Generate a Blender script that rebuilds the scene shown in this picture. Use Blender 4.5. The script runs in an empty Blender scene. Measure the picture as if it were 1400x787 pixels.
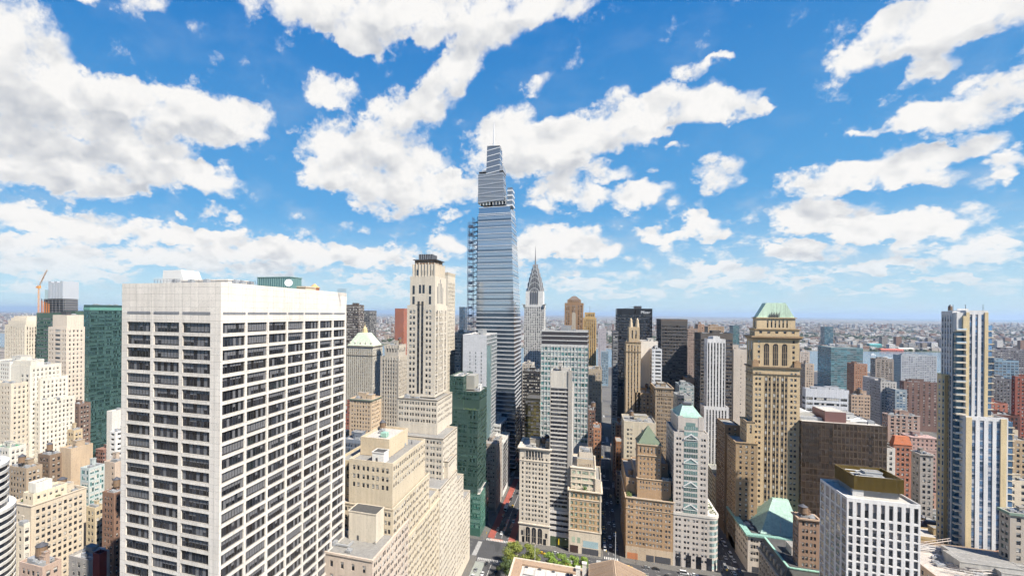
import bpy, math, random, bmesh
from mathutils import Vector, Matrix
random.seed(11)
SC = bpy.context.scene
COL = SC.collection

# ---------------------------------------------------------------- camera
# world: +Y runs along the cross streets (away from the viewer), +X to the right, metres
CAM_H = 170.0
FPX = 650.0                      # focal length in pixels of the 1400 px wide photograph
PPX, PPY = 592.0, 427.5          # principal point (horizon row)
ROLL = 0.0085
YAW = math.atan((805.0 - PPX) / FPX)
CF = Vector((-math.sin(YAW), math.cos(YAW), 0))
CR0 = Vector((math.cos(YAW), math.sin(YAW), 0))
CR = (CR0 + Vector((0, 0, ROLL))).normalized()
CU = CR.cross(CF).normalized()
cam = bpy.data.cameras.new("camera")
cam.sensor_width = 36.0
cam.sensor_fit = 'HORIZONTAL'
cam.lens = 36.0 * FPX / 1400.0
cam.shift_x = (700.0 - PPX) / 1400.0
cam.shift_y = (PPY - 393.5) / 1400.0
cam.clip_start = 1.0
cam.clip_end = 150000.0
camo = bpy.data.objects.new("camera", cam)
COL.objects.link(camo)
m = Matrix((CR, CU, -CF)).transposed().to_4x4()
m.translation = Vector((0, 0, CAM_H))
camo.matrix_world = m
SC.camera = camo

def ray(px, py):
    return CF * FPX + CR * (px - PPX) - CU * (py - PPY)
def at(px, py, Y):
    q = ray(px, py); t = Y / q.y
    return Vector((q.x * t, Y, CAM_H + q.z * t))
def atx(px, py, X):
    q = ray(px, py); t = X / q.x
    return Vector((X, q.y * t, CAM_H + q.z * t))
def gnd(px, py, z=0.0):
    q = ray(px, py); t = (z - CAM_H) / q.z
    return Vector((q.x * t, q.y * t, z))
def proj(p):
    d = Vector(p) - Vector((0, 0, CAM_H)); k = d.dot(CF)
    if k < 1: return (-9999, -9999, k)
    return (PPX + FPX * d.dot(CR) / k, PPY - FPX * d.dot(CU) / k, k)

# ---------------------------------------------------------------- render settings
SC.view_settings.view_transform = 'Standard'
SC.view_settings.look = 'None'
SC.view_settings.gamma = 1.0
SC.view_settings.use_curve_mapping = False
SC.view_settings.exposure = 1.12
SC.render.engine = 'CYCLES'
cy = SC.cycles
cy.use_denoising = True
cy.use_adaptive_sampling = True
cy.adaptive_threshold = 0.03
cy.adaptive_min_samples = 12
cy.max_bounces = 5
cy.diffuse_bounces = 3
cy.glossy_bounces = 3
cy.transmission_bounces = 2
cy.volume_bounces = 0
cy.transparent_max_bounces = 6
cy.sample_clamp_indirect = 6.0
cy.caustics_reflective = False
cy.caustics_refractive = False

# ---------------------------------------------------------------- node helper
class G:
    def __init__(s, tree):
        s.t = tree; s.N = tree.nodes; s.L = tree.links
    def put(s, inp, v):
        if v is None: return
        if isinstance(v, bpy.types.NodeSocket): s.L.new(v, inp)
        else:
            try: inp.default_value = v
            except Exception: inp.default_value = tuple(v) + (1.0,)
    def node(s, typ, **kw):
        n = s.N.new(typ)
        for k, v in kw.items(): setattr(n, k, v)
        return n
    def m(s, op, a, b=None, c=None, clamp=False):
        n = s.N.new('ShaderNodeMath'); n.operation = op; n.use_clamp = clamp
        s.put(n.inputs[0], a); s.put(n.inputs[1], b)
        if c is not None: s.put(n.inputs[2], c)
        return n.outputs[0]
    def v(s, op, a, b=None, out=0):
        n = s.N.new('ShaderNodeVectorMath'); n.operation = op
        s.put(n.inputs[0], a)
        if op == 'SCALE': s.put(n.inputs[3], b)
        else: s.put(n.inputs[1], b)
        return n.outputs['Value'] if op in ('DOT_PRODUCT', 'LENGTH', 'DISTANCE') else n.outputs[0]
    def sep(s, a):
        n = s.N.new('ShaderNodeSeparateXYZ'); s.put(n.inputs[0], a); return n.outputs
    def comb(s, x=0, y=0, z=0):
        n = s.N.new('ShaderNodeCombineXYZ')
        for i, q in enumerate((x, y, z)): s.put(n.inputs[i], q)
        return n.outputs[0]
    def noise(s, vec, scale=1, detail=4, rough=.5, lac=2.0, dim='3D', dist=0.0, color=False):
        n = s.N.new('ShaderNodeTexNoise'); n.noise_dimensions = dim
        s.put(n.inputs['Vector'], vec); n.inputs['Scale'].default_value = scale
        n.inputs['Detail'].default_value = detail; n.inputs['Roughness'].default_value = rough
        n.inputs['Lacunarity'].default_value = lac; n.inputs['Distortion'].default_value = dist
        return n.outputs['Color'] if color else n.outputs['Fac']
    def white(s, vec):
        n = s.N.new('ShaderNodeTexWhiteNoise'); n.noise_dimensions = '3D'; s.put(n.inputs['Vector'], vec); return n.outputs['Value']
    def mix(s, f, a, b):
        n = s.N.new('ShaderNodeMix'); n.data_type = 'RGBA'; n.clamp_factor = True
        s.put(n.inputs[0], f); s.put(n.inputs[6], a); s.put(n.inputs[7], b); return n.outputs[2]
    def ramp(s, f, a, b, c=0.0, d=1.0, smooth=True):
        n = s.N.new('ShaderNodeMapRange'); n.clamp = True
        if smooth: n.interpolation_type = 'SMOOTHSTEP'
        s.put(n.inputs[0], f); s.put(n.inputs[1], a); s.put(n.inputs[2], b); s.put(n.inputs[3], c); s.put(n.inputs[4], d)
        return n.outputs[0]
    def rgb(s, c):
        n = s.N.new('ShaderNodeRGB'); n.outputs[0].default_value = (c[0], c[1], c[2], 1); return n.outputs[0]

# ---------------------------------------------------------------- sun and sky
SUN_AZ = math.radians(120.0)     # clockwise from +Y: behind the viewer, to the right
SUN_EL = math.radians(49.0)
S = Vector((math.sin(SUN_AZ) * math.cos(SUN_EL), math.cos(SUN_AZ) * math.cos(SUN_EL), math.sin(SUN_EL)))
sl = bpy.data.lights.new("sun", 'SUN')
sl.energy = 5.0
sl.angle = math.radians(0.5)
sl.color = (1.0, 0.935, 0.835)
so = bpy.data.objects.new("sun", sl)
so.rotation_euler = (-S).to_track_quat('-Z', 'Y').to_euler()
COL.objects.link(so)

world = bpy.data.worlds.new("World"); SC.world = world; world.use_nodes = True
g = G(world.node_tree); g.N.clear()
sky = g.node('ShaderNodeTexSky', sky_type='NISHITA')
sky.sun_disc = False
sky.sun_elevation = SUN_EL
sky.sun_rotation = SUN_AZ
sky.altitude = 170.0
sky.air_density = 1.0; sky.dust_density = 0.35; sky.ozone_density = 3.0
tc = g.node('ShaderNodeTexCoord')
dirv = tc.outputs['Generated']
dx, dy, dz = g.sep(dirv)
el = g.m('ARCSINE', dz)
az = g.m('ARCTAN2', dx, dy)
ae = g.comb(az, el, 0)

# clouds: where each bank hangs, as centre, half sizes and tilt (degrees) measured on the photograph
BANKS = [
 # big bank upper left
 (20,70,75,80,-35,1.1),(-20,150,120,70,0,1.2),(90,140,110,55,8,1.2),(150,150,95,50,10,1.1),(230,160,100,45,8,1.1),(300,155,75,40,20,1.0),(345,158,45,26,25,.8),
 # second bank left
 (40,222,115,40,3,1.0),(150,230,80,34,8,1.0),(215,228,85,36,6,1.1),(290,245,55,26,8,.9),(130,258,70,22,5,.8),
 # low left banks
 (60,300,110,18,3,.75),(30,335,120,15,0,.65),(150,322,100,14,3,.65),(245,318,65,15,4,.75),(330,335,100,20,6,.9),(430,345,90,18,6,.9),(520,352,60,16,4,.8),
 (200,350,120,14,0,.7),(330,365,110,12,0,.6),(60,362,120,12,0,.6),(300,293,34,12,12,.7),(250,292,9,7,0,.6),
 # top centre
 (440,10,130,48,10,1.1),(520,28,100,46,0,1.2),(640,15,110,60,-5,1.3),(740,5,90,30,-8,1.0),(500,60,50,22,15,.7),
 (205,5,42,16,0,.7),(120,2,30,10,0,.6),
 # centre left column
 (440,118,30,24,10,.8),(470,132,34,20,-20,.75),(600,125,52,34,-35,1.0),(635,90,40,32,-40,.8),(545,165,65,40,-25,1.05),(480,215,80,48,15,1.2),(520,255,75,42,15,1.15),(440,240,38,26,0,.8),(610,262,70,24,-4,.95),(560,225,60,36,0,1.0),(620,242,24,10,-5,.6),(625,296,24,8,0,.6),
 (610,330,28,22,-20,.7),(600,375,30,10,0,.5),
 # centre right bank behind the tall tower
 (690,195,64,50,-8,1.25),(760,205,75,40,-5,1.2),(850,165,85,38,-14,1.1),(930,145,90,34,-10,1.15),(1005,140,55,26,0,.9),(735,118,24,18,-25,.75),(1050,145,26,7,-12,.5),
 (945,92,50,13,-8,.62),(985,82,18,7,0,.45),
 (825,235,30,16,-5,.85),(770,265,60,28,-4,1.0),(860,268,65,20,-5,1.0),(985,236,46,28,-8,1.0),(915,195,18,7,-10,.55),(890,235,10,8,-10,.5),
 (960,302,32,16,5,.9),(925,322,50,10,-8,.75),(880,318,30,8,0,.65),(975,322,24,8,-12,.65),
 (770,330,80,24,3,1.0),(730,345,40,16,0,.8),(825,345,40,12,0,.6),
 # right banks
 (1200,62,95,34,-28,1.15),(1290,20,120,48,-20,1.2),(1370,10,70,44,-10,1.1),(1270,85,50,28,-25,.9),(1250,110,60,18,-20,.62),
 (1330,145,110,36,-20,1.05),(1400,105,60,40,-10,1.0),(1250,160,55,24,-18,.9),(1180,180,24,10,-15,.6),(1330,110,40,14,-25,.5),
 (1130,245,82,26,-8,1.1),(1220,225,90,28,-10,1.1),(1310,208,75,22,-12,1.0),(1390,225,50,18,-10,.9),(1260,245,60,14,-6,.8),
 (1120,298,85,28,4,1.15),(1210,312,100,20,2,1.0),(1270,305,50,16,2,.9),(1170,330,40,8,0,.6),
 (1080,345,46,15,3,.95),(990,365,60,12,2,.8),(1000,375,70,8,0,.6),(1200,365,90,11,-2,.8),(1340,345,80,15,0,.8),(1380,360,50,10,0,.6),(1290,382,60,6,0,.65),(1090,385,60,6,0,.65),(950,388,60,6,0,.6),(880,395,80,6,0,.55),(1180,395,90,5,0,.5),(780,388,70,8,0,.6),(840,405,70,5,0,.5),
 (20,395,60,6,0,.5),(120,378,80,7,0,.5),(500,385,60,7,0,.5),(540,402,70,6,0,.5),
]
def direction_of(px, py):
    q = ray(px, py).normalized()
    return math.atan2(q.x, q.y), math.asin(q.z)
def bank_group(name, rows):
  grp = bpy.data.node_groups.new(name, 'ShaderNodeTree')
  grp.interface.new_socket("P", in_out='INPUT', socket_type='NodeSocketVector')
  grp.interface.new_socket("D", in_out='OUTPUT', socket_type='NodeSocketFloat')
  h = G(grp)
  gi = h.node('NodeGroupInput'); go = h.node('NodeGroupOutput')
  acc = None
  for (bx, by, brx, bry, bt, ba) in rows:
      a0, e0 = direction_of(bx, by)
      c, s_ = math.cos(math.radians(bt)), math.sin(math.radians(bt))
      a1, e1 = direction_of(bx + brx * c, by + brx * s_)
      a2, e2 = direction_of(bx - bry * s_, by + bry * c)
      rx = math.hypot(a1 - a0, e1 - e0); ry = math.hypot(a2 - a0, e2 - e0)
      ang = math.atan2(e1 - e0, a1 - a0)
      mp = h.node('ShaderNodeMapping', vector_type='TEXTURE')
      if acc is None: h.L.new(gi.outputs[0], mp.inputs['Vector'])
      else:                        # keeps the evaluation one bank after the other (small shader stack)
          ma = h.node('ShaderNodeVectorMath', operation='MULTIPLY_ADD')
          h.L.new(acc, ma.inputs[0]); ma.inputs[1].default_value = (1e-9, 1e-9, 0); h.L.new(gi.outputs[0], ma.inputs[2])
          h.L.new(ma.outputs[0], mp.inputs['Vector'])
      mp.inputs['Location'].default_value = (a0, e0, 0)
      mp.inputs['Rotation'].default_value = (0, 0, ang)
      mp.inputs['Scale'].default_value = (rx * 1.10, ry * 1.10, 1)
      r2 = h.v('DOT_PRODUCT', mp.outputs[0], mp.outputs[0])
      f = h.m('SUBTRACT', 1.0, r2, clamp=True)
      ba = ba * .85 + .25
      acc = h.m('MULTIPLY', f, ba) if acc is None else h.m('MULTIPLY_ADD', f, ba, acc)
  h.L.new(acc, go.inputs[0])
  return grp
GB_ALL = bank_group("cloud_banks", BANKS)
GB_BIG = bank_group("large_cloud_banks", [b for b in BANKS if b[2] * b[3] > 1000 and b[5] > .75])
def banks(vec, grp):
    n = g.node('ShaderNodeGroup'); n.node_tree = grp
    g.L.new(vec, n.inputs[0]); return n.outputs[0]
# billow noise lives on a mixture of angular and flattened coordinates, finer towards the horizon
den = g.m('ADD', g.m('MAXIMUM', dz, 0.0), 0.22)
pv = g.v('SCALE', g.comb(dx, dy, 0), g.m('DIVIDE', 1.0, den))
P3 = g.v('ADD', g.v('SCALE', dirv, 2.2), g.v('SCALE', pv, 0.75))
def billow(vec, big=True):
    hi = g.noise(vec, 5.2, 9, .60, 2.2)
    vo = g.N.new('ShaderNodeTexVoronoi'); vo.feature = 'SMOOTH_F1'; vo.voronoi_dimensions = '3D'
    vo.inputs['Scale'].default_value = 6.5; vo.inputs['Smoothness'].default_value = .6
    g.L.new(vec, vo.inputs['Vector'])
    puff = g.m('SUBTRACT', 0.95, vo.outputs['Distance'])
    return g.m('ADD', g.m('MULTIPLY', puff, .30), g.m('MULTIPLY', hi, .70))
warp = g.v('SCALE', g.v('SUBTRACT', g.noise(P3, 6.0, 5, .55, color=True), (.5, .5, .5)), 0.075)
b0 = banks(g.v('ADD', ae, warp), GB_ALL)
b1 = banks(g.v('ADD', g.v('ADD', ae, g.v('SCALE', warp, .8)), (0.006, 0.045, 0)), GB_BIG)
LUP = Vector((0.012, -0.01, 0.030))
n0 = billow(P3)
n1 = billow(g.v('ADD', P3, tuple(LUP * 3.4)))
b0c = g.m('MINIMUM', b0, 1.15)
low = g.m('MULTIPLY', g.ramp(el, .012, .05), g.ramp(el, .24, .10))
d0 = g.m('ADD', g.m('ADD', b0c, g.m('MULTIPLY', low, .37)), g.m('MULTIPLY', g.m('SUBTRACT', n0, .5), 2.75))
fray = g.m('MULTIPLY', g.m('SUBTRACT', g.noise(P3, 24.0, 6, .68), .5), .9)
mask = g.ramp(g.m('ADD', d0, fray), 0.20, 0.95)
body = g.ramp(b0, 0.45, 1.5)
# light: thicker cloud above a point puts it in shade; small billows are modelled the same way
shade_big = g.m('MULTIPLY', g.ramp(g.m('SUBTRACT', g.m('MINIMUM', b1, 1.5), g.m('MULTIPLY', g.m('MINIMUM', b0, 1.5), .55)), -.05, .95, 0, 1), .62)
s0 = g.noise(P3, 5.2, 3, .5); s1 = g.noise(g.v('ADD', P3, tuple(LUP * 3.4)), 5.2, 3, .5)
shade_small = g.m('ADD', g.m('MULTIPLY', g.m('SUBTRACT', s1, s0), 1.9), g.m('MULTIPLY', g.m('SUBTRACT', n1, n0), .8))
thin = g.ramp(d0, .3, 1.2)
sh = g.m('MULTIPLY', g.m('ADD', shade_big, shade_small), thin, clamp=True)
lit = g.rgb((1.0, 0.985, 0.965)); dark = g.rgb((0.56, 0.59, 0.64))
ccol = g.mix(sh, lit, dark)
CLOUD_L = 8.9
ccol = g.v('SCALE', ccol, CLOUD_L)
# low clouds stand in front of kilometres of air
far = g.ramp(el, 0.0, 0.13, .50, 0.0)
skyc = sky.outputs[0]
air = g.mix(g.ramp(el, 0.0, 0.75, 0, 1, False), g.rgb((2.1, 5.2, 8.3)), g.rgb((.16, 1.5, 5.4)))
air = g.mix(g.ramp(el, -.02, 0.22, 0, 1), g.rgb((5.6, 7.6, 8.7)), air)
skyc = g.mix(.8, skyc, air)
hs = g.node('ShaderNodeHueSaturation'); hs.inputs['Saturation'].default_value = 1.1; hs.inputs['Value'].default_value = 1.0
g.L.new(skyc, hs.inputs['Color']); skyc = hs.outputs[0]
ccol = g.mix(far, ccol, skyc)
wisp = g.m('MULTIPLY', g.ramp(g.noise(g.v('MULTIPLY', P3, (1, 1, 2.5)), 2.2, 7, .62), .48, .8), g.ramp(el, .0, .35, .5, .12))
base = g.mix(wisp, skyc, g.v('SCALE', g.rgb((.93, .97, 1.0)), CLOUD_L * .8))
col = g.mix(mask, base, ccol)
bg = g.node('ShaderNodeBackground'); g.L.new(col, bg.inputs[0]); bg.inputs[1].default_value = 0.05
ow = g.node('ShaderNodeOutputWorld'); g.L.new(bg.outputs[0], ow.inputs[0])
world.cycles.sample_map_resolution = 512
world.cycles.sampling_method = 'MANUAL'

# ---------------------------------------------------------------- materials
MATS = {}
def newmat(name):
    mt = bpy.data.materials.new(name); mt.use_nodes = True
    g = G(mt.node_tree); g.N.clear()
    out = g.node('ShaderNodeOutputMaterial'); p = g.node('ShaderNodeBsdfPrincipled')
    g.L.new(p.outputs[0], out.inputs[0])
    return mt, g, p
def weather(g, col, amt=1.0):
    amt = amt * 1.25
    """uneven masonry: blotches, rain streaks, fine grain"""
    pos = g.node('ShaderNodeNewGeometry').outputs['Position']
    big = g.noise(pos, .045, 3, .55)
    streak = g.noise(g.v('MULTIPLY', pos, (.9, .9, .045)), 1.0, 4, .6)
    fine = g.noise(pos, 1.7, 2, .5)
    k = g.m('ADD', g.m('MULTIPLY', g.m('SUBTRACT', big, .5), .30 * amt), g.m('MULTIPLY', g.m('SUBTRACT', streak, .5), .42 * amt))
    k = g.m('ADD', k, g.m('MULTIPLY', g.m('SUBTRACT', fine, .5), .22 * amt))
    return g.v('SCALE', col, g.m('ADD', k, 1.0)), fine
def masonry(c, rough=.85, amt=1.0, panel=None):
    key = ('mas', tuple(round(q, 3) for q in c), rough, amt, panel)
    if key in MATS: return MATS[key]
    mt, g, p = newmat("masonry")
    lum = .3 * c[0] + .55 * c[1] + .15 * c[2]
    col, fine = weather(g, g.rgb(tuple((q * .92 + lum * .08) * .77 for q in c)), amt)
    if panel:
        pw, ph = panel
        oc = g.node('ShaderNodeTexCoord').outputs['Object']
        nx = g.sep(g.node('ShaderNodeNewGeometry').outputs['Normal'])
        ox = g.sep(oc)
        u = g.m('ADD', g.m('MULTIPLY', ox[0], g.m('ABSOLUTE', nx[1])), g.m('MULTIPLY', ox[1], g.m('ABSOLUTE', nx[0])))
        fu = g.m('FRACT', g.m('DIVIDE', u, pw)); fv = g.m('FRACT', g.m('DIVIDE', ox[2], ph))
        ln = g.m('MAXIMUM', g.m('LESS_THAN', fu, .06 / pw), g.m('LESS_THAN', fv, .06 / ph))
        cell = g.white(g.comb(g.m('FLOOR', g.m('DIVIDE', u, pw)), g.m('FLOOR', g.m('DIVIDE', ox[2], ph)), 3.3))
        col = g.v('SCALE', col, g.m('ADD', .95, g.m('MULTIPLY', cell, .10)))
        col = g.v('SCALE', col, g.m('SUBTRACT', 1.0, g.m('MULTIPLY', ln, .5)))
    g.L.new(col, p.inputs['Base Color'])
    p.inputs['Roughness'].default_value = rough
    p.inputs['Specular IOR Level'].default_value = .25
    b = g.node('ShaderNodeBump'); b.inputs['Strength'].default_value = .25; b.inputs['Distance'].default_value = .06
    g.L.new(fine, b.inputs['Height']); g.L.new(b.outputs[0], p.inputs['Normal'])
    MATS[key] = mt; return mt
def plain(c, rough=.6, metal=0.0, name="paint", amt=.35):
    key = ('pl', tuple(c), rough, metal, name)
    if key in MATS: return MATS[key]
    mt, g, p = newmat(name)
    col, fine = weather(g, g.rgb(tuple(q * .78 for q in c)), amt)
    g.L.new(col, p.inputs['Base Color'])
    p.inputs['Roughness'].default_value = rough; p.inputs['Metallic'].default_value = metal
    MATS[key] = mt; return mt
def glass(c=(.03, .035, .045), refl=.35, rough=.06, vary=1.0, ior=1.6):
    key = ('gl', tuple(c), refl, rough, vary)
    if key in MATS: return MATS[key]
    mt, g, p = newmat("window_glass")
    isl = g.node('ShaderNodeNewGeometry').outputs['Random Per Island']
    orr = g.node('ShaderNodeObjectInfo').outputs['Random']
    r = g.m('FRACT', g.m('ADD', g.m('MULTIPLY', isl, 7.13), g.m('MULTIPLY', orr, 3.71)))
    k = g.m('ADD', 1.0 - .5 * vary, g.m('MULTIPLY', g.m('POWER', r, 1.6), 1.5 * vary))
    pos = g.node('ShaderNodeNewGeometry').outputs['Position']
    col = g.v('SCALE', g.rgb(c), k)
    g.L.new(col, p.inputs['Base Color'])
    p.inputs['Metallic'].default_value = refl
    p.inputs['Roughness'].default_value = rough
    p.inputs['IOR'].default_value = ior
    b = g.node('ShaderNodeBump'); b.inputs['Strength'].default_value = .10; b.inputs['Distance'].default_value = .25
    g.L.new(g.noise(pos, .5, 2, .5), b.inputs['Height']); g.L.new(b.outputs[0], p.inputs['Normal'])
    MATS[key] = mt; return mt
def winwall(c, bay, fl, fw, fh, gc=(.03, .035, .045), bandc=None, rough=.8, refl=.25, amt=.8):
    """wall of a far building: regular windows, each its own shade, set in masonry"""
    key = ('ww', tuple(c), bay, fl, fw, fh, tuple(gc), bandc)
    if key in MATS: return MATS[key]
    mt, g, p = newmat("windowed_wall")
    col, fine = weather(g, g.rgb(tuple(q * .74 for q in c)), amt)
    ge = g.node('ShaderNodeNewGeometry')
    ox = g.sep(g.node('ShaderNodeTexCoord').outputs['Object'])
    nx = g.sep(ge.outputs['True Normal'])
    ax = g.m('GREATER_THAN', g.m('ABSOLUTE', nx[0]), .5)
    u = g.m('ADD', g.m('MULTIPLY', ox[1], ax), g.m('MULTIPLY', ox[0], g.m('SUBTRACT', 1.0, ax)))
    cu = g.m('DIVIDE', u, bay); cv = g.m('DIVIDE', ox[2], fl)
    fu = g.m('ABSOLUTE', g.m('SUBTRACT', g.m('FRACT', cu), .5)); fv = g.m('ABSOLUTE', g.m('SUBTRACT', g.m('FRACT', cv), .5))
    inu = g.m('LESS_THAN', fu, fw / 2); inv = g.m('LESS_THAN', fv, fh / 2)
    side = g.m('LESS_THAN', g.m('ABSOLUTE', nx[2]), .5)
    mk = g.m('MULTIPLY', g.m('MULTIPLY', inu, inv), side)
    if bandc:
        col = g.mix(g.m('MULTIPLY', inu, side), col, g.rgb(bandc))
    rnd = g.white(g.comb(g.m('FLOOR', cu), g.m('FLOOR', cv), g.m('ADD', ax, g.m('MULTIPLY', g.node('ShaderNodeObjectInfo').outputs['Random'], 91))))
    pale = g.m('GREATER_THAN', rnd, .8)
    gl = g.v('SCALE', g.rgb(gc), g.m('ADD', .4, g.m('MULTIPLY', rnd, 1.3)))
    gl = g.mix(g.m('MULTIPLY', pale, .55), gl, g.rgb((.30, .28, .25)))
    g.L.new(g.mix(mk, col, gl), p.inputs['Base Color'])
    g.L.new(g.m('MULTIPLY', mk, refl), p.inputs['Metallic'])
    g.L.new(g.m('SUBTRACT', rough, g.m('MULTIPLY', mk, rough - .12)), p.inputs['Roughness'])
    b = g.node('ShaderNodeBump'); b.inputs['Strength'].default_value = .6; b.inputs['Distance'].default_value = .3; b.invert = True
    g.L.new(mk, b.inputs['Height']); g.L.new(b.outputs[0], p.inputs['Normal'])
    MATS[key] = mt; return mt

# common colours
FR_DARK = plain((.06, .06, .06), .5, 0, "window_frame")
FR_PALE = plain((.55, .53, .49), .6, 0, "window_frame_pale")
BLIND = plain((.62, .59, .53), .5, 0, "window_blind")
BLIND_G = plain((.16, .16, .17), .4, 0, "grey_curtain")
ROOF_G = masonry((.28, .27, .25), .95, 1.6)
ROOF_P = masonry((.50, .47, .42), .95, 1.6)
ROOF_D = masonry((.09, .088, .085), .95, 1.6)
METAL = plain((.42, .43, .44), .45, .3, "galvanised_metal", 1.0)
METAL_D = plain((.10, .10, .11), .5, .2, "dark_metal", 1.0)
WOOD = plain((.20, .13, .08), .8, 0, "tank_wood", 1.2)
GLASS = glass()
GLASS_B = glass((.018, .02, .026), .15)
GLASS_TEAL = glass((.10, .22, .22), .5)
GLASS_GREEN = glass((.022, .075, .065), .5, .07, .7)
GLASS_BLUE = glass((.10, .17, .25), .55)
GLASS_SKY = glass((.30, .40, .50), .7, .05, .45)

# ---------------------------------------------------------------- mesh builder
class MB:
    def __init__(s): s.v = []; s.f = []; s.mi = []
    def poly(s, pts, m=0):
        n = len(s.v); s.v.extend(tuple(p) for p in pts); s.f.append(tuple(range(n, n + len(pts)))); s.mi.append(m)
    def box(s, x0, x1, y0, y1, z0, z1, m=0, top=None, bottom=True):
        n = len(s.v)
        s.v += [(x0, y0, z0), (x1, y0, z0), (x1, y1, z0), (x0, y1, z0), (x0, y0, z1), (x1, y0, z1), (x1, y1, z1), (x0, y1, z1)]
        fs = [(0, 1, 5, 4), (1, 2, 6, 5), (2, 3, 7, 6), (3, 0, 4, 7), (4, 5, 6, 7)]
        if bottom: fs.append((3, 2, 1, 0))
        for i, f in enumerate(fs):
            s.f.append(tuple(n + k for k in f)); s.mi.append(m if (i != 4 or top is None) else top)
    def prism(s, pts, z0, z1, m=0, top=None, pts1=None):
        """pts counter-clockwise seen from above; pts1 = outline at the top when it differs"""
        k = len(pts); q = pts1 or pts; n = len(s.v)
        s.v += [(p[0], p[1], z0) for p in pts] + [(p[0], p[1], z1) for p in q]
        for i in range(k):
            j = (i + 1) % k
            s.f.append((n + i, n + j, n + k + j, n + k + i)); s.mi.append(m)
        s.f.append(tuple(n + k + i for i in range(k))); s.mi.append(m if top is None else top)
        s.f.append(tuple(n + k - 1 - i for i in range(k))); s.mi.append(m)
    def cyl(s, x, y, z0, z1, r, r1=None, n=14, m=0):
        r1 = r if r1 is None else r1
        a = [(x + r * math.cos(2 * math.pi * i / n), y + r * math.sin(2 * math.pi * i / n)) for i in range(n)]
        b = [(x + r1 * math.cos(2 * math.pi * i / n), y + r1 * math.sin(2 * math.pi * i / n)) for i in range(n)]
        s.prism(a, z0, z1, m, pts1=b)
    def tube(s, p, q, r, n=5, m=0):
        p = Vector(p); q = Vector(q); d = (q - p)
        if d.length < 1e-6: return
        d.normalize(); a = d.orthogonal().normalized(); b = d.cross(a); k = len(s.v)
        for c in (p, q):
            for i in range(n):
                t = 2 * math.pi * i / n; s.v.append(tuple(c + a * (r * math.cos(t)) + b * (r * math.sin(t))))
        for i in range(n):
            j = (i + 1) % n; s.f.append((k + i, k + j, k + n + j, k + n + i)); s.mi.append(m)
        s.f.append(tuple(k + n - 1 - i for i in range(n))); s.mi.append(m)
        s.f.append(tuple(k + n + i for i in range(n))); s.mi.append(m)
    def build(s, name, mats, root=None, label=None):
        if not isinstance(mats, (list, tuple)): mats = [mats]
        me = bpy.data.meshes.new(name)
        if root is not None:
            ox, oy, oz = root.location; vs = [(x - ox, y - oy, z - oz) for x, y, z in s.v]
        else: vs = s.v
        me.from_pydata(vs, [], s.f)
        for mt in mats: me.materials.append(mt)
        me.polygons.foreach_set('material_index', s.mi)
        me.update()
        o = bpy.data.objects.new(name, me); COL.objects.link(o)
        if root is not None: o.parent = root
        if label: o['label'] = label
        return o

def thing(name, label, cat, loc, group=None):
    o = bpy.data.objects.new(name, None); COL.objects.link(o)
    o.location = loc; o['label'] = label; o['category'] = cat; o.empty_display_size = 1
    if group: o['group'] = group
    return o
def tag(o, label, cat, group=None):
    o['label'] = label; o['category'] = cat
    if group: o['group'] = group
    return o
def struct(mb, name, mats):
    o = mb.build(name, mats); o['kind'] = 'structure'; return o

# ---------------------------------------------------------------- windows
WMESH = {}
def win_geo(w, h, kind, var, full):
    """one window seen from outside (x right, y inwards, z up); slots 0 glass, 1 frame, 2 blind"""
    b = MB()
    def bar(x0, x1, z0, z1, d=.07):
        if full: b.box(x0, x1, -d, 0.0, z0, z1, 1, bottom=True)
        else: b.poly([(x0, -.02, z0), (x1, -.02, z0), (x1, -.02, z1), (x0, -.02, z1)], 1)
    t = min(.09, w * .08, h * .08)
    if kind == 'sash':
        b.poly([(-w/2, 0, 0), (w/2, 0, 0), (w/2, 0, h/2), (-w/2, 0, h/2)], 0)
        b.poly([(-w/2, 0, h/2), (w/2, 0, h/2), (w/2, 0, h), (-w/2, 0, h)], 0)
        bar(-w/2, w/2, h/2 - t/2, h/2 + t/2)
        n = 1
    else:
        n = int(kind)
        for i in range(n):
            a = -w/2 + w * i / n; c = -w/2 + w * (i + 1) / n
            b.poly([(a, 0, 0), (c, 0, 0), (c, 0, h), (a, 0, h)], 0)
        for i in range(1, n):
            a = -w/2 + w * i / n
            bar(a - t/2, a + t/2, 0, h)
    if full:
        bar(-w/2, w/2, 0, t); bar(-w/2, w/2, h - t, h); bar(-w/2, -w/2 + t, t, h - t); bar(w/2 - t, w/2, t, h - t)
    if kind == 'sash':
        if full: b.box(-w/2 - .1, w/2 + .1, -.2, -.0, -.14, -.02, 2)
        else: b.poly([(-w/2 - .08, -.2, -.14), (w/2 + .08, -.2, -.14), (w/2 + .08, -.2, .0), (-w/2 - .08, -.2, .0)], 2)
        if var % 8 in (3, 6):
            b.box(-w * .28, w * .28, -.30, 0, .03, .46, 1, bottom=full)
    rr = random.Random(var * 77 + int(w * 10) + n)
    drop = [0, .42, .35, .6, 0, .9, .5, .22][var % 8]
    for i in range(n):
        d = drop if n == 1 else (drop if rr.random() < .7 else (rr.choice([0, 0, .5, 1.0])))
        if n > 1 and var % 8 in (1, 4): d = 1.0 if i % 2 == 0 and rr.random() < .7 else 0
        if d > 0:
            a = -w/2 + w * i / n + t; c = -w/2 + w * (i + 1) / n - t
            z0 = h - t - (h - 2 * t) * d
            b.poly([(a, -.012, z0), (c, -.012, z0), (c, -.012, h - t), (a, -.012, h - t)], 2)
    return b
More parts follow.
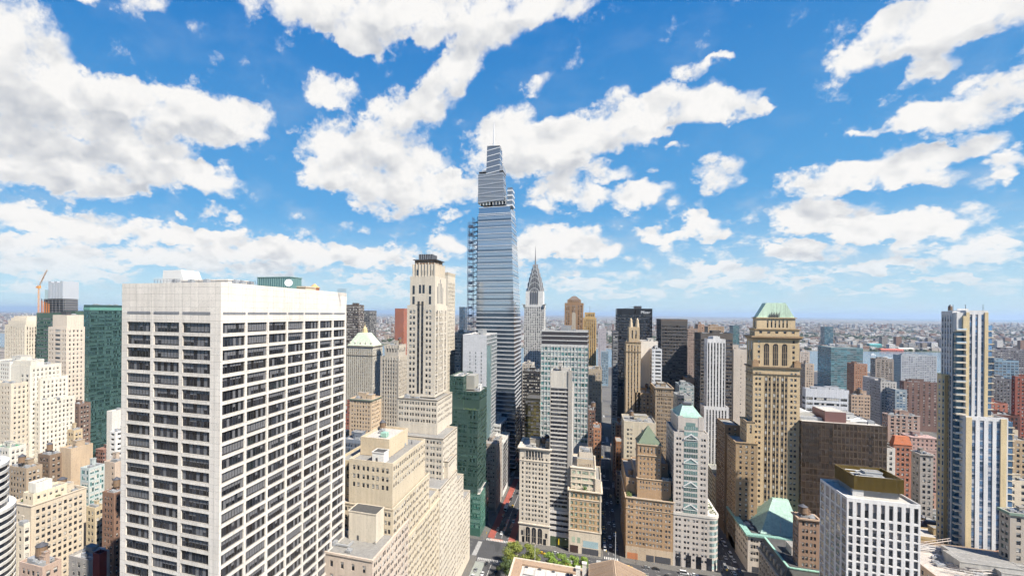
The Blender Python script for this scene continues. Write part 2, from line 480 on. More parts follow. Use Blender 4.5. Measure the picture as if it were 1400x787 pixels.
def win_mesh(w, h, kind, var, mats):
    key = (round(w, 2), round(h, 2), kind, var % 8, tuple(m.name for m in mats))
    if key not in WMESH:
        b = win_geo(w, h, kind, var, True)
        me = bpy.data.meshes.new("window"); me.from_pydata(b.v, [], b.f)
        for mt in mats: me.materials.append(mt)
        me.polygons.foreach_set('material_index', b.mi); me.update()
        WMESH[key] = me
    return WMESH[key]
WGEO = {}
MAXWIN = 100
def place_windows(root, wins, mats, ylim=787, maxn=MAXWIN):
    """wins: (pos, angle, w, h, kind, outward normal). The largest in the picture become objects, the rest one part"""
    scored = []
    for wn in wins:
        p = wn[0]; c = (p[0], p[1], p[2] + wn[3] / 2)
        px, py, k = proj(c)
        vis = -5 < px < 1405 and -5 < py < min(ylim, 792)
        to = Vector((0, 0, CAM_H)) - Vector(c)
        facing = to.normalized().dot(Vector((wn[5][0], wn[5][1], 0)))
        s = (wn[2] * wn[3] * max(facing, 0) / (k * k)) if vis and k > 1 else 0
        scored.append((s, random.random(), wn))
    scored.sort(key=lambda q: -q[0])
    rest = MB(); nrest = 0
    ox, oy, oz = root.location
    for i, (s, r, wn) in enumerate(scored):
        p, ang, w, h, kind, nrm = wn
        var = random.choice((0, 1, 2, 3, 4, 5, 6, 7))
        if i < maxn and s > 0:
            o = bpy.data.objects.new("window", win_mesh(w, h, kind, var, mats)); COL.objects.link(o)
            o.parent = root; o.location = (p[0] - ox, p[1] - oy, p[2] - oz); o.rotation_euler = (0, 0, ang)
        else:
            key = (round(w, 2), round(h, 2), kind, var)
            if key not in WGEO: WGEO[key] = win_geo(w, h, kind, var, False)
            b = WGEO[key]; c, sn = math.cos(ang), math.sin(ang); n = len(rest.v)
            rest.v.extend([(p[0] + x * c - y * sn, p[1] + x * sn + y * c, p[2] + z) for x, y, z in b.v])
            rest.f.extend([tuple(n + k for k in f) for f in b.f]); rest.mi.extend(b.mi); nrest += 1
    if nrest:
        o = rest.build("windows", mats, root); o['kind'] = 'stuff'

# ---------------------------------------------------------------- facades
def ST(**k):
    d = dict(bay=3.2, ww=1.5, fl=3.6, wh=2.0, sill=None, rec=.28, kind='sash', pair=0, gap=.35, sp=0, edge=1.2, top=2.6, bot=5.0, cols=None, rows=None, minz=0, pier=0)
    d.update(k); return d
def columns(W, s):
    """window intervals along a face of width W"""
    if s['cols'] is not None:
        return [(a * W, b * W) for a, b in s['cols']]
    e = min(s['edge'], W * .12)
    n = max(1, int(round((W - 2 * e) / s['bay'])))
    bay = (W - 2 * e) / n; out = []
    for i in range(n):
        c = e + bay * (i + .5)
        if s['pair'] > 1:
            k = s['pair']; ww = min(s['ww'], (bay - .5) / k - s['gap'])
            tot = k * ww + (k - 1) * s['gap']
            for j in range(k):
                a = c - tot / 2 + j * (ww + s['gap']); out.append((a, a + ww))
        else:
            ww = min(s['ww'], bay - .12); out.append((c - ww / 2, c + ww / 2))
    return out
def storeys(z0, z1, s):
    if s['rows'] is not None: return [(z1 - b, z1 - a) for a, b in reversed(s['rows'])]
    out = []; z = z1 - s['top'] - s['wh']
    while z > max(z0 + s['bot'], s['minz']):
        out.append((z, z + s['wh'])); z -= s['fl']
    return out[::-1]
def facade(mb, wins, o, u, n, W, z0, z1, s):
    """masonry with real recesses; slots 0 wall, 1 spandrel/reveal trim"""
    cols = columns(W, s); rows = storeys(z0, z1, s); rec = s['rec']
    ang = math.atan2(u[1], u[0])
    def P(a, z, d=0.0): return (o[0] + u[0] * a - n[0] * d, o[1] + u[1] * a - n[1] * d, z)
    def Q(a, b, c, d, dep=0.0, m=0): mb.poly([P(a, c, dep), P(b, c, dep), P(b, d, dep), P(a, d, dep)], m)
    if not rows or not cols:
        Q(0, W, z0, z1); return
    def reveal(a, b, c, d):
        mb.poly([P(a, c), P(a, c, rec), P(a, d, rec), P(a, d)][::-1], 0)
        mb.poly([P(b, c), P(b, c, rec), P(b, d, rec), P(b, d)], 0)
    if s['sp']:
        # continuous channels: piers run through, spandrels sit back between the windows
        zb, zt = rows[0][0], rows[-1][1]
        Q(0, W, z0, zb); Q(0, W, zt, z1)
        last = 0.0
        for a, b in cols:
            Q(last, a, zb, zt); last = b
            reveal(a, b, zb, zt)
            mb.poly([P(a, zb), P(b, zb), P(b, zb, rec), P(a, zb, rec)], 0)
            mb.poly([P(a, zt), P(a, zt, rec), P(b, zt, rec), P(b, zt)], 0)
            for i, (c, d) in enumerate(rows):
                wins.append((P((a + b) / 2, c, rec), ang, b - a, d - c, s['kind'], n))
                if i + 1 < len(rows): Q(a, b, d, rows[i + 1][0], rec - .04, 1)
        Q(last, W, zb, zt)
    else:
        zl = z0
        for c, d in rows:
            Q(0, W, zl, c); zl = d
            last = 0.0
            for a, b in cols:
                Q(last, a, c, d); last = b
                reveal(a, b, c, d)
                mb.poly([P(a, c), P(b, c), P(b, c, rec), P(a, c, rec)], 0)
                mb.poly([P(a, d), P(a, d, rec), P(b, d, rec), P(b, d)], 0)
                wins.append((P((a + b) / 2, c, rec), ang, b - a, d - c, s['kind'], n))
            Q(last, W, c, d)
        Q(0, W, zl, z1)
    if s['pier']:
        edges = [0.15] + [(cols[i][1] + cols[i + 1][0]) / 2 for i in range(len(cols) - 1)] + [W - .15]
        for e in edges:
            hw = .16 if s['pier'] is True else s['pier'] / 2
            zb, zt = rows[0][0] - .6, z1 - .05
            for (a, b, d0, d1) in ((e - hw, e + hw, -.35, -.35),):
                Q(a, b, zb, zt, -.35, 0)
                mb.poly([P(a, zb, .0), P(a, zb, -.35), P(a, zt, -.35), P(a, zt, .0)], 0)
                mb.poly([P(b, zb, -.35), P(b, zb, .0), P(b, zt, .0), P(b, zt, -.35)], 0)
                mb.poly([P(a, zt, -.35), P(b, zt, -.35), P(b, zt, 0), P(a, zt, 0)], 0)

FOOT = []      # footprints of what is already built: x0, x1, y0, y1, z, lowest visible row in the picture
def block(root, x0, x1, y0, y1, z0, z1, col, s=None, trim=None, wmats=None, side=None, ylim=787, roof=None, parapet=1.1, name="wall", cornice=None, wall=None, maxn=MAXWIN, s2=None, flat=False, faces=None):
    """one box-shaped mass of a building: wall with windows on the faces the street sees, roof slab, parapet"""
    b = MB(); wins = []
    if side is None: side = 'x1' if x1 < 0 else ('x0' if x0 > 0 else '')
    s2 = s2 or s
    if s2 is not None and side in ('x0', 'x1'):
        xx = x1 if side == 'x1' else x0
        g_ = abs(xx) / max((y0 + y1) / 2, 1)
        if g_ < .62: s2 = dict(s2); s2['rec'] = min(s2['rec'], .09)     # these walls carry their sashes near the face
    fc = faces if faces is not None else ['y0'] + ([side] if side else [])
    defs = {'y0': ((x0, y0), (1, 0), (0, -1), x1 - x0), 'x1': ((x1, y0), (0, 1), (1, 0), y1 - y0), 'x0': ((x0, y1), (0, -1), (-1, 0), y1 - y0), 'y1': ((x1, y1), (-1, 0), (0, 1), x1 - x0)}
    for k, (o, u, n, W) in defs.items():
        if s is not None and k in fc:
            facade(b, wins, o, u, n, W, z0, z1, s if k in ('y0', 'y1') else s2)
        else:
            P = lambda a, z: (o[0] + u[0] * a, o[1] + u[1] * a, z)
            b.poly([P(0, z0), P(W, z0), P(W, z1), P(0, z1)], 0)
    wm = wall or masonry(col)
    t = .35
    if parapet > 0:
        zr = z1 - parapet
        xs, ys = (x0, x0 + t, x1 - t, x1), (y0, y0 + t, y1 - t, y1)
        b.poly([(xs[0], ys[0], z1), (xs[3], ys[0], z1), (xs[3], ys[1], z1), (xs[0], ys[1], z1)])
        b.poly([(xs[0], ys[2], z1), (xs[3], ys[2], z1), (xs[3], ys[3], z1), (xs[0], ys[3], z1)])
        b.poly([(xs[0], ys[1], z1), (xs[1], ys[1], z1), (xs[1], ys[2], z1), (xs[0], ys[2], z1)])
        b.poly([(xs[2], ys[1], z1), (xs[3], ys[1], z1), (xs[3], ys[2], z1), (xs[2], ys[2], z1)])
        b.poly([(xs[1], ys[1], zr), (xs[1], ys[1], z1), (xs[2], ys[1], z1), (xs[2], ys[1], zr)][::-1])
        b.poly([(xs[1], ys[2], zr), (xs[2], ys[2], zr), (xs[2], ys[2], z1), (xs[1], ys[2], z1)])
        b.poly([(xs[1], ys[1], zr), (xs[1], ys[2], zr), (xs[1], ys[2], z1), (xs[1], ys[1], z1)])
        b.poly([(xs[2], ys[1], zr), (xs[2], ys[1], z1), (xs[2], ys[2], z1), (xs[2], ys[2], zr)])
    else: zr = z1
    b.build(name, [wm, masonry(trim or tuple(q * .6 for q in col))], root)
    r = MB()
    e = t + .01 if parapet > 0 else 0
    r.poly([(x0 + e, y0 + e, zr + .004), (x1 - e, y0 + e, zr + .004), (x1 - e, y1 - e, zr + .004), (x0 + e, y1 - e, zr + .004)])
    r.build("roof", roof or ROOF_G, root)
    if wins: place_windows(root, wins, wmats or [GLASS, FR_DARK, BLIND], ylim, maxn)
    if cornice:
        for (dz, hh, out) in cornice:
            c = MB(); zz = z1 - dz
            ring(c, x0, x1, y0, y1, zz - hh, zz, out)
            c.build("cornice", masonry(trim or col), root)
    return zr
def ring(c, x0, x1, y0, y1, z0, z1, out, m=0):
    """band that goes round a box, standing proud of it"""
    i = .02
    X0, X1, Y0, Y1 = x0 - out, x1 + out, y0 - out, y1 + out
    c.box(X0, X1, Y0, y0 - i * 0 - .003, z0, z1, m); c.box(X0, X1, y1 + .003, Y1, z0, z1, m)
    c.box(X0, x0 - .003, y0 - .003, y1 + .003, z0, z1, m); c.box(x1 + .003, X1, y0 - .003, y1 + .003, z0, z1, m)

# ---------------------------------------------------------------- things that stand on roofs (parts of their building)
def tank(root, x, y, z, r=1.9, h=3.6, legs=3.0, mat=None, cone=None):
    t = MB(); t.cyl(x, y, z + legs, z + legs + h, r, r * .96, 16)
    o = t.build("water_tank", mat or WOOD, root)
    c = MB(); c.cyl(x, y, z + legs + h, z + legs + h + 1.3, r * 1.08, .12, 16); c.build("tank_roof", cone or METAL_D, root).parent = o
    for a in range(4):
        k = MB(); q = a * math.pi / 2 + .785
        k.tube((x + r * .8 * math.cos(q), y + r * .8 * math.sin(q), z), (x + r * .8 * math.cos(q), y + r * .8 * math.sin(q), z + legs), .14, 4)
        k.build("tank_leg", METAL_D, root).parent = o
def unit(root, x, y, z, w=2.6, d=2.2, h=1.6, mat=None):
    u = MB(); u.box(x - w/2, x + w/2, y - d/2, y + d/2, z + .25, z + h)
    u.box(x - w/2 + .2, x + w/2 - .2, y - d/2 + .2, y + d/2 - .2, z, z + .25)
    u.cyl(x, y, z + h, z + h + .22, min(w, d) * .36, n=12)
    u.build("air_conditioner", mat or METAL, root)
def bulkhead(root, x0, x1, y0, y1, z0, z1, mat, roof=None):
    u = MB(); u.box(x0, x1, y0, y1, z0, z1 - .3, 0); ring(u, x0, x1, y0, y1, z1 - .55, z1 - .1, .18)
    u.box(x0 + .25, x1 - .25, y0 + .25, y1 - .25, z1 - .3, z1 - .22, 1)
    u.poly([(x0 + (x1 - x0) * .3, y0 - .012, z0 + .1), (x0 + (x1 - x0) * .3 + 1.0, y0 - .012, z0 + .1), (x0 + (x1 - x0) * .3 + 1.0, y0 - .012, min(z0 + 2.2, z1 - .7)), (x0 + (x1 - x0) * .3, y0 - .012, min(z0 + 2.2, z1 - .7))], 2)
    u.build("roof_house", [mat, roof or ROOF_G, METAL_D], root)
def clutter(root, x0, x1, y0, y1, z, n=5, wallmat=None, tanks=0, seed=0, bulk=1):
    r = random.Random(seed * 131 + 7)
    W, D = x1 - x0, y1 - y0
    for i in range(bulk):
        w, d = W * r.uniform(.25, .45), D * r.uniform(.25, .45)
        a = x0 + r.uniform(.1, .5) * W; c = y0 + r.uniform(.25, .5) * D
        bulkhead(root, a, a + w, c, c + d, z, z + r.uniform(2.8, 5.5), wallmat or ROOF_P)
    for i in range(n):
        unit(root, x0 + W * r.uniform(.12, .88), y0 + D * r.uniform(.1, .9), z, r.uniform(1.6, 3.6), r.uniform(1.4, 2.6), r.uniform(1.1, 2.1))
    for i in range(max(1, n // 3)):
        q = MB(); a = x0 + W * r.uniform(.08, .5); c = y0 + D * r.uniform(.1, .85); L_ = W * r.uniform(.2, .42); hh = r.uniform(.5, 1.1)
        if r.random() < .5: q.box(a, a + L_, c, c + .8, z + .3, z + .3 + hh); q.box(a + L_ - .8, a + L_ - .01, c + .81, min(c + D * .25, y1 - .3), z + .3, z + .3 + hh)
        else: q.tube((a, c, z + .5), (a + L_, c + r.uniform(-1, 1), z + .5), .22, 6); q.tube((a, c + .7, z + .4), (a + L_, c + .7, z + .4), .15, 6)
        q.build("duct", METAL, root)
    for i in range(n // 2 + 1):
        q = MB(); a, c = x0 + W * r.uniform(.06, .94), y0 + D * r.uniform(.06, .94); q.cyl(a, c, z, z + r.uniform(.7, 1.8), .22, n=7); q.cyl(a, c, z + 1.8, z + 2.0, .4, .1, 7); q.build("vent_pipe", METAL_D if i % 2 else METAL, root)
    for i in range(tanks):
        tank(root, x0 + W * r.uniform(.2, .8), y0 + D * r.uniform(.3, .8), z, r.uniform(1.6, 2.2))
def pyramid(root, x0, x1, y0, y1, z0, z1, mat, tx=0.0, ty=0.0, name="hipped_roof", eave=.3):
    """hipped roof; tx, ty = half sizes of the flat or ridge at the top"""
    b = MB(); cx, cyy = (x0 + x1) / 2, (y0 + y1) / 2
    tx = max(tx, .15); ty = max(ty, .15)
    b.prism([(x0 - eave, y0 - eave), (x1 + eave, y0 - eave), (x1 + eave, y1 + eave), (x0 - eave, y1 + eave)], z0, z0 + .4)
    b.prism([(x0, y0), (x1, y0), (x1, y1), (x0, y1)], z0 + .4, z1, pts1=[(cx - tx, cyy - ty), (cx + tx, cyy - ty), (cx + tx, cyy + ty), (cx - tx, cyy + ty)])
    return b.build(name, mat, root)
def copper(c=(.24, .38, .31)):
    key = ('cop', c)
    if key in MATS: return MATS[key]
    mt, g, p = newmat("verdigris_copper")
    pos = g.node('ShaderNodeNewGeometry').outputs['Position']
    col, fine = weather(g, g.rgb(c), 1.9)
    x = g.sep(pos)
    seam = g.m('LESS_THAN', g.m('FRACT', g.m('DIVIDE', g.m('ADD', x[0], g.m('MULTIPLY', x[1], .37)), 1.1)), .1)
    col = g.v('SCALE', col, g.m('SUBTRACT', 1.0, g.m('MULTIPLY', seam, .30)))
    g.L.new(col, p.inputs['Base Color']); p.inputs['Roughness'].default_value = .7
    MATS[key] = mt; return mt
def spec(l, r, t, Y, far=None, D=None, ct=None):
    """photograph measurements -> footprint: front face from column l to r at depth Y, top row t at the corner nearest the street axis"""
    A = at(l, t, Y); B = at(r, t, Y)
    x0, x1 = A.x, B.x
    if x1 < 0: c = B
    elif x0 > 0: c = A
    else: c = B
    if far is not None:
        q = ray(far, t); Y2 = c.x * q.y / q.x
    else: Y2 = Y + D
    return x0, x1, Y, Y2, c.z

# ================================================================ large buildings
CREAM = (.62, .54, .41); BUFF = (.56, .47, .35); TAN = (.47, .36, .22); PALE = (.66, .61, .53); WHITE = (.74, .72, .68); TRAV = (.73, .67, .595)
GREY = (.40, .39, .37); BRICK = (.27, .125, .075); BROWN = (.20, .13, .085); ROSE = (.50, .38, .30)
def reg(x0, x1, y0, y1, yb): FOOT.append((x0, x1, y0, y1, yb))
def hero(name, label, sp, yb, col, s=None, **k):
    """one-mass building from its measurements; returns root and box"""
    x0, x1, y0, y1, z = spec(*sp[:4], **sp[4]) if isinstance(sp[4], dict) else spec(*sp)
    root = thing(name, label, k.pop('cat', 'building'), (x0, y0, 0))
    cl = k.pop('clutter', None); ck = dict(tanks=k.pop('tanks', 0), bulk=k.pop('bulk', 1))
    seed = int(abs(x0) * 3 + y0)
    zr = block(root, x0, x1, y0, y1, 0, z, col, s, ylim=yb + 6, **k)
    if cl: clutter(root, x0 + .8, x1 - .8, y0 + .8, y1 - .8, zr + .01, cl, masonry(tuple(q * .9 for q in col)), seed=seed, **ck)
    reg(x0, x1, y0, y1, yb)
    return root, (x0, x1, y0, y1, z, zr)

# ---- white travertine slab, foreground left
def travertine_slab():
    x0, x1, y0, y1, z = spec(167, 302, 385.5, 107, far=474)
    r = thing("office_tower", "huge white travertine office slab with dark ribbon windows, nearest building in the foreground", "office tower", (x0, y0, 0))
    kw = dict(rec=.5, kind='8', wh=2.85, fl=3.82, top=11.4, bot=8)
    W = x1 - x0
    cols_w = [(8/135, 41.5/135), (46/135, 81/135), (85.5/135, 122/135)]
    s = ST(cols=cols_w, **kw)
    n = 7; e0, e1 = .006, .012
    bw = (1 - e0 - e1) / n
    s2 = ST(cols=[(e0 + bw * i + .0065, e0 + bw * (i + 1) - .0065) for i in range(n)], **kw)
    zr = block(r, x0, x1, y0, y1, 0, z, TRAV, s, s2=s2, wall=masonry(TRAV, .75, .95, (2.9, 1.9)), wmats=[GLASS_B, FR_DARK, BLIND_G], parapet=1.6, roof=ROOF_P)
    # louvre slots over the top storey
    for fx, (o, u, nn, L), cols in (('y0', ((x0, y0), (1, 0), (0, -1), W), s['cols']), ('x1', ((x1, y0), (0, 1), (1, 0), y1 - y0), s2['cols'])):
        for a, b in cols:
            q = MB(); A, B = a * L, b * L; zt, zb = z - 8.3, z - 9.1
            P = lambda t, zz, d: (o[0] + u[0] * t + nn[0] * d, o[1] + u[1] * t + nn[1] * d, zz)
            q.poly([P(A, zb, .012), P(B, zb, .012), P(B, zt, .012), P(A, zt, .012)], 0)
            for i in range(3):
                zz = zb + .12 + i * .24
                q.poly([P(A, zz, .1), P(B, zz, .1), P(B, zz + .1, .02), P(A, zz + .1, .02)], 1)
            q.build("louvre", [METAL_D, METAL], r)
    # roof plant that shows over the parapet
    def onroof(px, Y): return at(px, 380, Y).x
    f = MB(); Y = 132; a, b = onroof(221, Y), onroof(256, Y); zt = at(232, 369, Y).z
    f.prism([(a, Y), (b, Y), (b, Y + 9), (a, Y + 9)], zr, zt, pts1=[(a + .3, Y + .4), (a + (b - a) * .72, Y + .4), (a + (b - a) * .72, Y + 8.6), (a + .3, Y + 8.6)])
    f.build("cooling_tower", plain((.72, .71, .68), .6), r)
    Y = 128; a, b = onroof(248, Y), onroof(312, Y)
    bulkhead(r, a, b, Y, Y + 10, zr, at(280, 381.5, Y).z, masonry(TRAV))
    Y = 146; a, b = onroof(352, Y), onroof(397, Y); zt = at(375, 376.5, Y).z
    t = MB(); t.box(a, b, Y, Y + 7, zr, zt - .6, 0); ring(t, a, b, Y, Y + 7, zt - .75, zt - .45, .2, 1)
    for i in range(15):
        xx = a + (b - a) * (i + .5) / 15; t.box(xx - .08, xx + .08, Y - .22, Y - .003, zr + .3, zt - .9, 1)
    for i in range(7):
        yy = Y + 7 * (i + .5) / 7; t.box(b + .003, b + .22, yy - .08, yy + .08, zr + .3, zt - .9, 1)
    t.build("cooling_plant", [plain((.12, .24, .25), .5), plain((.20, .32, .31), .5)], r)
    Y = 150; bulkhead(r, onroof(384, Y), onroof(418, Y), Y, Y + 7, zr, at(400, 390.8, Y).z, masonry((.62, .5, .36)))
    Y = 140; d = MB(); c = Vector((onroof(395, Y), Y, at(395, 387, Y).z))
    d.tube((c.x, c.y, zr), tuple(c), .14); 
    ax = Vector((.4, -.75, .35)).normalized(); e1_ = ax.orthogonal().normalized(); e2_ = ax.cross(e1_)
    prev = None
    for k in range(5):
        rr = 1.35 * k / 4; cc = c + ax * (.45 * (k / 4) ** 2)
        rg = [cc + e1_ * (rr * math.cos(2 * math.pi * i / 16)) + e2_ * (rr * math.sin(2 * math.pi * i / 16)) for i in range(16)]
        if prev:
            for i in range(16): d.poly([prev[i], prev[(i+1) % 16], rg[(i+1) % 16], rg[i]])
        prev = rg
    d.build("satellite_dish", plain((.78, .78, .77), .5), r)
    Y = 158; tk = at(430, 396, Y)
    w = MB(); w.cyl(tk.x, Y, zr, at(430, 393.5, Y).z, 1.85, n=16); w.build("water_tank", plain((.36, .16, .10), .8), r)
    w = MB(); w.cyl(tk.x, Y, at(430, 393.5, Y).z, at(430, 387.8, Y).z, 2.2, .15, n=16); w.build("tank_roof", plain((.62, .36, .16), .8), r)
    for px, Y in ((240, 112), (262, 114), (283, 114), (322, 118), (331, 121), (343, 126)): unit(r, onroof(px, Y), Y, zr + .3, 1.5, 1.5, 2.6)
    for lo, hi, Y in ((211, 246, 110), (318, 350, 124), (462, 473, 172)):
        q = MB(); a, b = onroof(lo, Y), onroof(hi, Y)
        for i in range(9): q.tube((a + (b - a) * i / 8, Y, zr), (a + (b - a) * i / 8, Y, z + 1.3), .045, 4)
        q.tube((a, Y, z + 1.3), (b, Y, z + 1.3), .05, 4); q.tube((a, Y, z + .7), (b, Y, z + .7), .04, 4)
        q.build("railing", METAL_D, r)
    q = MB(); Y = 122
    for px in (258, 265, 272): q.tube((onroof(px, Y), Y, zr), (onroof(px, Y), Y, z + 2.2 + (px % 3) * .5), .05, 4)
    q.tube((onroof(256, Y), Y, z + 2.4), (onroof(276, Y), Y, z + 2.4), .05, 4)
    q.build("antenna", METAL_D, r)
    reg(x0, x1, y0, y1, 795)
travertine_slab()

# ---- long stepped cream building on the near street, then the slim tower on the corner
def stepped_cream():
    x = -77.0
    r = thing("office_building", "long cream stone office building stepping up in terraces behind the white travertine slab", "office building", (-112, 164, 0))
    P2 = ST(bay=4.0, ww=1.15, pair=2, gap=.5, fl=3.6, wh=1.9, top=1.8, rec=.3, edge=.6)
    P1 = ST(bay=2.35, ww=1.15, fl=3.6, wh=1.9, top=1.8, rec=.3, edge=.5)
    pk = (.59, .48, .385); cr = (.60, .505, .365)
    z = block(r, -112, x, 164, 202, 0, 76.5, pk, ST(bay=4.4, ww=1.3, fl=5.2, wh=2.6, top=3.0, rec=.35), s2=P2, cornice=[(.0, .8, .35)], trim=pk)
    clutter(r, -108, -80, 166, 184, z, 4, masonry(pk), seed=3, bulk=0)
    bulkhead(r, at(480, 700, 180).x, at(517, 700, 180).x, 178, 186, z, at(500, 697, 180).z, masonry((.66, .58, .46)), ROOF_D)
    z = block(r, -112, x - .3, 202, 250, 0, 68.3, cr, P2, s2=P2, cornice=[(.0, .7, .3)], trim=cr)
    clutter(r, -108, -94, 205, 240, z, 4, masonry(cr), seed=5, bulk=1)
    z = block(r, -106, -78.3, 186.5, 235, 60, 86.8, cr, P2, s2=P2, cornice=[(.0, .6, .25)], trim=cr)
    z = block(r, -100.5, -79.6, 189, 232, 86.0, 105.2, cr, ST(bay=4.6, ww=1.4, pair=2, gap=.9, fl=3.7, wh=2.0, top=2.6), s2=P1, roof=ROOF_G, trim=cr)
    clutter(r, -98, -82, 192, 228, z, 5, masonry(cr), seed=8, bulk=0)
    bulkhead(r, -90, -84.5, 190.5, 196, z, 109, plain((.72, .70, .66), .6), ROOF_D)
    z = block(r, -100, -85.5, 199, 222, 104.3, 112.5, (.62, .50, .34), None, roof=ROOF_P)
    unit(r, -91, 206, z, 3, 3, 2.2, copper()); unit(r, -95, 212, z); tank(r, -97, 217, z, 1.5, 2.6, 1.5)
    z = block(r, -109, -100.6, 193, 222, 60, 103, (.58, .47, .30), ST(bay=3.4, fl=3.7, ww=1.2))
    z = block(r, -100, -77.9, 235.2, 250, 60, 73.2, cr, P1, s2=P1, trim=cr)
    reg(-112, x, 164, 250, 787)
stepped_cream()
def corner_tower():
    r = thing("art_deco_tower", "slim cream art deco tower with stepped shoulders and dark plant on its crown", "tower", (-113, 250.5, 0))
    cr = (.63, .555, .445); sp = (.20, .17, .13)
    A = ST(bay=3.9, ww=1.15, pair=2, gap=.5, fl=3.6, wh=1.9, top=1.6, rec=.3, edge=.5)
    B = ST(bay=2.4, ww=1.15, fl=3.6, wh=1.9, top=1.6, rec=.3, edge=.5)
    x = -77.0
    kw = dict(trim=sp, cornice=[(.0, .55, .22)])
    block(r, -113, x, 250.5, 286, 0, 73, cr, A, s2=B, **kw)
    block(r, -108, x - .02, 286, 302, 0, 65, cr, A, s2=B, **kw)
    block(r, -108, x - .04, 302, 321, 0, 47.6, cr, A, s2=B, **kw)
    z = block(r, -112, -78.4, 271, 287, 72, 82, cr, A, s2=B, **kw)
    z = block(r, -110, -81, 268, 300, 64, 96, cr, A, s2=B, **kw)
    z = block(r, -114.5, -88, 279, 312, 95, 116.3, cr, A, s2=B, **kw)
    clutter(r, -113, -97, 279.5, 287, z, 3, masonry(cr), seed=2, bulk=0)
    # shaft: paired windows left and right of two dark channels
    x0, x1, y0 = -112.2, -93.0, 288.5
    fr = lambda a, b: (a / 38.0, b / 38.0)
    cw = [fr(3.2, 6.2), fr(7.8, 10.8), fr(14.0, 17.0), fr(19.2, 22.2), fr(25.4, 28.2), fr(29.8, 32.6)]
    zt = 174.9
    b = MB()
    sA = ST(cols=[cw[0], cw[1], cw[4], cw[5]], fl=3.72, wh=1.95, top=3.2, bot=1, rec=.3)
    L = 27.0
    c2 = [(.06, .12), (.14, .20), (.30, .345), (.40, .445), (.50, .545), (.60, .645), (.78, .83), (.86, .91)]
    z = block(r, x0, x1, y0, y0 + L, 116, zt, cr, sA, s2=ST(cols=c2, fl=3.72, wh=1.95, top=3.2, bot=1, rec=.3, sp=1), trim=sp)
    for (a, c) in (cw[2], cw[3]):
        W = x1 - x0; q = MB(); wi = []
        q.box(x0 + a * W, x0 + c * W, y0 - .05, y0 - .004, 118, zt + 2.5, 0); q.build("dark_channel", plain((.05, .05, .05), .5), r)
        for k in range(15):
            w = MB(); zz = 119 + k * 3.72
            w.box(x0 + a * W + .12, x0 + c * W - .12, y0 - .09, y0 - .052, zz, zz + 2.0, 0)
            w.build("window", [GLASS], r)
    # shoulders and crown
    for (xa, xb, ya, yb, za, zb) in ((-110.6, -93.6, y0 + .8, y0 + 25.5, zt, 193.5), (-109.4, -94.2, y0 + 1.6, y0 + 24.5, 193.5, 201.2)):
        block(r, xa, xb, ya, yb, za, zb, cr, None, parapet=1.0 if zb > 195 else 0)
    W = 17.0
    def flush(lo, hi, zz0, zz1, yf, tip=False):
        # window in a pale surround on the upper front
        for xx0, xx1 in ((lo, hi),):
            q = MB(); a = -110.6 + lo * W; c = -110.6 + hi * W
            if tip: q.prism([(a, yf - .06), (c, yf - .06), (c, yf - .004), (a, yf - .004)], zz0, zz1, 0); q.poly([(a, yf - .06, zz1), (c, yf - .06, zz1), ((a + c) / 2, yf - .06, zz1 + 1.6)], 0)
            else: q.box(a, c, yf - .06, yf - .004, zz0, zz1, 0)
            q.build("window", [GLASS], r)
    yf = y0 + .8
    for lo, hi, a, c in ((.10, .19, 175.5, 180.5), (.10, .19, 182, 187.5), (.36, .45, 182.5, 188), (.50, .59, 182.5, 188), (.76, .85, 175.5, 180.5), (.76, .85, 182, 187.5)): flush(lo, hi, a, c, yf)
    for lo, hi in ((.22, .30), (.44, .50), (.56, .62), (.80, .88)): flush(lo, hi, 194.2, 197.0, y0 + 1.6, True)
    for i in range(8):       # fluted ribs of the crown
        q = MB(); xx = -109.2 + i * 2.12; q.box(xx, xx + .5, y0 + 1.2, y0 + 1.597, 190 + (i % 2) * 1.5, 201.6 + (i % 3) * .4, 0); q.build("crown_rib", masonry(cr), r)
    for i in range(9):
        q = MB(); yy = y0 + 3 + i * 2.5; q.box(-94.197, -93.8, yy, yy + .6, 193, 201.6 + (i % 3) * .4, 0); q.build("crown_rib", masonry(cr), r)
    for i in range(5):       # tall channels on the street side
        q = MB(); yy = y0 + 5.5 + i * 3.0; q.box(-93.597, -93.55, yy, yy + 1.1, 176, 192 - abs(i - 2) * 2.5, 0); q.build("window", [GLASS], r)
    q = MB(); q.box(-108.3, -94.9, y0 + 3, y0 + 21, 201.2, 204.2, 0); q.build("roof_house", masonry((.30, .2, .13)), r)
    q = MB(); q.box(-109.3, -93.6, y0 + 2.2, y0 + 22, 204.21, 204.6, 0); q.build("roof_deck", METAL_D, r)
    q = MB(); q.box(-106.4, -97.2, y0 + 5, y0 + 16, 204.61, 208.2, 0)
    for i in range(6): q.box(-106.2 + i * 1.5, -105.9 + i * 1.5, y0 + 4.8, y0 + 4.997, 204.7, 208.6, 1)
    q.build("cooling_plant", [METAL_D, METAL], r)
    for xx, yy in ((-105, 292), (-101.5, 293), (-98.5, 297)):
        q = MB(); q.tube((xx, yy + 3, 208.2), (xx, yy + 3, 211.5), .09, 4); q.build("antenna", METAL, r)
    reg(-114.5, x, 250.5, 321, 787)
corner_tower()

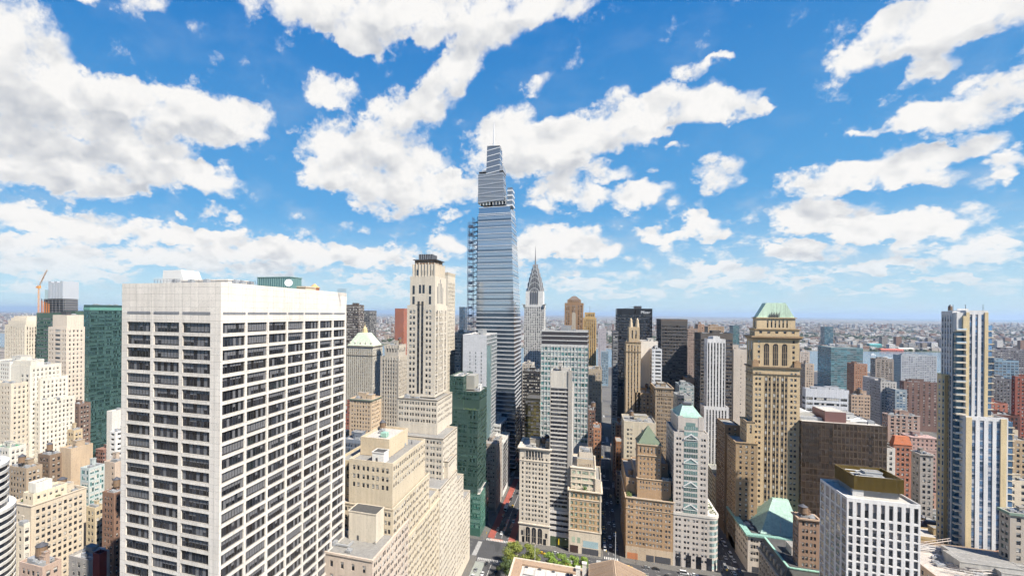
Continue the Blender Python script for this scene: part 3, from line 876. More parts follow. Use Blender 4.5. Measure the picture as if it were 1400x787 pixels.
# ---- tall tapering glass tower with stepped crown and mast
def glass_needle():
    Y = 510.0
    r = thing("skyscraper", "tallest tower, tapering blue glass with white bands, stepped slanted crown and a thin mast", "skyscraper", (-116, Y, 0))
    gl = [GLASS_SKY, plain((.62, .63, .64), .4), BLIND]
    band = plain((.70, .71, .72), .45, 0, "white_band")
    bandd = plain((.40, .42, .44), .45, 0, "grey_band")
    def X(px, py, dy=0): return at(px, py, Y + dy).x
    def tier(l0, c0, r0, yb, l1, c1, r1, yt, fl, glassmat=None, bm=None, slant=0.0, slant_end=0.0, bandh=.9, mid=None):
        zb, zt = at(c0, yb, Y).z, at(c1, yt, Y).z
        def outline(l, c, rr, yy):
            a = X(l, yy); b = X(c, yy)
            q = ray(rr, yy); d = b * q.y / q.x - Y
            d = max(min(d, 60), 12)
            return [(a, Y), (b, Y), (b, Y + d), (a, Y + d)]
        o0, o1 = outline(l0, c0, r0, yb), outline(l1, c1, r1, yt)
        core = MB(); core.prism(o0, zb, zt, 0, 1, pts1=o1); core.build("glass_core", [glassmat or GLASS_SKY, METAL_D], r)
        n = max(1, int((zt - zb) / fl)); rest = MB()
        for i in range(n + 1):
            t0 = (i * fl) / (zt - zb); t1 = (i * fl + bandh) / (zt - zb)
            if t1 > 1: break
            def ol(t, out):
                q = [((1 - t) * p[0] + t * p1[0], (1 - t) * p[1] + t * p1[1]) for p, p1 in zip(o0, o1)]
                return [(q[0][0] - out, q[0][1] - out), (q[1][0] + out, q[1][1] - out), (q[2][0] + out, q[2][1] + out), (q[3][0] - out, q[3][1] + out)]
            b = MB(); p0, p1 = ol(t0, .25), ol(t1, .25); i0, i1 = ol(t0, .02), ol(t1, .02)
            za, zc = zb + t0 * (zt - zb), zb + t1 * (zt - zb)
            sl = slant
            ww = o0[1][0] - o0[0][0]
            def zz(p, base, kk): return base + sl * ((p[0] - o0[0][0]) / ww - .5) * (1 if i % 2 == 0 or not slant_end else slant_end)
            for k in range(4):
                j = (k + 1) % 4
                quad = [(*p0[k], zz(p0[k], za, k)), (*p0[j], zz(p0[j], za, j)), (*p1[j], zz(p1[j], zc, j)), (*p1[k], zz(p1[k], zc, k))]
                b.poly(quad)
                b.poly([(*i1[k], zz(i1[k], zc, k)), (*i1[j], zz(i1[j], zc, j)), (*p1[j], zz(p1[j], zc, j)), (*p1[k], zz(p1[k], zc, k))][::-1])
                b.poly([(*i0[k], zz(i0[k], za, k)), (*i0[j], zz(i0[j], za, j)), (*p0[j], zz(p0[j], za, j)), (*p0[k], zz(p0[k], za, k))])
            b.build("spandrel_band", bm or band, r)
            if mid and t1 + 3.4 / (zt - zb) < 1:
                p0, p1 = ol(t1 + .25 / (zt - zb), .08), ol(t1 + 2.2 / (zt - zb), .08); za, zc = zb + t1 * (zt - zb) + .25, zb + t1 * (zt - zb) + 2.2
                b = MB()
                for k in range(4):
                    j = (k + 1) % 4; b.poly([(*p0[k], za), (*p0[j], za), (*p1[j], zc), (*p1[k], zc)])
                b.build("shadow_glass_band", glass((.17, .215, .265), .55), r)  # greyer glass line between the pale bands
        return o1, zt
    tier(648, 704.5, 717, 640, 651.5, 702.5, 711.5, 428, 4.45, glass((.07, .095, .125), .45), bm=plain((.54, .55, .57), .45, 0, 'white_band'), bandh=1.15)
    tier(651.5, 702.5, 711.5, 428, 654, 698.5, 705.2, 291, 6.6, glass((.34, .385, .43), .6, .05, .45), bm=plain((.50, .52, .55), .45, 0, 'pale_band'), bandh=.8, mid=bandd)
    tier(654.5, 698, 704.8, 290.8, 655, 697.5, 704.2, 281, 7.0, GLASS_SKY, bandh=.6)
    # open top storeys still being closed in
    q = MB(); za, zb = at(660, 280.8, Y).z, at(660, 271, Y).z
    xa, xb = X(656.5, 275), X(696, 275)
    for i in range(10):
        xx = xa + (xb - xa) * i / 9
        q.box(xx - .3, xx + .3, Y + .2, Y + .8, za, zb + (1.5 if i % 3 else 0), 0)
    q.box(xa, xb, Y + .2, Y + .8, (za + zb) / 2 - .25, (za + zb) / 2 + .25, 0); q.box(xa, xb, Y + .1, Y + .9, zb - .4, zb + .1, 0)
    q.box(xa + 2, xa + 11, Y + 1.5, Y + 20, za, zb - .5, 1); q.box(xa + 14, xb - 6, Y + 2.5, Y + 26, za, zb - .6, 2)
    q.build("open_steel_frame", [plain((.74, .74, .72), .5), plain((.46, .45, .40), .7), plain((.30, .32, .34), .5)], r)
    lv = plain((.40, .42, .45), .4, .3, "louvre_fin")
    tier(653.5, 689.5, 693.2, 274, 654, 687.5, 691, 235, 4.6, glass((.20, .215, .235), .25, .25, .3), lv, slant=2.2, slant_end=-1.0, bandh=1.4)
    tier(693.4, 700.5, 703.8, 281, 693.8, 700.5, 703, 256, 5.2, glass((.22, .25, .28), .35), band, bandh=1.6)
    # slanted lid between the tiers
    a, b = X(654, 235), X(687.5, 235); zl, zh = at(660, 235, Y).z, at(684, 226, Y).z
    q = MB(); q.prism([(a, Y + .1), (b, Y + .1), (b, Y + 22), (a, Y + 22)], zl, zl + .2)
    q.poly([(a, Y + .1, zl + .2), (b, Y + .1, zl + .2), (b, Y + .1, zh)]); q.poly([(b, Y + .1, zl + .2), (b, Y + 22, zl + .2), (b, Y + 22, zh), (b, Y + .1, zh)]); q.poly([(a, Y + .1, zl + .2), (b, Y + .1, zh), (b, Y + 22, zh), (a, Y + 22, zl + .2)])
    q.poly([(a, Y + 22, zl + .2), (b, Y + 22, zh), (b, Y + 22, zl + .2)])
    q.build("slanted_lid", lv, r)
    tier(664.8, 683, 687.2, 235, 666, 683.4, 686.6, 200, 6.2, glass((.16, .18, .21), .4, .2, .3), band, slant=2.6, bandh=.8)
    q = MB(); a, b = X(666, 200), X(683.4, 200); zt = at(674, 200, Y).z
    q.prism([(a, Y), (b, Y), (b, Y + 11.5), (a, Y + 11.5)], zt, zt + 1.0, pts1=[(a, Y), (a + 6, Y), (a + 6, Y + 11.5), (a, Y + 11.5)]); q.build("crown_tip", lv, r)
    mast = MB(); mx = X(674, 190); mz = at(674, 161.5, Y).z
    mast.cyl(mx, Y + 5, zt, zt + (mz - zt) * .35, 1.0, .75, 8); mast.cyl(mx, Y + 5, zt + (mz - zt) * .35, zt + (mz - zt) * .75, .7, .45, 8); mast.cyl(mx, Y + 5, zt + (mz - zt) * .75, mz, .4, .1, 8)
    for i in range(9):
        zz = zt + 2 + i * 2.6; mast.box(mx - 1.3 + i * .1, mx + 1.3 - i * .1, Y + 4.8, Y + 5.2, zz, zz + .25)
    mast.build("mast", plain((.75, .76, .77), .4), r)
    # vertical glazing bars on the street faces, ground to crown
    reg(-118, -76, Y, Y + 45, 612)
    # builders' hoist on the far side
    h = thing("construction_hoist", "dark lattice builders' hoist climbing the left side of the tallest glass tower", "hoist tower", (X(643, 400), Y + 2, 0))
    xa, xb = X(638.5, 400), X(652, 400) - .3; zt = at(645, 296, Y).z; z0 = 40
    q = MB()
    for xx in (xa, (xa + xb) / 2, xb):
        for yy in (Y + 2, Y + 8): q.tube((xx, yy, z0), (xx, yy, zt if xx > xa else zt - 6), .32, 4)
    zz = z0; k = 0
    while zz < zt - 5:
        for yy in (Y + 2, Y + 8):
            q.tube((xa, yy, zz), (xb, yy, zz), .22, 4)
            q.tube((xa, yy, zz), ((xa + xb) / 2, yy, zz + 5), .14, 4); q.tube((xb, yy, zz), ((xa + xb) / 2, yy, zz + 5), .14, 4)
        q.box((xa + xb) / 2 + .4, xb - .3, Y + 2.6, Y + 7.4, zz + .3, zz + .6, 0)
        zz += 5; k += 1
    q.build("lattice_frame", plain((.09, .11, .15), .6), h)
    q = MB()
    for i in range(int((zt - z0) / 9)): q.box(xa + .4, (xa + xb) / 2 - .5, Y + 2.8, Y + 7.2, z0 + i * 9, z0 + i * 9 + 2.6)
    q.build("hoist_landing", plain((.12, .16, .24), .5), h)
    q = MB(); q.box(X(651, 420), X(654, 420), Y + 1.2, Y + 1.9, 30, at(652, 330, Y).z); q.build("netting_strip", plain((.10, .17, .30), .6), h)
glass_needle()

# ---- steel-crowned art deco spire
def deco_spire():
    Y = 860.0
    r = thing("art_deco_skyscraper", "white brick art deco skyscraper with tiered silver arched crown ending in a needle spire", "skyscraper", (-112, Y, 0))
    x0, x1 = at(716.5, 440, Y).x, at(743.5, 440, Y).x
    zt = at(744, 417, Y).z; W = x1 - x0; D = W
    wh = (.66, .65, .62)
    n = 11
    cols = [((i + .5) / n - .028, (i + .5) / n + .028) for i in range(n)]
    block(r, x0, x1, Y, Y + D, 0, zt, wh, ST(cols=cols, fl=4.3, wh=2.7, top=3, rec=.4, sp=1, minz=60), trim=(.36, .345, .33), ylim=520)
    # lower wings
    block(r, x0 - 7, x1 + 6, Y + 3, Y + D, 0, at(730, 503, Y).z, wh, ST(bay=4, fl=4.3, ww=1.8, minz=40), ylim=520)
    # corner ornaments
    for xx in (x0, x1):
        q = MB(); q.box(xx - 1.6, xx + 1.6, Y - 1.6, Y + 1.6, zt - 4, zt + 1.5); q.tube((xx, Y, zt), (xx + (-4 if xx == x0 else 4), Y - 1.5, zt + 2), .7, 6); q.build("corner_eagle", plain((.34, .33, .31), .4, .5), r)
    st = plain((.30, .29, .28), .45, .45, "stainless_steel", 1.6); rim = plain((.66, .65, .62), .35, .35, "polished_rim", .8); gr = plain((.13, .13, .14), .4, .3)
    cx = (x0 + x1) / 2; cyy = Y + D / 2
    zc = lambda py: at(731, py, Y).z
    # nested arches on both axes: (half width, top row, spring row)
    arches = [(.40, 393, 417), (.345, 385, 402), (.285, 378, 393), (.225, 372, 386), (.165, 366, 379), (.105, 360, 372)]
    q = MB(); q.box(x0 + W * .06, x1 - W * .06, Y + W * .06, Y + D - W * .06, zt, zc(398)); q.build("crown_base", masonry(wh), r)
    for k, (hw, pt, psp) in enumerate(arches):
        a = hw * W; zs, ztop = zc(psp), zc(pt)
        zlow = zt if k == 0 else zc(arches[k-1][2]) 
        pts = [(-a, zlow)] + [(-a * math.cos(math.pi * i / 14), zs + (ztop - zs) * math.sin(math.pi * i / 14) ** .8) for i in range(15)] + [(a, zlow)]
        dep = a + W * .03
        b = MB()
        for axis in (0, 1):
            def P(t, z, s): return (cx + t, cyy + s, z) if axis == 0 else (cx + s, cyy + t, z)
            for s in (-1, 1):
                f = [P(t, z, s * dep) for t, z in pts]
                if (s < 0) == (axis == 0): pass
                else: f = f[::-1]
                b.poly(f[::-1])
            for i in range(len(pts) - 1):
                (t0, za), (t1, zb2) = pts[i], pts[i + 1]
                f = [P(t0, za, -dep), P(t1, zb2, -dep), P(t1, zb2, dep), P(t0, za, dep)]
                b.poly(f if axis == 0 else f[::-1])
        b.build("crown_arch", st, r)
        e = MB(); th = W * .028          # bright rim along each arch, front and street side
        for axis, s in ((0, -1), (1, 1)):
            dd = dep + .12
            P = (lambda t_, z_: (cx + t_, cyy - dd, z_)) if axis == 0 else (lambda t_, z_: (cx + dd, cyy + t_, z_))
            for (t0, za), (t1, zb2) in zip(pts[:-1], pts[1:]):
                f0, f1 = (a - th) / a, (a - th) / a
                e.poly([P(t0, za), P(t1, zb2), P(t1 * f1, zb2 - th * .9 * (zb2 > zs)), P(t0 * f0, za - th * .9 * (za > zs))])
        e.build("arch_rim", rim, r)
        # triangular lights round each arch on the front and the street side
        nt = 7 if k < 3 else 5
        if k < 5:
            for axis, s in ((0, -1), (1, 1)):
                for i in range(nt):
                    th = math.pi * (i + .5) / nt; rr = a * .82
                    t, z = -rr * math.cos(th), zs + (ztop - zs) * .80 * math.sin(th)
                    w = a * .13; hgt = (ztop - zs) * .22
                    tri = MB(); dd = dep + .06
                    P = (lambda t_, z_: (cx + t_, cyy - dd, z_)) if axis == 0 else (lambda t_, z_: (cx + dd, cyy + t_, z_))
                    tri.poly([P(t - w, z - hgt), P(t + w, z - hgt), P(t, z + hgt)]); tri.build("window", gr, r)
    for i in range(4):       # tall lights of the crown base
        q = MB(); xx = cx + (i - 1.5) * W * .11; q.box(xx - W * .03, xx + W * .03, cyy - .43 * W - W * .03 - .12, cyy - .43 * W - W * .03 - .02, zt + 2, zc(398)); q.build("window", gr, r)
    sp = MB(); zz = zc(362); sp.cyl(cx, cyy, zz - 4, zc(348), W * .05, W * .025, 8); sp.cyl(cx, cyy, zc(348), zc(334), W * .022, W * .004, 8); sp.build("spire", st, r)
    reg(x0 - 7, x1 + 6, Y, Y + D, 508)
deco_spire()

# ================================================================ left of the street axis
def dct(**k): return k
PUN = lambda **k: ST(**{**dict(bay=3.0, ww=1.5, fl=3.6, wh=2.05, top=2.2), **k})

# green glass tower beside the travertine slab
def green_glass_tower():
    r, (x0, x1, y0, y1, z, zr) = hero("glass_tower", "dark green glass tower just left of the travertine slab", (114.5, 122.5, 416.5, 300, dct(far=172)), 585, (.05, .13, .11),
        ST(bay=4, ww=3.9, fl=3.6, wh=2.75, top=5.0, rec=.08, kind='3', edge=.05), s2=ST(bay=7.5, ww=7.4, fl=3.6, wh=2.75, top=5.0, rec=.08, kind='5', edge=.05),
        wall=plain((.065, .125, .12), .3, .3, "green_spandrel"), wmats=[glass((.09, .17, .165), .75, .04, .8), plain((.04, .09, .085), .4), plain((.08, .15, .14), .35, .2)], roof=ROOF_D)
    q = MB(); ring(q, x0, x1, y0, y1, z - 4.6, z - 2.2, .12); q.build("parapet_band", plain((.13, .31, .26), .4), r)
    clutter(r, x0 + 1, x1 - 1, y0 + 2, y1 - 4, zr, 6, METAL_D, seed=4, bulk=0)
green_glass_tower()

def buff_tower():
    x0, x1, y0, y1, z = spec(71, 91, 430.5, 262, far=114.5)
    r = thing("office_tower", "buff stone tower with a dark recessed bay, left of the green glass tower", "office tower", (x0, y0, 0))
    zl = at(91, 447, 262).z; c = (.66, .56, .45)
    s = PUN(bay=2.9, ww=1.2, fl=3.55, wh=1.8)
    block(r, x0 - 4.0, x1, y0, y1 + 1, 0, zl, c, ST(cols=[(.06, .12), (.2, .26), (.38, .66), (.78, .84), (.9, .96)], fl=3.55, wh=1.8, top=2), s2=s, ylim=560)
    zr = block(r, x0 + .5, x1 - .02, y0 + .3, y1, zl - 1.2, z, c, None, roof=ROOF_D)
    clutter(r, x0 + 2, x1 - 1, y0 + 2, y1 - 2, zr, 4, METAL_D, seed=6)
    reg(x0 - 4, x1, y0, y1 + 1, 555)
buff_tower()
hero("office_tower", "dark green office block with a flat top, half hidden behind the buff tower", (50, 104, 428, 330, dct(D=40)), 500, (.09, .15, .12), ST(bay=5, ww=4.4, fl=3.7, wh=1.9, top=5, rec=.1, kind='3', edge=.3), wmats=[GLASS_GREEN, FR_DARK, BLIND_G], clutter=4, roof=ROOF_D)

# tower still going up, with its crane
def rising_tower():
    Y = 640; x0, x1, y0, y1, z = spec(66, 86, 384, Y, D=30)
    r = thing("unfinished_tower", "unfinished tower with silver panels above an orange-netted concrete frame, far left", "tower", (x0 - 12, Y, 0))
    zf = at(80, 408, Y).z
    b = MB(); n = 5
    for i in range(n):
        a = x0 + (x1 - x0) * i / n; b.box(a + .3, a + (x1 - x0) / n - .3, Y, y1, zf, z - (i % 2) * 3)
    b.build("silver_cladding", plain((.55, .57, .60), .4, .2), r)
    f = MB(); k = 0; zz = 60
    xa = at(55.5, 420, Y).x
    while zz < zf:
        f.box(xa, x1, Y + .5, y1, zz, zz + .7, 0); zz += 4.6
    f.build("floor_slab", masonry((.36, .34, .32)), r)
    f = MB()
    for i in range(7):
        xx = xa + (x1 - xa - 1) * i / 6; f.box(xx, xx + 1, Y + 1, Y + 2, 0, zf)
    f.box(xa + 3, x1 - 1, Y + 4, y1 - 1, 0, zf - .5); f.build("concrete_frame", masonry((.14, .15, .17)), r)
    f = MB()
    for i in range(4):
        xx = xa + 2 + i * 6.3; f.box(xx, xx + 3, Y + .1, Y + .45, zf - 38 + i * 3, zf - 4 - i * 2)
    f.build("orange_netting", plain((.62, .22, .06), .8), r)
    f = MB(); f.box(xa + 2, x0 - .5, Y + 6, y1 - 2, zf, at(60, 396, Y).z); f.build("core_wall", plain((.45, .58, .60), .5), r)
    reg(xa, x1, Y, y1, 430)
    c = thing("tower_crane", "orange luffing crane standing beside the unfinished silver tower", "crane", (at(53, 430, Y).x, Y - 4, 0))
    def p(px, py, yy=Y - 4): return at(px, py, yy)
    o = plain((.75, .33, .07), .5)
    q = MB(); bx = p(53.2, 400).x
    for sx in (-1, 1):
        for sy in (-1, 1): q.tube((bx + sx * 1.1, Y - 4 + sy * 1.1, 0), (bx + sx * 1.1, Y - 4 + sy * 1.1, p(53, 392).z), .22, 4)
    for i in range(36):
        zz = 30 + i * 5; 
        if zz > p(53, 392).z - 5: break
        q.tube((bx - 1.1, Y - 5.1, zz), (bx + 1.1, Y - 5.1, zz + 5), .15, 4); q.tube((bx + 1.1, Y - 5.1, zz), (bx - 1.1, Y - 5.1, zz + 5), .15, 4)
    q.build("mast", o, c)
    q = MB(); q.box(bx - 2, bx + 2.4, Y - 6, Y - 2, p(53, 394).z, p(53, 390.5).z); q.box(bx - 6.5, bx - 2.01, Y - 5.5, Y - 2.5, p(53, 393.5).z, p(53, 391.5).z); q.build("cab", o, c)
    q = MB(); A = p(54, 391); B = p(64.5, 369)
    for dyy in (-.8, .8):
        q.tube((A.x, A.y + dyy, A.z), (B.x, B.y + dyy, B.z), .25, 4); q.tube((A.x - 1.6, A.y + dyy, A.z + 1.2), (B.x - .4, B.y + dyy, B.z), .2, 4)
    for i in range(10):
        u_ = A.lerp(B, i / 10); w_ = A.lerp(B, (i + 1) / 10); q.tube((u_.x, u_.y - .8, u_.z), (w_.x - 1.0 * (1 - i / 10), w_.y - .8, w_.z + .6), .13, 4)
    q.tube(tuple(p(50, 385)), (bx - 3, Y - 4, p(53, 392).z), .2, 4); q.tube(tuple(p(50, 385)), tuple(B), .07, 4)
    q.build("jib", o, c)
rising_tower()

def domed_cream_tower():
    Y = 330; x0, x1, y0, y1, z = spec(6.5, 34, 444, Y, D=22)
    c = (.68, .60, .48)
    r = thing("office_tower", "slender cream tower with a stepped rounded top at the far left edge", "office tower", (x0, Y, 0))
    block(r, x0, x1, y0, y1, 0, z, c, ST(bay=2.6, ww=1.0, fl=3.6, wh=2.4, top=2, sp=1), trim=(.42, .36, .29), ylim=520)
    zz = z
    for k, (ins, h) in enumerate(((2.0, 4.5), (3.6, 2.6), (5.2, 1.8))):
        q = MB(); q.box(x0 + ins, x1 - ins, y0 + ins, y1 - ins, zz, zz + h); q.build("setback", masonry(c), r); zz += h
    clutter(r, x0 + 6, x1 - 6, y0 + 6, y1 - 6, zz, 4, masonry(c), seed=2, bulk=0)
    reg(x0, x1, y0, y1, 500)
domed_cream_tower()

def cream_stepped_block():
    Y = 225; x0, x1, y0, y1, z = spec(15, 41, 500, Y, far=84)
    c = (.72, .66, .55)
    r = thing("apartment_block", "bright cream stepped apartment block with many small windows below the domed cream tower", "apartment block", (x0, Y, 0))
    s = PUN(bay=2.7, ww=1.15, fl=3.35, wh=1.75); s2 = PUN(bay=2.5, ww=1.15, fl=3.35, wh=1.75)
    zr = block(r, x0, x1, y0, y1, 0, z, c, ST(cols=[(.55, .66), (.80, .91)], fl=3.35, wh=1.7, top=6), s2=s2, ylim=610)
    clutter(r, x0 + 1, x1 - 1, y0 + 3, y1 - 2, zr, 4, masonry(c), seed=9)
    block(r, x0 + .4, x1 - 1, y0 + 1, y0 + 6, zr, z + 3.0, c, None)
    z2 = at(60, 531, Y - 6).z
    zr = block(r, x1 - 8, x1 + 2.5, y0 + 5, y1 + 3, 0, z - 9, c, s, s2=s2, ylim=610)
    zr = block(r, x1 - 8, x1 + 5.5, y0 + 3, y1 + 6, 0, z - 24, c, s, s2=s2, ylim=610)
    clutter(r, x1 + 2, x1 + 5, y0 + 4, y1, zr, 3, seed=4, bulk=0)
    reg(x0, x1 + 5, y0, y1 + 6, 600)
    x0, x1, y0, y1, z = spec(-12, 14.5, 524, 215, D=26)
    hero("apartment_block", "plain cream block with a stained front, cut by the left edge of the view", (-12, 14.8, 524, 215, dct(D=26)), 600, (.64, .55, .43), PUN(bay=2.7, ww=1.2, fl=3.4, wh=1.7), clutter=4)
    hero("apartment_block", "low white block with a penthouse at the far left edge, behind the stained cream block", (-15, 13.5, 494, 265, dct(D=26)), 530, (.74, .70, .62), PUN(bay=2.6, ww=1.3, fl=3.4, wh=1.8), clutter=3)
cream_stepped_block()

def wide_buff_block():
    Y = 165; x0, x1, y0, y1, z = spec(14, 42.5, 691, Y, far=118)
    c = (.63, .53, .40)
    r = thing("hotel", "wide buff hotel block with rows of square windows and planted roof terraces, lower left", "hotel", (x0, Y, 0))
    q = MB(); q.box(x0 - .02, x1 - .3, y0 - .25, y0 - .01, 0, z - 14); q.build('brick_front', masonry((.50, .34, .26)), r)
    zr = block(r, x0, x1, y0, y1, 0, z, c, ST(cols=[(.08, .16), (.22, .3), (.36, .44)], rows=[(4, 5.6), (8, 9.6)], top=4), s2=PUN(bay=2.75, ww=1.6, fl=3.4, wh=1.9, top=3.0, edge=1.8), cornice=[(.0, .5, .3)], trim=c, parapet=1.4)
    w = x1 - x0
    block(r, x0 + w * .30, x0 + w * .78, y0 + 3, y0 + 20, zr, z + 4.5, (.70, .60, .44), ST(bay=3.2, ww=1.3, rows=[(1.8, 3.4)]))
    block(r, x0 + w * .34, x0 + w * .70, y0 + 5, y0 + 13, z + 3.8, z + 9, (.74, .70, .60), None)
    clutter(r, x0 + 1, x1 - 1, y0 + 18, y1 - 2, zr, 8, masonry(c), seed=12, tanks=1)
    for k in range(7):
        b = MB(); rr = random.Random(k)
        cx, cyy = x0 + w * rr.uniform(.05, .3), y0 + rr.uniform(1, 8)
        if k > 3: cx, cyy = x1 - rr.uniform(1.2, 4), y0 + rr.uniform(12, 24)
        for i in range(60):
            p = Vector((rr.gauss(0, .5), rr.gauss(0, .5), abs(rr.gauss(.5, .4)))); a = Vector((rr.uniform(-1, 1), rr.uniform(-1, 1), rr.uniform(-1, 1))).normalized() * .28; d = a.orthogonal()
            o = Vector((cx, cyy, zr)); b.poly([tuple(o + p - a - d * .5), tuple(o + p + a - d * .5), tuple(o + p + a + d * .5), tuple(o + p - a + d * .5)])
        b.build("terrace_plant", plain((.07, .12, .03), .8), r)
    reg(x0, x1, y0, y1, 770)
wide_buff_block()

def striped_drum():
    Y = 112; rad = 15; cyy = Y + rad; cx = at(13, 672, cyy).x - rad
    def right_edge(c, rd_): return max(proj((c + rd_ * math.cos(t * .1), cyy + rd_ * math.sin(t * .1), 110))[0] for t in range(63))
    while right_edge(cx, rad + .35) > 13.5: cx -= .25
    r = thing("office_building", "rounded office building with black and white horizontal bands at the bottom left edge", "office building", (cx, cyy, 0))
    zt = at(5, 668, Y + 4).z
    wh = plain((.72, .70, .66), .6); n = 40
    def drum(rr, z1, z0, fl):
        c = MB(); c.cyl(cx, cyy, z0, z1 - .8, rr, n=n); c.build("glass_drum", glass((.02, .025, .035), .3), r)
        zz = z1
        while zz > max(z0, 40):
            b = MB(); b.cyl(cx, cyy, zz - 1.25, zz, rr + .35, n=n); b.build("white_band", wh, r); zz -= fl
    drum(rad, zt, 0, 3.1)
    zt2 = zt - 18.5
    r2_ = rad
    while right_edge(cx, r2_ + .35) < 23: r2_ += .2
    drum(r2_, zt2, 0, 3.1)
    t = MB(); t.box(cx - 8, cx + 11, cyy - 6, cyy + 8, zt - 1, zt + 6.5); ring(t, cx - 8, cx + 11, cyy - 6, cyy + 8, zt + 5.6, zt + 6.3, .3); t.build("roof_house", masonry((.40, .40, .40)), r)
    unit(r, cx + 4, cyy - 9, zt, 2, 2, 1.5)
    reg(cx - rad - 4, cx + rad + 4, cyy - rad - 4, cyy + rad + 4, 795)
striped_drum()

# near roofs at the bottom left
hero("loft_building", "pinkish brick loft with a cluttered tarred roof at the bottom left, beside the striped drum", (26, 58, 775, 126, dct(far=84)), 795, (.50, .36, .28), PUN(bay=2.6), clutter=9, tanks=1, bulk=2, roof=ROOF_G)
hero("loft_building", "low grey-roofed loft with metal ducts between the pink brick loft and the travertine slab", (94, 122, 765, 146, dct(far=150)), 795, (.34, .32, .30), PUN(bay=3), clutter=14, bulk=2, roof=ROOF_P)
hero("brick_building", "small dark red bulkhead building on the ground beside the white travertine slab", (127, 136, 757, 139, dct(far=146)), 795, (.16, .03, .03), None, roof=ROOF_D)
hero("office_building", "white-fronted low building squeezed between the striped drum and the buff hotel", (22, 33, 716, 140, dct(far=41)), 780, (.70, .62, .50), PUN(bay=2.6), clutter=2)
hero("brick_building", "brown brick block with pale window surrounds hard against the travertine slab's left edge", (140, 156, 674, 178, dct(far=175)), 760, (.26, .15, .10), PUN(bay=2.2, ww=1.1, fl=3.1, wh=1.7), clutter=4, tanks=1)
hero("office_building", "low buff building with dark windows behind the wide hotel block", (118, 130, 694, 186, dct(far=143)), 740, (.58, .47, .30), PUN(bay=2.2), clutter=3)
hero("glass_building", "pale blue-green glass office block with stepped balconies left of the travertine slab", (110, 122, 640, 200, dct(far=143)), 690, (.50, .56, .54), ST(bay=3, ww=2.6, fl=3.5, wh=2.3, top=1.5, rec=.1, kind='2'), s2=ST(bay=2.6, ww=2.35, fl=3.5, wh=2.5, top=1.2, rec=.1, kind='2', edge=.3), wmats=[GLASS_TEAL, plain((.5, .55, .54), .4), BLIND], clutter=4)
hero("party_wall_building", "tall windowless tan party wall rising behind the buff hotel", (82, 97, 613, 212, dct(far=127)), 690, (.56, .42, .28), None, clutter=3)
hero("apartment_block", "plain pink-beige block with a blank side wall beside the glass balconies", (142, 157, 632, 215, dct(far=178)), 690, (.58, .46, .36), ST(cols=[(.7, .85)], fl=3.4, wh=1.6), clutter=4)
hero("apartment_block", "dark brick block with a crowded roof, below the green glass tower", (92, 108, 552, 262, dct(far=124)), 600, (.22, .15, .12), PUN(bay=2.4), clutter=6)
hero("apartment_block", "tan corner block under the dark brick one, with punched windows", (92, 101, 588, 240, dct(far=113)), 612, (.58, .45, .28), PUN(bay=2.4), clutter=3)
hero("terraced_building", "white terraced block with stepped balconies beside the travertine slab", (150, 158, 590, 232, dct(far=190)), 640, (.72, .70, .66), ST(bay=4, ww=3.2, fl=3.3, wh=1.5, top=1.2, rec=.5, kind='3'), s2=ST(bay=5, ww=4.4, fl=3.3, wh=1.5, top=1.2, rec=.5, kind='3'), clutter=3)
hero("terraced_building", "upper white slab with a blank side, peeping past the travertine slab", (146, 153, 562, 262, dct(far=190)), 592, (.70, .66, .60), None, clutter=3)
hero("loft_building", "dark brown loft with fire-escaped front and a yellow-edged roof below the cream stepped block", (52, 68, 622, 205, dct(far=86)), 660, (.24, .17, .12), PUN(bay=2.6), clutter=8, tanks=1)
hero("loft_building", "brown brick lofts with bulkheads, stepping down at the left below the green-roofed block", (12, 36, 640, 190, dct(far=58)), 680, (.38, .29, .2), PUN(bay=2.6), clutter=9, tanks=1, bulk=2)
hero("school_building", "long white building with a bright green flat roof at the left edge", (-10, 12, 612, 205, dct(far=36)), 640, (.70, .65, .56), PUN(bay=2.6), clutter=2, roof=plain((.05, .24, .13), .9))

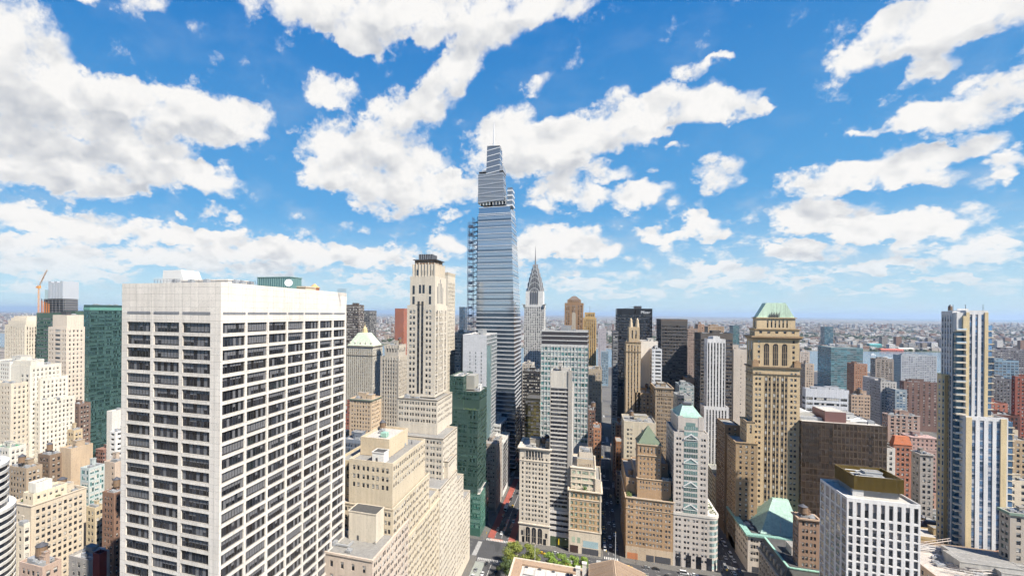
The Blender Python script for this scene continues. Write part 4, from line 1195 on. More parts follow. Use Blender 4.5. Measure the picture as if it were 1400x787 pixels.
# ---- between the travertine slab and the tall glass tower
hero("office_tower", "dark brown slab tower showing over the right end of the travertine slab", (472, 490.5, 416.5, 660, dct(far=498)), 470, (.13, .10, .085), ST(bay=2.6, ww=1.9, fl=3.8, wh=2.4, rec=.1, edge=.3), clutter=3, roof=ROOF_D, maxn=40)
hero("office_tower", "narrow dark tower just behind the brown slab, with a lower flat top", (496, 505.5, 424.5, 800, dct(D=30)), 462, (.09, .09, .10), ST(bay=2.6, ww=1.9, fl=3.8, wh=2.4, rec=.1, edge=.3), maxn=20, roof=ROOF_D)
def green_roofed_tower():
    Y = 600; x0, x1, y0, y1, z = spec(474, 510, 473, Y, far=523)
    r = thing("office_tower", "grey stone tower with ornate pale green pyramid roof and gilded lantern", "tower", (x0, Y, 0))
    c = (.50, .46, .38)
    block(r, x0, x1, y0, y1, 0, z, c, ST(bay=3.1, ww=1.1, fl=3.9, wh=2.3, top=4, rec=.5, sp=1, minz=40), trim=(.24, .21, .17), ylim=535, parapet=0, cornice=[(0, 1.6, 1.0), (13, .8, .5)])
    ro = pyramid(r, x0 + 1, x1 - 1, y0 + 1, y1 - 1, z, at(500, 454.5, Y + 15).z, copper((.44, .50, .38)), tx=(x1 - x0) * .17, ty=(x1 - x0) * .17, name="pyramid_roof")
    cx, cyy = (x0 + x1) / 2, (y0 + y1) / 2; zz = at(500, 455, Y + 15).z
    q = MB(); q.cyl(cx, cyy, zz - 1, zz + 6, 4.2, 3.6, 8); q.cyl(cx, cyy, zz + 6, zz + 10, 3.2, .8, 8); q.cyl(cx, cyy, zz + 10, at(500, 440, Y + 15).z, .6, .1, 6); q.build("lantern", plain((.62, .48, .26), .5), r)
    for i in range(5):
        d = MB(); xx = x0 + (x1 - x0) * (i + .5) / 5; d.box(xx - .9, xx + .9, y0 + 1.6, y0 + 6, z + 1.2, z + 3.8, 0); d.prism([(xx - 1.1, y0 + 1.4), (xx + 1.1, y0 + 1.4), (xx + 1.1, y0 + 6), (xx - 1.1, y0 + 6)], z + 3.8, z + 5.2, pts1=[(xx - .1, y0 + 1.4), (xx + .1, y0 + 1.4), (xx + .1, y0 + 6), (xx - .1, y0 + 6)]); d.build("dormer", masonry(c), r)
    reg(x0, x1, y0, y1, 525)
green_roofed_tower()
def gothic_block():
    Y = 400; x0, x1, y0, y1, z = spec(520.5, 545, 488, Y, far=558)
    r = thing("office_tower", "grey gothic tower with a stepped pinnacled crown, left of the slim art deco tower", "tower", (x0, Y, 0))
    c = (.47, .42, .35); s = ST(bay=2.6, ww=1.0, fl=3.6, wh=1.9, top=3, rec=.35, pier=.5)
    block(r, x0, x1, y0, y1, 0, z, c, s, s2=s, ylim=600, trim=(.3, .26, .2))
    zt = at(545, 472, Y).z
    block(r, x0 + 3, x1 - 1, y0 + 2, y1 - 4, z - 1, zt, c, ST(bay=3, ww=1.2, rows=[(2.5, 6.5)], rec=.35), ylim=600)
    for i in range(6):
        q = MB(); xx = x0 + 3 + (x1 - x0 - 4) * i / 5; q.cyl(xx, y0 + 2, zt - 3, zt + 1.2, .55, .12, 6); q.build("pinnacle", masonry(c), r)
    for i in range(5):
        q = MB(); yy = y0 + 2 + (y1 - y0 - 6) * i / 4; q.cyl(x1 - 1, yy, zt - 3, zt + 1.2, .55, .12, 6); q.build("pinnacle", masonry(c), r)
    for i in range(7):
        q = MB(); xx = x0 + (x1 - x0) * i / 6; q.cyl(xx, y0 + .1, z - 3, z + 1.4, .5, .1, 6); q.build("pinnacle", masonry(c), r)
    clutter(r, x0 + 4, x1 - 2, y0 + 4, y1 - 5, zt - 1, 3, masonry(c), seed=3, tanks=1)
    block(r, x0 - 8, x1 + 1, y0 - 6, y1, 0, at(520, 582, Y - 6).z, c, s, s2=s, ylim=640)
    reg(x0 - 8, x1 + 1, y0 - 6, y1, 600)
gothic_block()
def ornate_hotel():
    hero("hotel", "pink-buff hotel with a dark green cornice and busy roof, below the green pyramid tower", (478, 508, 546, 380, dct(far=521)), 600, (.60, .45, .30), PUN(bay=2.6, ww=1.2, fl=3.5), clutter=8, bulk=2, cornice=[(.5, .9, .7)], trim=(.16, .2, .16))
ornate_hotel()
hero("office_building", "blue-grey gridded glass building low between the travertine slab and the stepped cream offices", (470, 497, 602, 300, dct(far=510)), 635, (.22, .25, .30), ST(bay=2.6, ww=2.2, fl=3.6, wh=2.7, rec=.12, kind='2', edge=.3), wmats=[glass((.05, .08, .13), .4), METAL_D, BLIND_G], clutter=8, bulk=2, roof=ROOF_P)
hero("loft_building", "narrow dirty loft with ladders on its roof behind the stepped cream offices", (468, 492, 652, 245, dct(far=503)), 720, (.36, .30, .22), PUN(bay=2.6), clutter=9, bulk=2, tanks=1)
hero("apartment_slab", "red brick slab far beyond the grey gothic tower, with dark flanks", (540, 552, 421.5, 1250, dct(D=30)), 460, (.36, .13, .08), ST(bay=40, ww=1, fl=4, wh=2, cols=[(.0, .02)]), maxn=0)
hero("apartment_slab", "dark slab standing close beside the far red brick one", (552.5, 559.5, 422.5, 1290, dct(D=30)), 460, (.06, .06, .07), None)
hero("office_tower", "pale ribbed slab tower with a dark crown band directly behind the slim art deco tower", (598, 612.5, 372, 430, dct(far=622.5)), 540, (.62, .55, .44), ST(bay=2.0, ww=.9, fl=3.6, wh=2.2, top=9, rec=.25, sp=1, minz=90), trim=(.45, .39, .3), maxn=30, cornice=[(-.02, 3.0, .12)])
hero("glass_tower", "thin dark glass tower far away between the art deco tower and the hoist", (628, 636, 419.5, 1250, dct(D=26)), 446, (.05, .07, .10), ST(bay=3, ww=2.7, fl=4, wh=3, rec=.05, kind='1', edge=.2), wmats=[GLASS_BLUE, METAL_D, BLIND_G], maxn=0)
hero("office_building", "beige banded block with long dark window strips behind the white panel building", (617, 634, 455, 560, dct(D=30)), 580, (.50, .42, .33), ST(bay=9, ww=8.2, fl=3.7, wh=1.7, rec=.3, kind='6', edge=.3), clutter=5, bulk=1, maxn=60)

def white_panel_building():
    Y = 430; x0, x1, y0, y1, z = spec(633, 665.5, 457.5, Y, far=679.5)
    r = thing("office_tower", "blank white panelled tower with a glass corner, left of the tallest glass tower", "office tower", (x0, Y, 0))
    W = x1 - x0
    zr = block(r, x0, x1, y0, y1, 0, z, (.60, .60, .60), ST(cols=[(.28, .325), (.52, .565), (.76, .805)], fl=3.4, wh=1.7, top=16, rec=.3, minz=70), s2=ST(bay=2.7, ww=2.5, fl=3.6, wh=3.0, top=.8, rec=.08, kind='1', edge=.1), wall=masonry((.60, .60, .61), .6, .5, (3.4, 2.6)), wmats=[glass((.05, .10, .11), .4), METAL, BLIND_G], ylim=580, roof=ROOF_P)
    g_ = MB(); g_.box(x0 - 3.0, x0 - .01, y0 + 4, y1, 0, z - .5); g_.build("glass_flank", glass((.03, .05, .08), .3), r)
    q = MB(); q.box(x1 + .01, x1 + 3.2, y0 + 1.2, y0 + 7, 0, z - 10); q.build("glass_corner", glass((.30, .42, .42), .5), r)
    clutter(r, x0 + 2, x1 - 2, y0 + 4, y1 - 4, zr, 3, METAL, seed=2)
    reg(x0 - 3, x1 + 3, y0, y1, 560)
white_panel_building()

def green_modern():
    Y = 358; x0, x1, y0, y1, z = spec(636, 653.5, 537, Y, far=665.5)
    r = thing("office_building", "dark green glass office building with planted terrace at the avenue corner", "office building", (at(612, 560, Y).x, Y, 0))
    xl = at(612, 560, Y).x
    wm = [glass((.07, .14, .12), .7, .04, .8), plain((.03, .07, .06), .4), plain((.06, .11, .095), .4)]
    wl = plain((.065, .115, .095), .35, .25, "green_spandrel")
    s = ST(bay=7, ww=6.9, fl=3.7, wh=2.75, top=.6, rec=.1, kind='5', edge=.05)
    kw = dict(s2=s, wall=wl, wmats=wm, ylim=740, maxn=60)
    z2 = at(645, 560, Y).z
    zr = block(r, xl, x1, Y, y1, 0, z2, (.06, .17, .13), s, roof=ROOF_P, **kw)
    b = MB(); rr = random.Random(5)
    for i in range(240):
        p = Vector((rr.uniform(xl + 13, x1 - 2), rr.gauss(Y + 2.2, .8), zr + abs(rr.gauss(.4, .5)))); a = Vector((rr.uniform(-1, 1), rr.uniform(-1, 1), rr.uniform(-1, 1))).normalized() * .4; d = a.orthogonal()
        b.poly([tuple(p - a - d * .5), tuple(p + a - d * .5), tuple(p + a + d * .5), tuple(p - a + d * .5)])
    b.build("terrace_plant", plain((.06, .10, .03), .8), r)
    zr2 = block(r, x0 - 3, x1 - .03, Y + 6, y1 - .02, z2 - 1.2, z, (.06, .17, .13), s, roof=ROOF_P, **kw)
    zt = at(630, 514, Y + 5).z
    zr3 = block(r, xl + .02, x0 - 2.8, Y + 5, y1 + 4, z2 - 1.2, zt, (.06, .17, .13), s, roof=ROOF_P, **kw)
    q = MB(); q.box(x0 - 2.7, x0 + 4, Y + 14, y1 - 4, z, zt - .4); q.build("core_wall", masonry((.36, .35, .31)), r)
    clutter(r, x0 + 4, x1 - 1, Y + 10, y1 - 3, zr2, 4, plain((.7, .7, .68), .6), seed=3)
    clutter(r, xl + 2, x0 - 4, Y + 8, y1, zr3, 3, METAL_D, seed=5, bulk=0)
    z4 = at(664, 676, Y - 1).z
    zr4 = block(r, x1 - 9, x1 + 3.0, Y - 2.5, Y + 30, 0, z4, (.10, .26, .2), s, roof=ROOF_P, s2=s, wall=plain((.06, .15, .115), .4, .1), wmats=[glass((.05, .15, .12), .4), plain((.15, .30, .24), .4), plain((.16, .28, .23), .4)], ylim=760, maxn=40)
    clutter(r, x1 - 8, x1 + 2, Y, Y + 12, zr4, 5, masonry((.55, .38, .22)), seed=7)
    reg(xl, x1 + 3, Y - 2.5, y1 + 4, 735)
green_modern()
hero("office_building", "narrow beige building wedged between the green glass offices and the white banded block", (662, 678.5, 607, 405, dct(far=686)), 700, (.42, .35, .29), PUN(bay=2.2, ww=1.1, fl=3.6, wh=1.8), s2=PUN(bay=2.2, ww=1.1, fl=3.6, wh=1.8), clutter=4)
hero("office_building", "white banded block with dark glass side in the shadow of the tallest tower", (664, 688, 604, 440, dct(far=697)), 690, (.66, .65, .62), ST(bay=7, ww=6.4, fl=3.8, wh=1.6, rec=.25, kind='4', edge=.3), s2=ST(bay=2.6, ww=2.4, fl=3.6, wh=3.2, rec=.06, kind='1', edge=.1), wmats=[GLASS_B, METAL_D, BLIND_G], clutter=5, roof=ROOF_P)
hero("office_building", "upper white grid block with dark glass flank behind the banded block", (662, 684, 580, 470, dct(far=698)), 610, (.62, .62, .60), ST(bay=3.4, ww=2.6, fl=3.8, wh=1.9, rec=.25, kind='2', edge=.3), s2=ST(bay=2.6, ww=2.4, fl=3.6, wh=3.2, rec=.06, kind='1', edge=.1), wmats=[GLASS_B, METAL_D, BLIND_G], clutter=4, roof=ROOF_P)

# ================================================================ on the street axis and right of it
def arched_white():
    x0, x1, y0, y1, z = spec(710.5, 752, 614, 358, D=27)
    r = thing("office_building", "narrow white stone building with tall arched windows at street level, behind the big corner tree", "office building", (x0, y0, 0))
    c = (.66, .58, .47); W = x1 - x0
    fr = [(.08, .135), (.215, .275), (.305, .365), (.425, .485), (.515, .575), (.635, .695), (.725, .785), (.865, .92)]
    rows = [(7.2, 8.9)] + [(11.0 + 3.42 * i, 12.9 + 3.42 * i) for i in range(13)]
    zr = block(r, x0, x1, y0, y1, 0, z, c, ST(cols=fr, rows=rows, rec=.35), cornice=[(.0, .8, 1.3), (.9, .7, .8), (9.6, .35, .3), (56.2, .7, .7), (57.0, .4, .35)], side='x0', parapet=1.2, roof=ROOF_P, ylim=742,
               s2=ST(bay=3.4, ww=1.2, fl=3.42, wh=1.9, top=7))
    for i in range(6):                    # tall lights under the cornice
        q = MB(); a = x0 + W * (.215 + i * .0985); q.box(a, a + 1.15, y0 - .03, y0 - .004, z - 6.9, z - 2.4); q.build("window", GLASS, r)
        p = MB(); p.box(a - .5, a - .12, y0 - .35, y0 - .004, z - 7.1, z - 2.2); p.build("pilaster", masonry(c), r)
    zb = z - 57.4
    for i in range(3):
        a = x0 + W * (.22 + i * .2); w = W * .145
        q = MB(); zs, hh = zb - 3.0, zb - 12.5
        pts = [(a, hh), (a + w, hh), (a + w, zs)] + [(a + w / 2 + w / 2 * math.cos(math.pi * k / 10), zs + w / 2 * math.sin(math.pi * k / 10)) for k in range(1, 10)] + [(a, zs)]
        q.poly([(px, y0 - .02, zz) for px, zz in pts]); q.build("arched_window", GLASS_B, r)
        f = MB()
        for k in range(3): f.box(a + w * k / 2 - .12, a + w * k / 2 + .12, y0 - .12, y0 - .03, hh, zs)
        f.box(a, a + w, y0 - .12, y0 - .03, hh + 4, hh + 4.3); f.build("arch_frame", masonry((.35, .3, .24)), r)
        for px in (a - .65, a + w + .1):
            f = MB(); f.box(px, px + .55, y0 - .4, y0 - .004, hh - 1, zs + .2); f.build("pilaster", masonry(c), r)
    for fx in (.07, .86):
        q = MB(); q.box(x0 + W * fx, x0 + W * fx + 1.7, y0 - .05, y0 - .004, zb - 8, zb - 4.5); q.build("window", GLASS_B, r)
    for i in range(4):
        q = MB(); a = x0 + W * (.1 + .22 * i); q.box(a, a + 3.0, y0 - .06, y0 - .004, .3, 4.6); q.build("shop_window", GLASS_B, r)
    bulkhead(r, x0 + W * .30, x0 + W * .62, y0 + 8, y0 + 16, zr, z + 5, masonry((.40, .35, .28)))
    bulkhead(r, x0 + W * .34, x0 + W * .50, y0 + 5, y0 + 7.9, zr, z + 1.5, masonry((.66, .62, .54)))
    bulkhead(r, x0 + W * .84, x1 - .6, y0 + 4, y0 + 12, zr, z + 5, masonry((.26, .23, .19)))
    tank(r, x0 + W * .72, y0 + 13, zr, 1.9, 3.6, 2.0); tank(r, x0 + W * .82, y0 + 20, zr, 1.9, 3.6, 2.5)
    clutter(r, x0 + 1, x1 - 6, y0 + 2, y0 + 7, zr, 4, seed=3, bulk=0)
    reg(x0, x1, y0, y1, 742)
arched_white()

def banded_slab():
    x0, x1, y0, y1, z = spec(752.8, 783, 508, 360, D=30)
    r = thing("office_tower", "slim black and white banded slab between the arched white building and ornate tan one", "office tower", (x0, y0, 0))
    W = x1 - x0; c = (.56, .53, .48)
    zl = at(770, 698, 360).z; zc = at(770, 529, 360).z
    s = ST(cols=[(.0 + .012, .80)], fl=3.05, wh=1.95, top=.9, rec=.35, kind='10', bot=1)
    b0 = block(r, x0, x1, y0, y1, zl, zc, c, s, side='', wmats=[GLASS_B, METAL_D, BLIND_G], parapet=0, ylim=742)
    zr = block(r, x0 + .3, x1 - W * .12, y0 + .3, y1 - 2, zc, z, (.58, .54, .47), None)
    q = MB(); q.box(x0 + W * .80, x1 - .3, y0 - .35, y0 - .004, zl, z + 1.2); q.box(x0 - .25, x0 + .15, y0 - .35, y0 - .004, zl, z); q.build("corner_pier", masonry((.40, .37, .33)), r)
    zr = block(r, x0 - .02, x1 - .6, y0 - 1.2, y1, 0, zl, (.68, .64, .58), ST(cols=[(.03, .965)], fl=3.9, wh=1.9, top=2.0, rec=.4, kind='9', bot=9), side='', wmats=[GLASS_B, METAL_D, BLIND_G], ylim=742)
    q = MB(); q.box(x0 + .8, x1 - 1.6, y0 - 1.26, y0 - 1.204, .4, 7.5); q.build("shop_window", glass((.06, .09, .05), .35), r)
    q = MB(); q.box(x0 + 6.5, x0 + 7.6, y0 - 2.2, y0 - 1.3, 2.2, 6.5); q.build("hanging_banner", plain((.75, .55, .02), .6), r)
    clutter(r, x0 + 1, x1 - 5, y0 + 4, y1 - 4, z, 3, seed=2)
    reg(x0, x1, y0, y1, 742)
banded_slab()

def ornate_tan():
    x0, x1, y0, y1, z = spec(778, 822, 673, 354, D=42)
    r = thing("hotel", "ornate tan brick building with pale green windows and stepped penthouse at a street corner", "hotel", (x0, y0, 0))
    c = (.54, .36, .19); cr = (.68, .58, .44); W = x1 - x0
    wm = [glass((.30, .36, .27), .25, .12), plain((.25, .26, .2), .5), plain((.52, .56, .44), .5)]
    fr = [(.05, .13), (.18, .26), (.34, .42), (.465, .545), (.63, .71), (.745, .80), (.88, .945)]
    s = ST(cols=fr, rows=[(2.2, 5.6)] + [(8.2 + 4.15 * i, 10.7 + 4.15 * i) for i in range(7)], rec=.35)
    zr = block(r, x0, x1, y0, y1, 0, z, c, s, s2=ST(bay=3.6, ww=1.6, fl=4.15, wh=2.5, top=2.5), side='x1', wmats=wm, cornice=[(0, .8, 1.0), (6.2, .5, .4), (28.5, .5, .4)], trim=cr, ylim=752, roof=ROOF_P)
    f = MB(); f.box(x0 - .02, x1 + .02, y0 - .06, y0 - .004, 0, z - 29.2); f.build("stone_base", masonry(cr), r)
    for a, b, z0, z1, mt in ((.04, .30, .3, 5.5, plain((.06, .035, .03), .5)), (.42, .93, .3, 4.5, METAL_D), (.45, .92, 5.2, 9.8, glass((.25, .34, .36), .4)), (.10, .20, 7.5, 11.5, wm[0]), (.27, .37, 7.5, 11.5, wm[0])):
        q = MB(); q.box(x0 + a * W, x0 + b * W, y0 - .12, y0 - .064, z0, z1); q.build("shop_window" if z0 < 1 else "window", mt, r)
    for fx in (.0, .955):
        q = MB(); q.box(x0 + fx * W, x0 + fx * W + 1.1, y0 - .3, y0 - .004, z - 29, z - 1.2); q.build("corner_quoin", masonry(cr), r)
    for i in range(8):
        q = MB(); q.box(x0 + 1.2, x1 - 1.3, y0 - .05, y0 - .004, z - 7.9 - 4.15 * i + .1, z - 7.55 - 4.15 * i + .1); q.build("string_course", masonry(cr), r)
    # penthouse storeys
    zz = at(815, 641, 358).z
    zr = block(r, x0 + 1.0, x1 - 4.0, y0 + 3.5, y1 - 4, z - 1, zz, cr, ST(cols=[(.05, .19), (.27, .41), (.47, .72), (.80, .94)], rows=[(2.2 + 4.3 * i, 4.6 + 4.3 * i) for i in range(4)], rec=.3, kind='2'), side='x1', wmats=wm, cornice=[(0, .5, .4), (6.4, .35, .3), (10.6, .35, .3)], roof=ROOF_P, ylim=700)
    block(r, x1 - 3.98, x1 - .2, y0 + 2.5, y1 - 8, z - 1, at(820, 655, 357).z, cr, ST(bay=3, ww=1.4, fl=3.5, wh=2.2, top=3), side='x1')
    z3 = at(812, 620, 366).z
    block(r, x0 + W * .24, x1 - 5.5, y0 + 10, y1 - 14, zz - 1, z3 - 4, (.50, .40, .28), ST(bay=1.4, ww=.5, rows=[(3.2, 5.2)], rec=.2), side='x1', parapet=0)
    block(r, x0 + W * .30, x1 - 6.2, y0 + 14, y1 - 12, z3 - 5, z3, (.64, .55, .44), None)
    clutter(r, x0 + W * .35, x1 - 7, y0 + 16, y1 - 13, z3 - 1, 5, seed=11, bulk=0)
    q = MB(); p = Vector((x0 + W * .5, y0 + 2.2, z))
    rr = random.Random(3)
    for i in range(90):
        o = p + Vector((rr.gauss(0, .6), rr.gauss(0, .4), abs(rr.gauss(.9, .6)))); a = Vector((rr.uniform(-1, 1), rr.uniform(-1, 1), rr.uniform(-1, 1))).normalized() * .3; d = a.orthogonal()
        q.poly([tuple(o - a - d * .5), tuple(o + a - d * .5), tuple(o + a + d * .5), tuple(o - a + d * .5)])
    q.build("terrace_plant", plain((.06, .13, .02), .8), r)
    reg(x0, x1, y0, y1, 752)
ornate_tan()

def teal_banded():
    x0, x1, y0, y1, z = spec(740, 804.5, 452.5, 450, D=30)
    r = thing("office_tower", "broad teal glass tower with pale mullions and black louvred top floors", "office tower", (x0, y0, 0))
    W = x1 - x0; c = (.60, .59, .55)
    zm = z - 13.5
    n = 14
    s = ST(cols=[((i + .08) / n, (i + .92) / n) for i in range(n)], fl=4.6, wh=2.9, top=1.6, rec=.25, kind='2', bot=4, minz=50)
    block(r, x0, x1, y0, y1, 0, zm, c, s, side='', wmats=[glass((.10, .24, .24), .5), plain((.34, .36, .35), .4), plain((.45, .50, .48), .5)], ylim=615, parapet=0)
    b = MB(); b.box(x0 + .4, x1 - .4, y0 + .4, y1 - .4, zm, z - .8); b.build("louvre_storeys", plain((.05, .045, .05), .6), r)
    for i in range(4):
        q = MB(); ring(q, x0 + .4, x1 - .4, y0 + .4, y1 - .4, zm + i * 4.1, zm + i * 4.1 + (.9 if i < 3 else 1.3), .35); q.build("white_band", plain((.55, .54, .52), .5), r)
    for i in range(15):
        q = MB(); xx = x0 + W * i / 14; q.box(xx - .12, xx + .12, y0 - .25, y0 - .01, 50, zm); q.build("mullion", plain((.62, .62, .59), .4), r)
    clutter(r, x0 + 4, x1 - 4, y0 + 5, y1 - 5, z - .8, 6, METAL, seed=2, bulk=1)
    q = MB(); q.box(x0 + W * .42, x0 + W * .58, y0 + 9, y0 + 17, z - .8, z + 3.5); q.build("roof_house", METAL, r)
    reg(x0, x1, y0, y1, 615)
teal_banded()
def brown_pair():
    Y = 790; x0, x1, y0, y1, z = spec(772, 797.5, 414, Y, D=34)
    r = thing("office_tower", "brown brick tower with tall arched niche and hipped top, above the teal glass tower", "tower", (x0, Y, 0))
    c = (.34, .21, .12); W = x1 - x0
    block(r, x0, x1, y0, y1, 0, z, c, ST(cols=[(.08, .14), (.20, .26), (.40, .46), (.50, .56), (.72, .78), (.86, .92)], fl=4, wh=2.4, top=4, minz=100, rec=.4), ylim=460)
    q = MB(); w = W * .2; zz = z - 26
    pts = [(-w / 2, zz - 30), (w / 2, zz - 30)] + [(w / 2 * math.cos(math.pi * k / 8), zz + 8 + w * .6 * math.sin(math.pi * k / 8)) for k in range(9)]
    q.poly([((x0 + x1) / 2 + a, Y - .1, b) for a, b in pts]); q.build("arched_niche", plain((.46, .40, .32), .7), r)
    block(r, x0 + W * .14, x1 - W * .14, y0 + 3, y1 - 3, z - .5, z + 5, c, ST(bay=4, ww=1.6, rows=[(1.5, 3.5)]))
    pyramid(r, x0 + W * .16, x1 - W * .16, y0 + 4, y1 - 4, z + 5, at(784, 404.5, Y + 15).z, plain((.16, .12, .09), .7), tx=W * .08, ty=2)
    reg(x0, x1, y0, y1, 452)
    Y = 730; x0, x1, y0, y1, z = spec(797.5, 815.5, 427, Y, D=26)
    r = thing("office_tower", "ochre stepped art deco tower with vertical ribs and an aerial, beside the brown arched-niche tower", "tower", (x0, Y, 0))
    c = (.56, .37, .15)
    block(r, x0, x1, y0, y1, 0, z - 8, c, ST(bay=2.6, ww=1.1, fl=4, wh=2.4, top=2, rec=.5, sp=1, minz=60), side='x1', trim=(.22, .15, .08), ylim=505)
    block(r, x0 + 2, x1 - 2, y0 + 2, y1 - 2, z - 9, z, c, ST(bay=2.6, ww=1.1, rows=[(2, 6)], rec=.5), side='x1')
    q = MB(); q.cyl((x0 + x1) / 2, Y + 12, z, at(806, 417, Y).z, .5, .15, 6); q.build("antenna", METAL, r)
    reg(x0, x1, y0, y1, 495)
brown_pair()
hero("office_building", "black gridded slab block behind the arched white building, right of the tallest tower", (714.5, 741, 508, 560, dct(D=34)), 580, (.045, .04, .038), ST(bay=2.4, ww=1.9, fl=3.8, wh=2.6, rec=.12, kind='1', edge=.2), wall=plain((.045, .04, .038), .5), clutter=6, roof=ROOF_D)
def gilded_glass():
    hero("office_building", "low dark mirror-glass building under the black gridded block", (718, 741, 545, 515, dct(D=30)), 612, (.05, .05, .04), ST(bay=3, ww=2.8, fl=3.8, wh=3.3, rec=.05, kind='1', edge=.1), wmats=[glass((.12, .11, .05), .6), METAL_D, BLIND_G], roof=ROOF_D, maxn=40)
gilded_glass()
hero("apartment_block", "small cream-roofed block at the foot of the arched spire", (714, 728, 497, 640, dct(D=25)), 508, (.58, .52, .44), PUN(), clutter=4)
hero("office_building", "plain beige block with few windows right of the teal glass tower, above the shaded street", (804.8, 823, 504, 540, dct(D=34)), 612, (.46, .38, .28), ST(bay=3, ww=.9, fl=3.8, wh=1.6, top=4, rec=.15), clutter=4, maxn=60)
hero("loft_building", "dark reddish loft stepping down beside the shaded street, under the plain beige block", (804.5, 814, 560, 470, dct(D=26)), 640, (.17, .10, .08), PUN(bay=2.6), clutter=4, tanks=1)
hero("row_house", "small bright brick building with white arched window beside the shaded street", (811.5, 822, 584, 440, dct(D=20)), 640, (.46, .22, .12), PUN(bay=2.6, ww=1.2), clutter=2)
hero("apartment_tower", "pale thin tower far behind the ochre ribbed tower", (818, 829, 449, 1350, dct(D=26)), 480, (.48, .44, .46), PUN(bay=4, fl=4), maxn=0)
hero("apartment_tower", "light blue glass block low beyond the end of the shaded street", (822, 832, 480, 1200, dct(D=30)), 503, (.25, .35, .42), PUN(bay=4, fl=4, ww=3), maxn=0)

def library_hotel():
    Y = 358; x0, x1, y0, y1, z = spec(856, 921, 678, Y, far=848.5)
    r = thing("hotel", "brown brick hotel stepping up to a small green pyramid roof, right of the shaded street", "hotel", (x0, Y, 0))
    c = (.45, .29, .16); cr = (.58, .45, .31); W = x1 - x0
    wm = [GLASS, FR_PALE, plain((.56, .53, .46), .6)]
    fr = [(.04, .085), (.105, .15)] + [v for i in range(4) for v in ((.215 + .145 * i, .26 + .145 * i), (.285 + .145 * i, .33 + .145 * i))] + [(.83, .875), (.895, .94)]
    zr = block(r, x0, x1, y0, y1, 0, z, c, ST(cols=fr, rows=[(2.2 + 3.55 * i, 4.0 + 3.55 * i) for i in range(12)], rec=.3), s2=PUN(bay=3, fl=3.55), wmats=wm, cornice=[(0, .7, .6), (7.6, .3, .25)], trim=cr, ylim=780)
    f = MB(); f.box(x0 - .05, x1 - .02, y0 - .06, y0 - .004, 0, 9); f.build("stone_base", masonry(cr), r)
    for a, b in ((.03, .26), (.44, .60), (.62, .95)):
        q = MB(); q.box(x0 + a * W, x0 + b * W, y0 - .12, y0 - .064, .3, 4.6); q.build("shop_window", METAL_D if a > .3 else plain((.55, .22, .1), .6), r)
    x2 = at(872, 653, Y).x; x3 = at(919, 653, Y).x
    z2 = at(872, 652.5, Y + 4).z
    zr2 = block(r, x2, x3, y0 + 4, y1 - 2, zr, z2, c, ST(bay=4.1, ww=1.4, pair=2, gap=.7, fl=3.5, wh=1.8, top=2), wmats=wm, cornice=[(0, .5, .4)], trim=cr, ylim=700)
    x4 = at(906, 605, Y).x; z3 = at(873, 606, Y + 6).z
    zr3 = block(r, x2 + .4, x4, y0 + 6, y0 + 22, zr2, z3, c, ST(cols=[(.09, .15), (.25, .31), (.41, .47), (.57, .63), (.73, .79), (.88, .94)], rows=[(2.0, 6.2)] + [(9.2 + 3.5 * i, 11.1 + 3.5 * i) for i in range(8)], rec=.35), wmats=wm, cornice=[(0, .6, .5), (7.6, .4, .4)], trim=cr, ylim=660, parapet=.5)
    pyramid(r, x2 + .6, x4 - .2, y0 + 6.3, y0 + 21.6, z3, at(888, 581.5, Y + 13).z, plain((.13, .17, .11), .75, 0, "green_slate", 1.2), name="pyramid_roof")
    f = MB(); 
    block(r, x4 + .02, x3 - 1, y0 + 12, y1 - 4, zr2, z3 - 14, (.28, .18, .11), PUN(bay=3), wmats=wm)
    # shaded flank terraces with planting
    block(r, x0 + .5, x2 - .02, y0 + 9, y1 - 2, zr, z2 - 2, c, PUN(bay=3), wmats=wm)
    b = MB(); rr = random.Random(9)
    for i in range(320):
        p = Vector((x0 + rr.uniform(.8, 4), y0 + rr.uniform(1, 8), z + rr.gauss(.2, .5))) if i < 200 else Vector((x1 - rr.uniform(.8, 2), y0 + rr.uniform(1, 4), z + rr.gauss(.2, .5)))
        a = Vector((rr.uniform(-1, 1), rr.uniform(-1, 1), rr.uniform(-1, 1))).normalized() * .35; d = a.orthogonal()
        b.poly([tuple(p - a - d * .5), tuple(p + a - d * .5), tuple(p + a + d * .5), tuple(p - a + d * .5)])
    b.build("terrace_plant", plain((.10, .13, .03), .8), r)
    clutter(r, x4 + 1, x3 - 1, y0 + 5, y0 + 11, zr2, 4, seed=4, bulk=0); tank(r, x0 + 4, y0 + 14, z2 - 3, 1.8, 3, 2)
    reg(x0, x1, y0, y1, 780)
library_hotel()

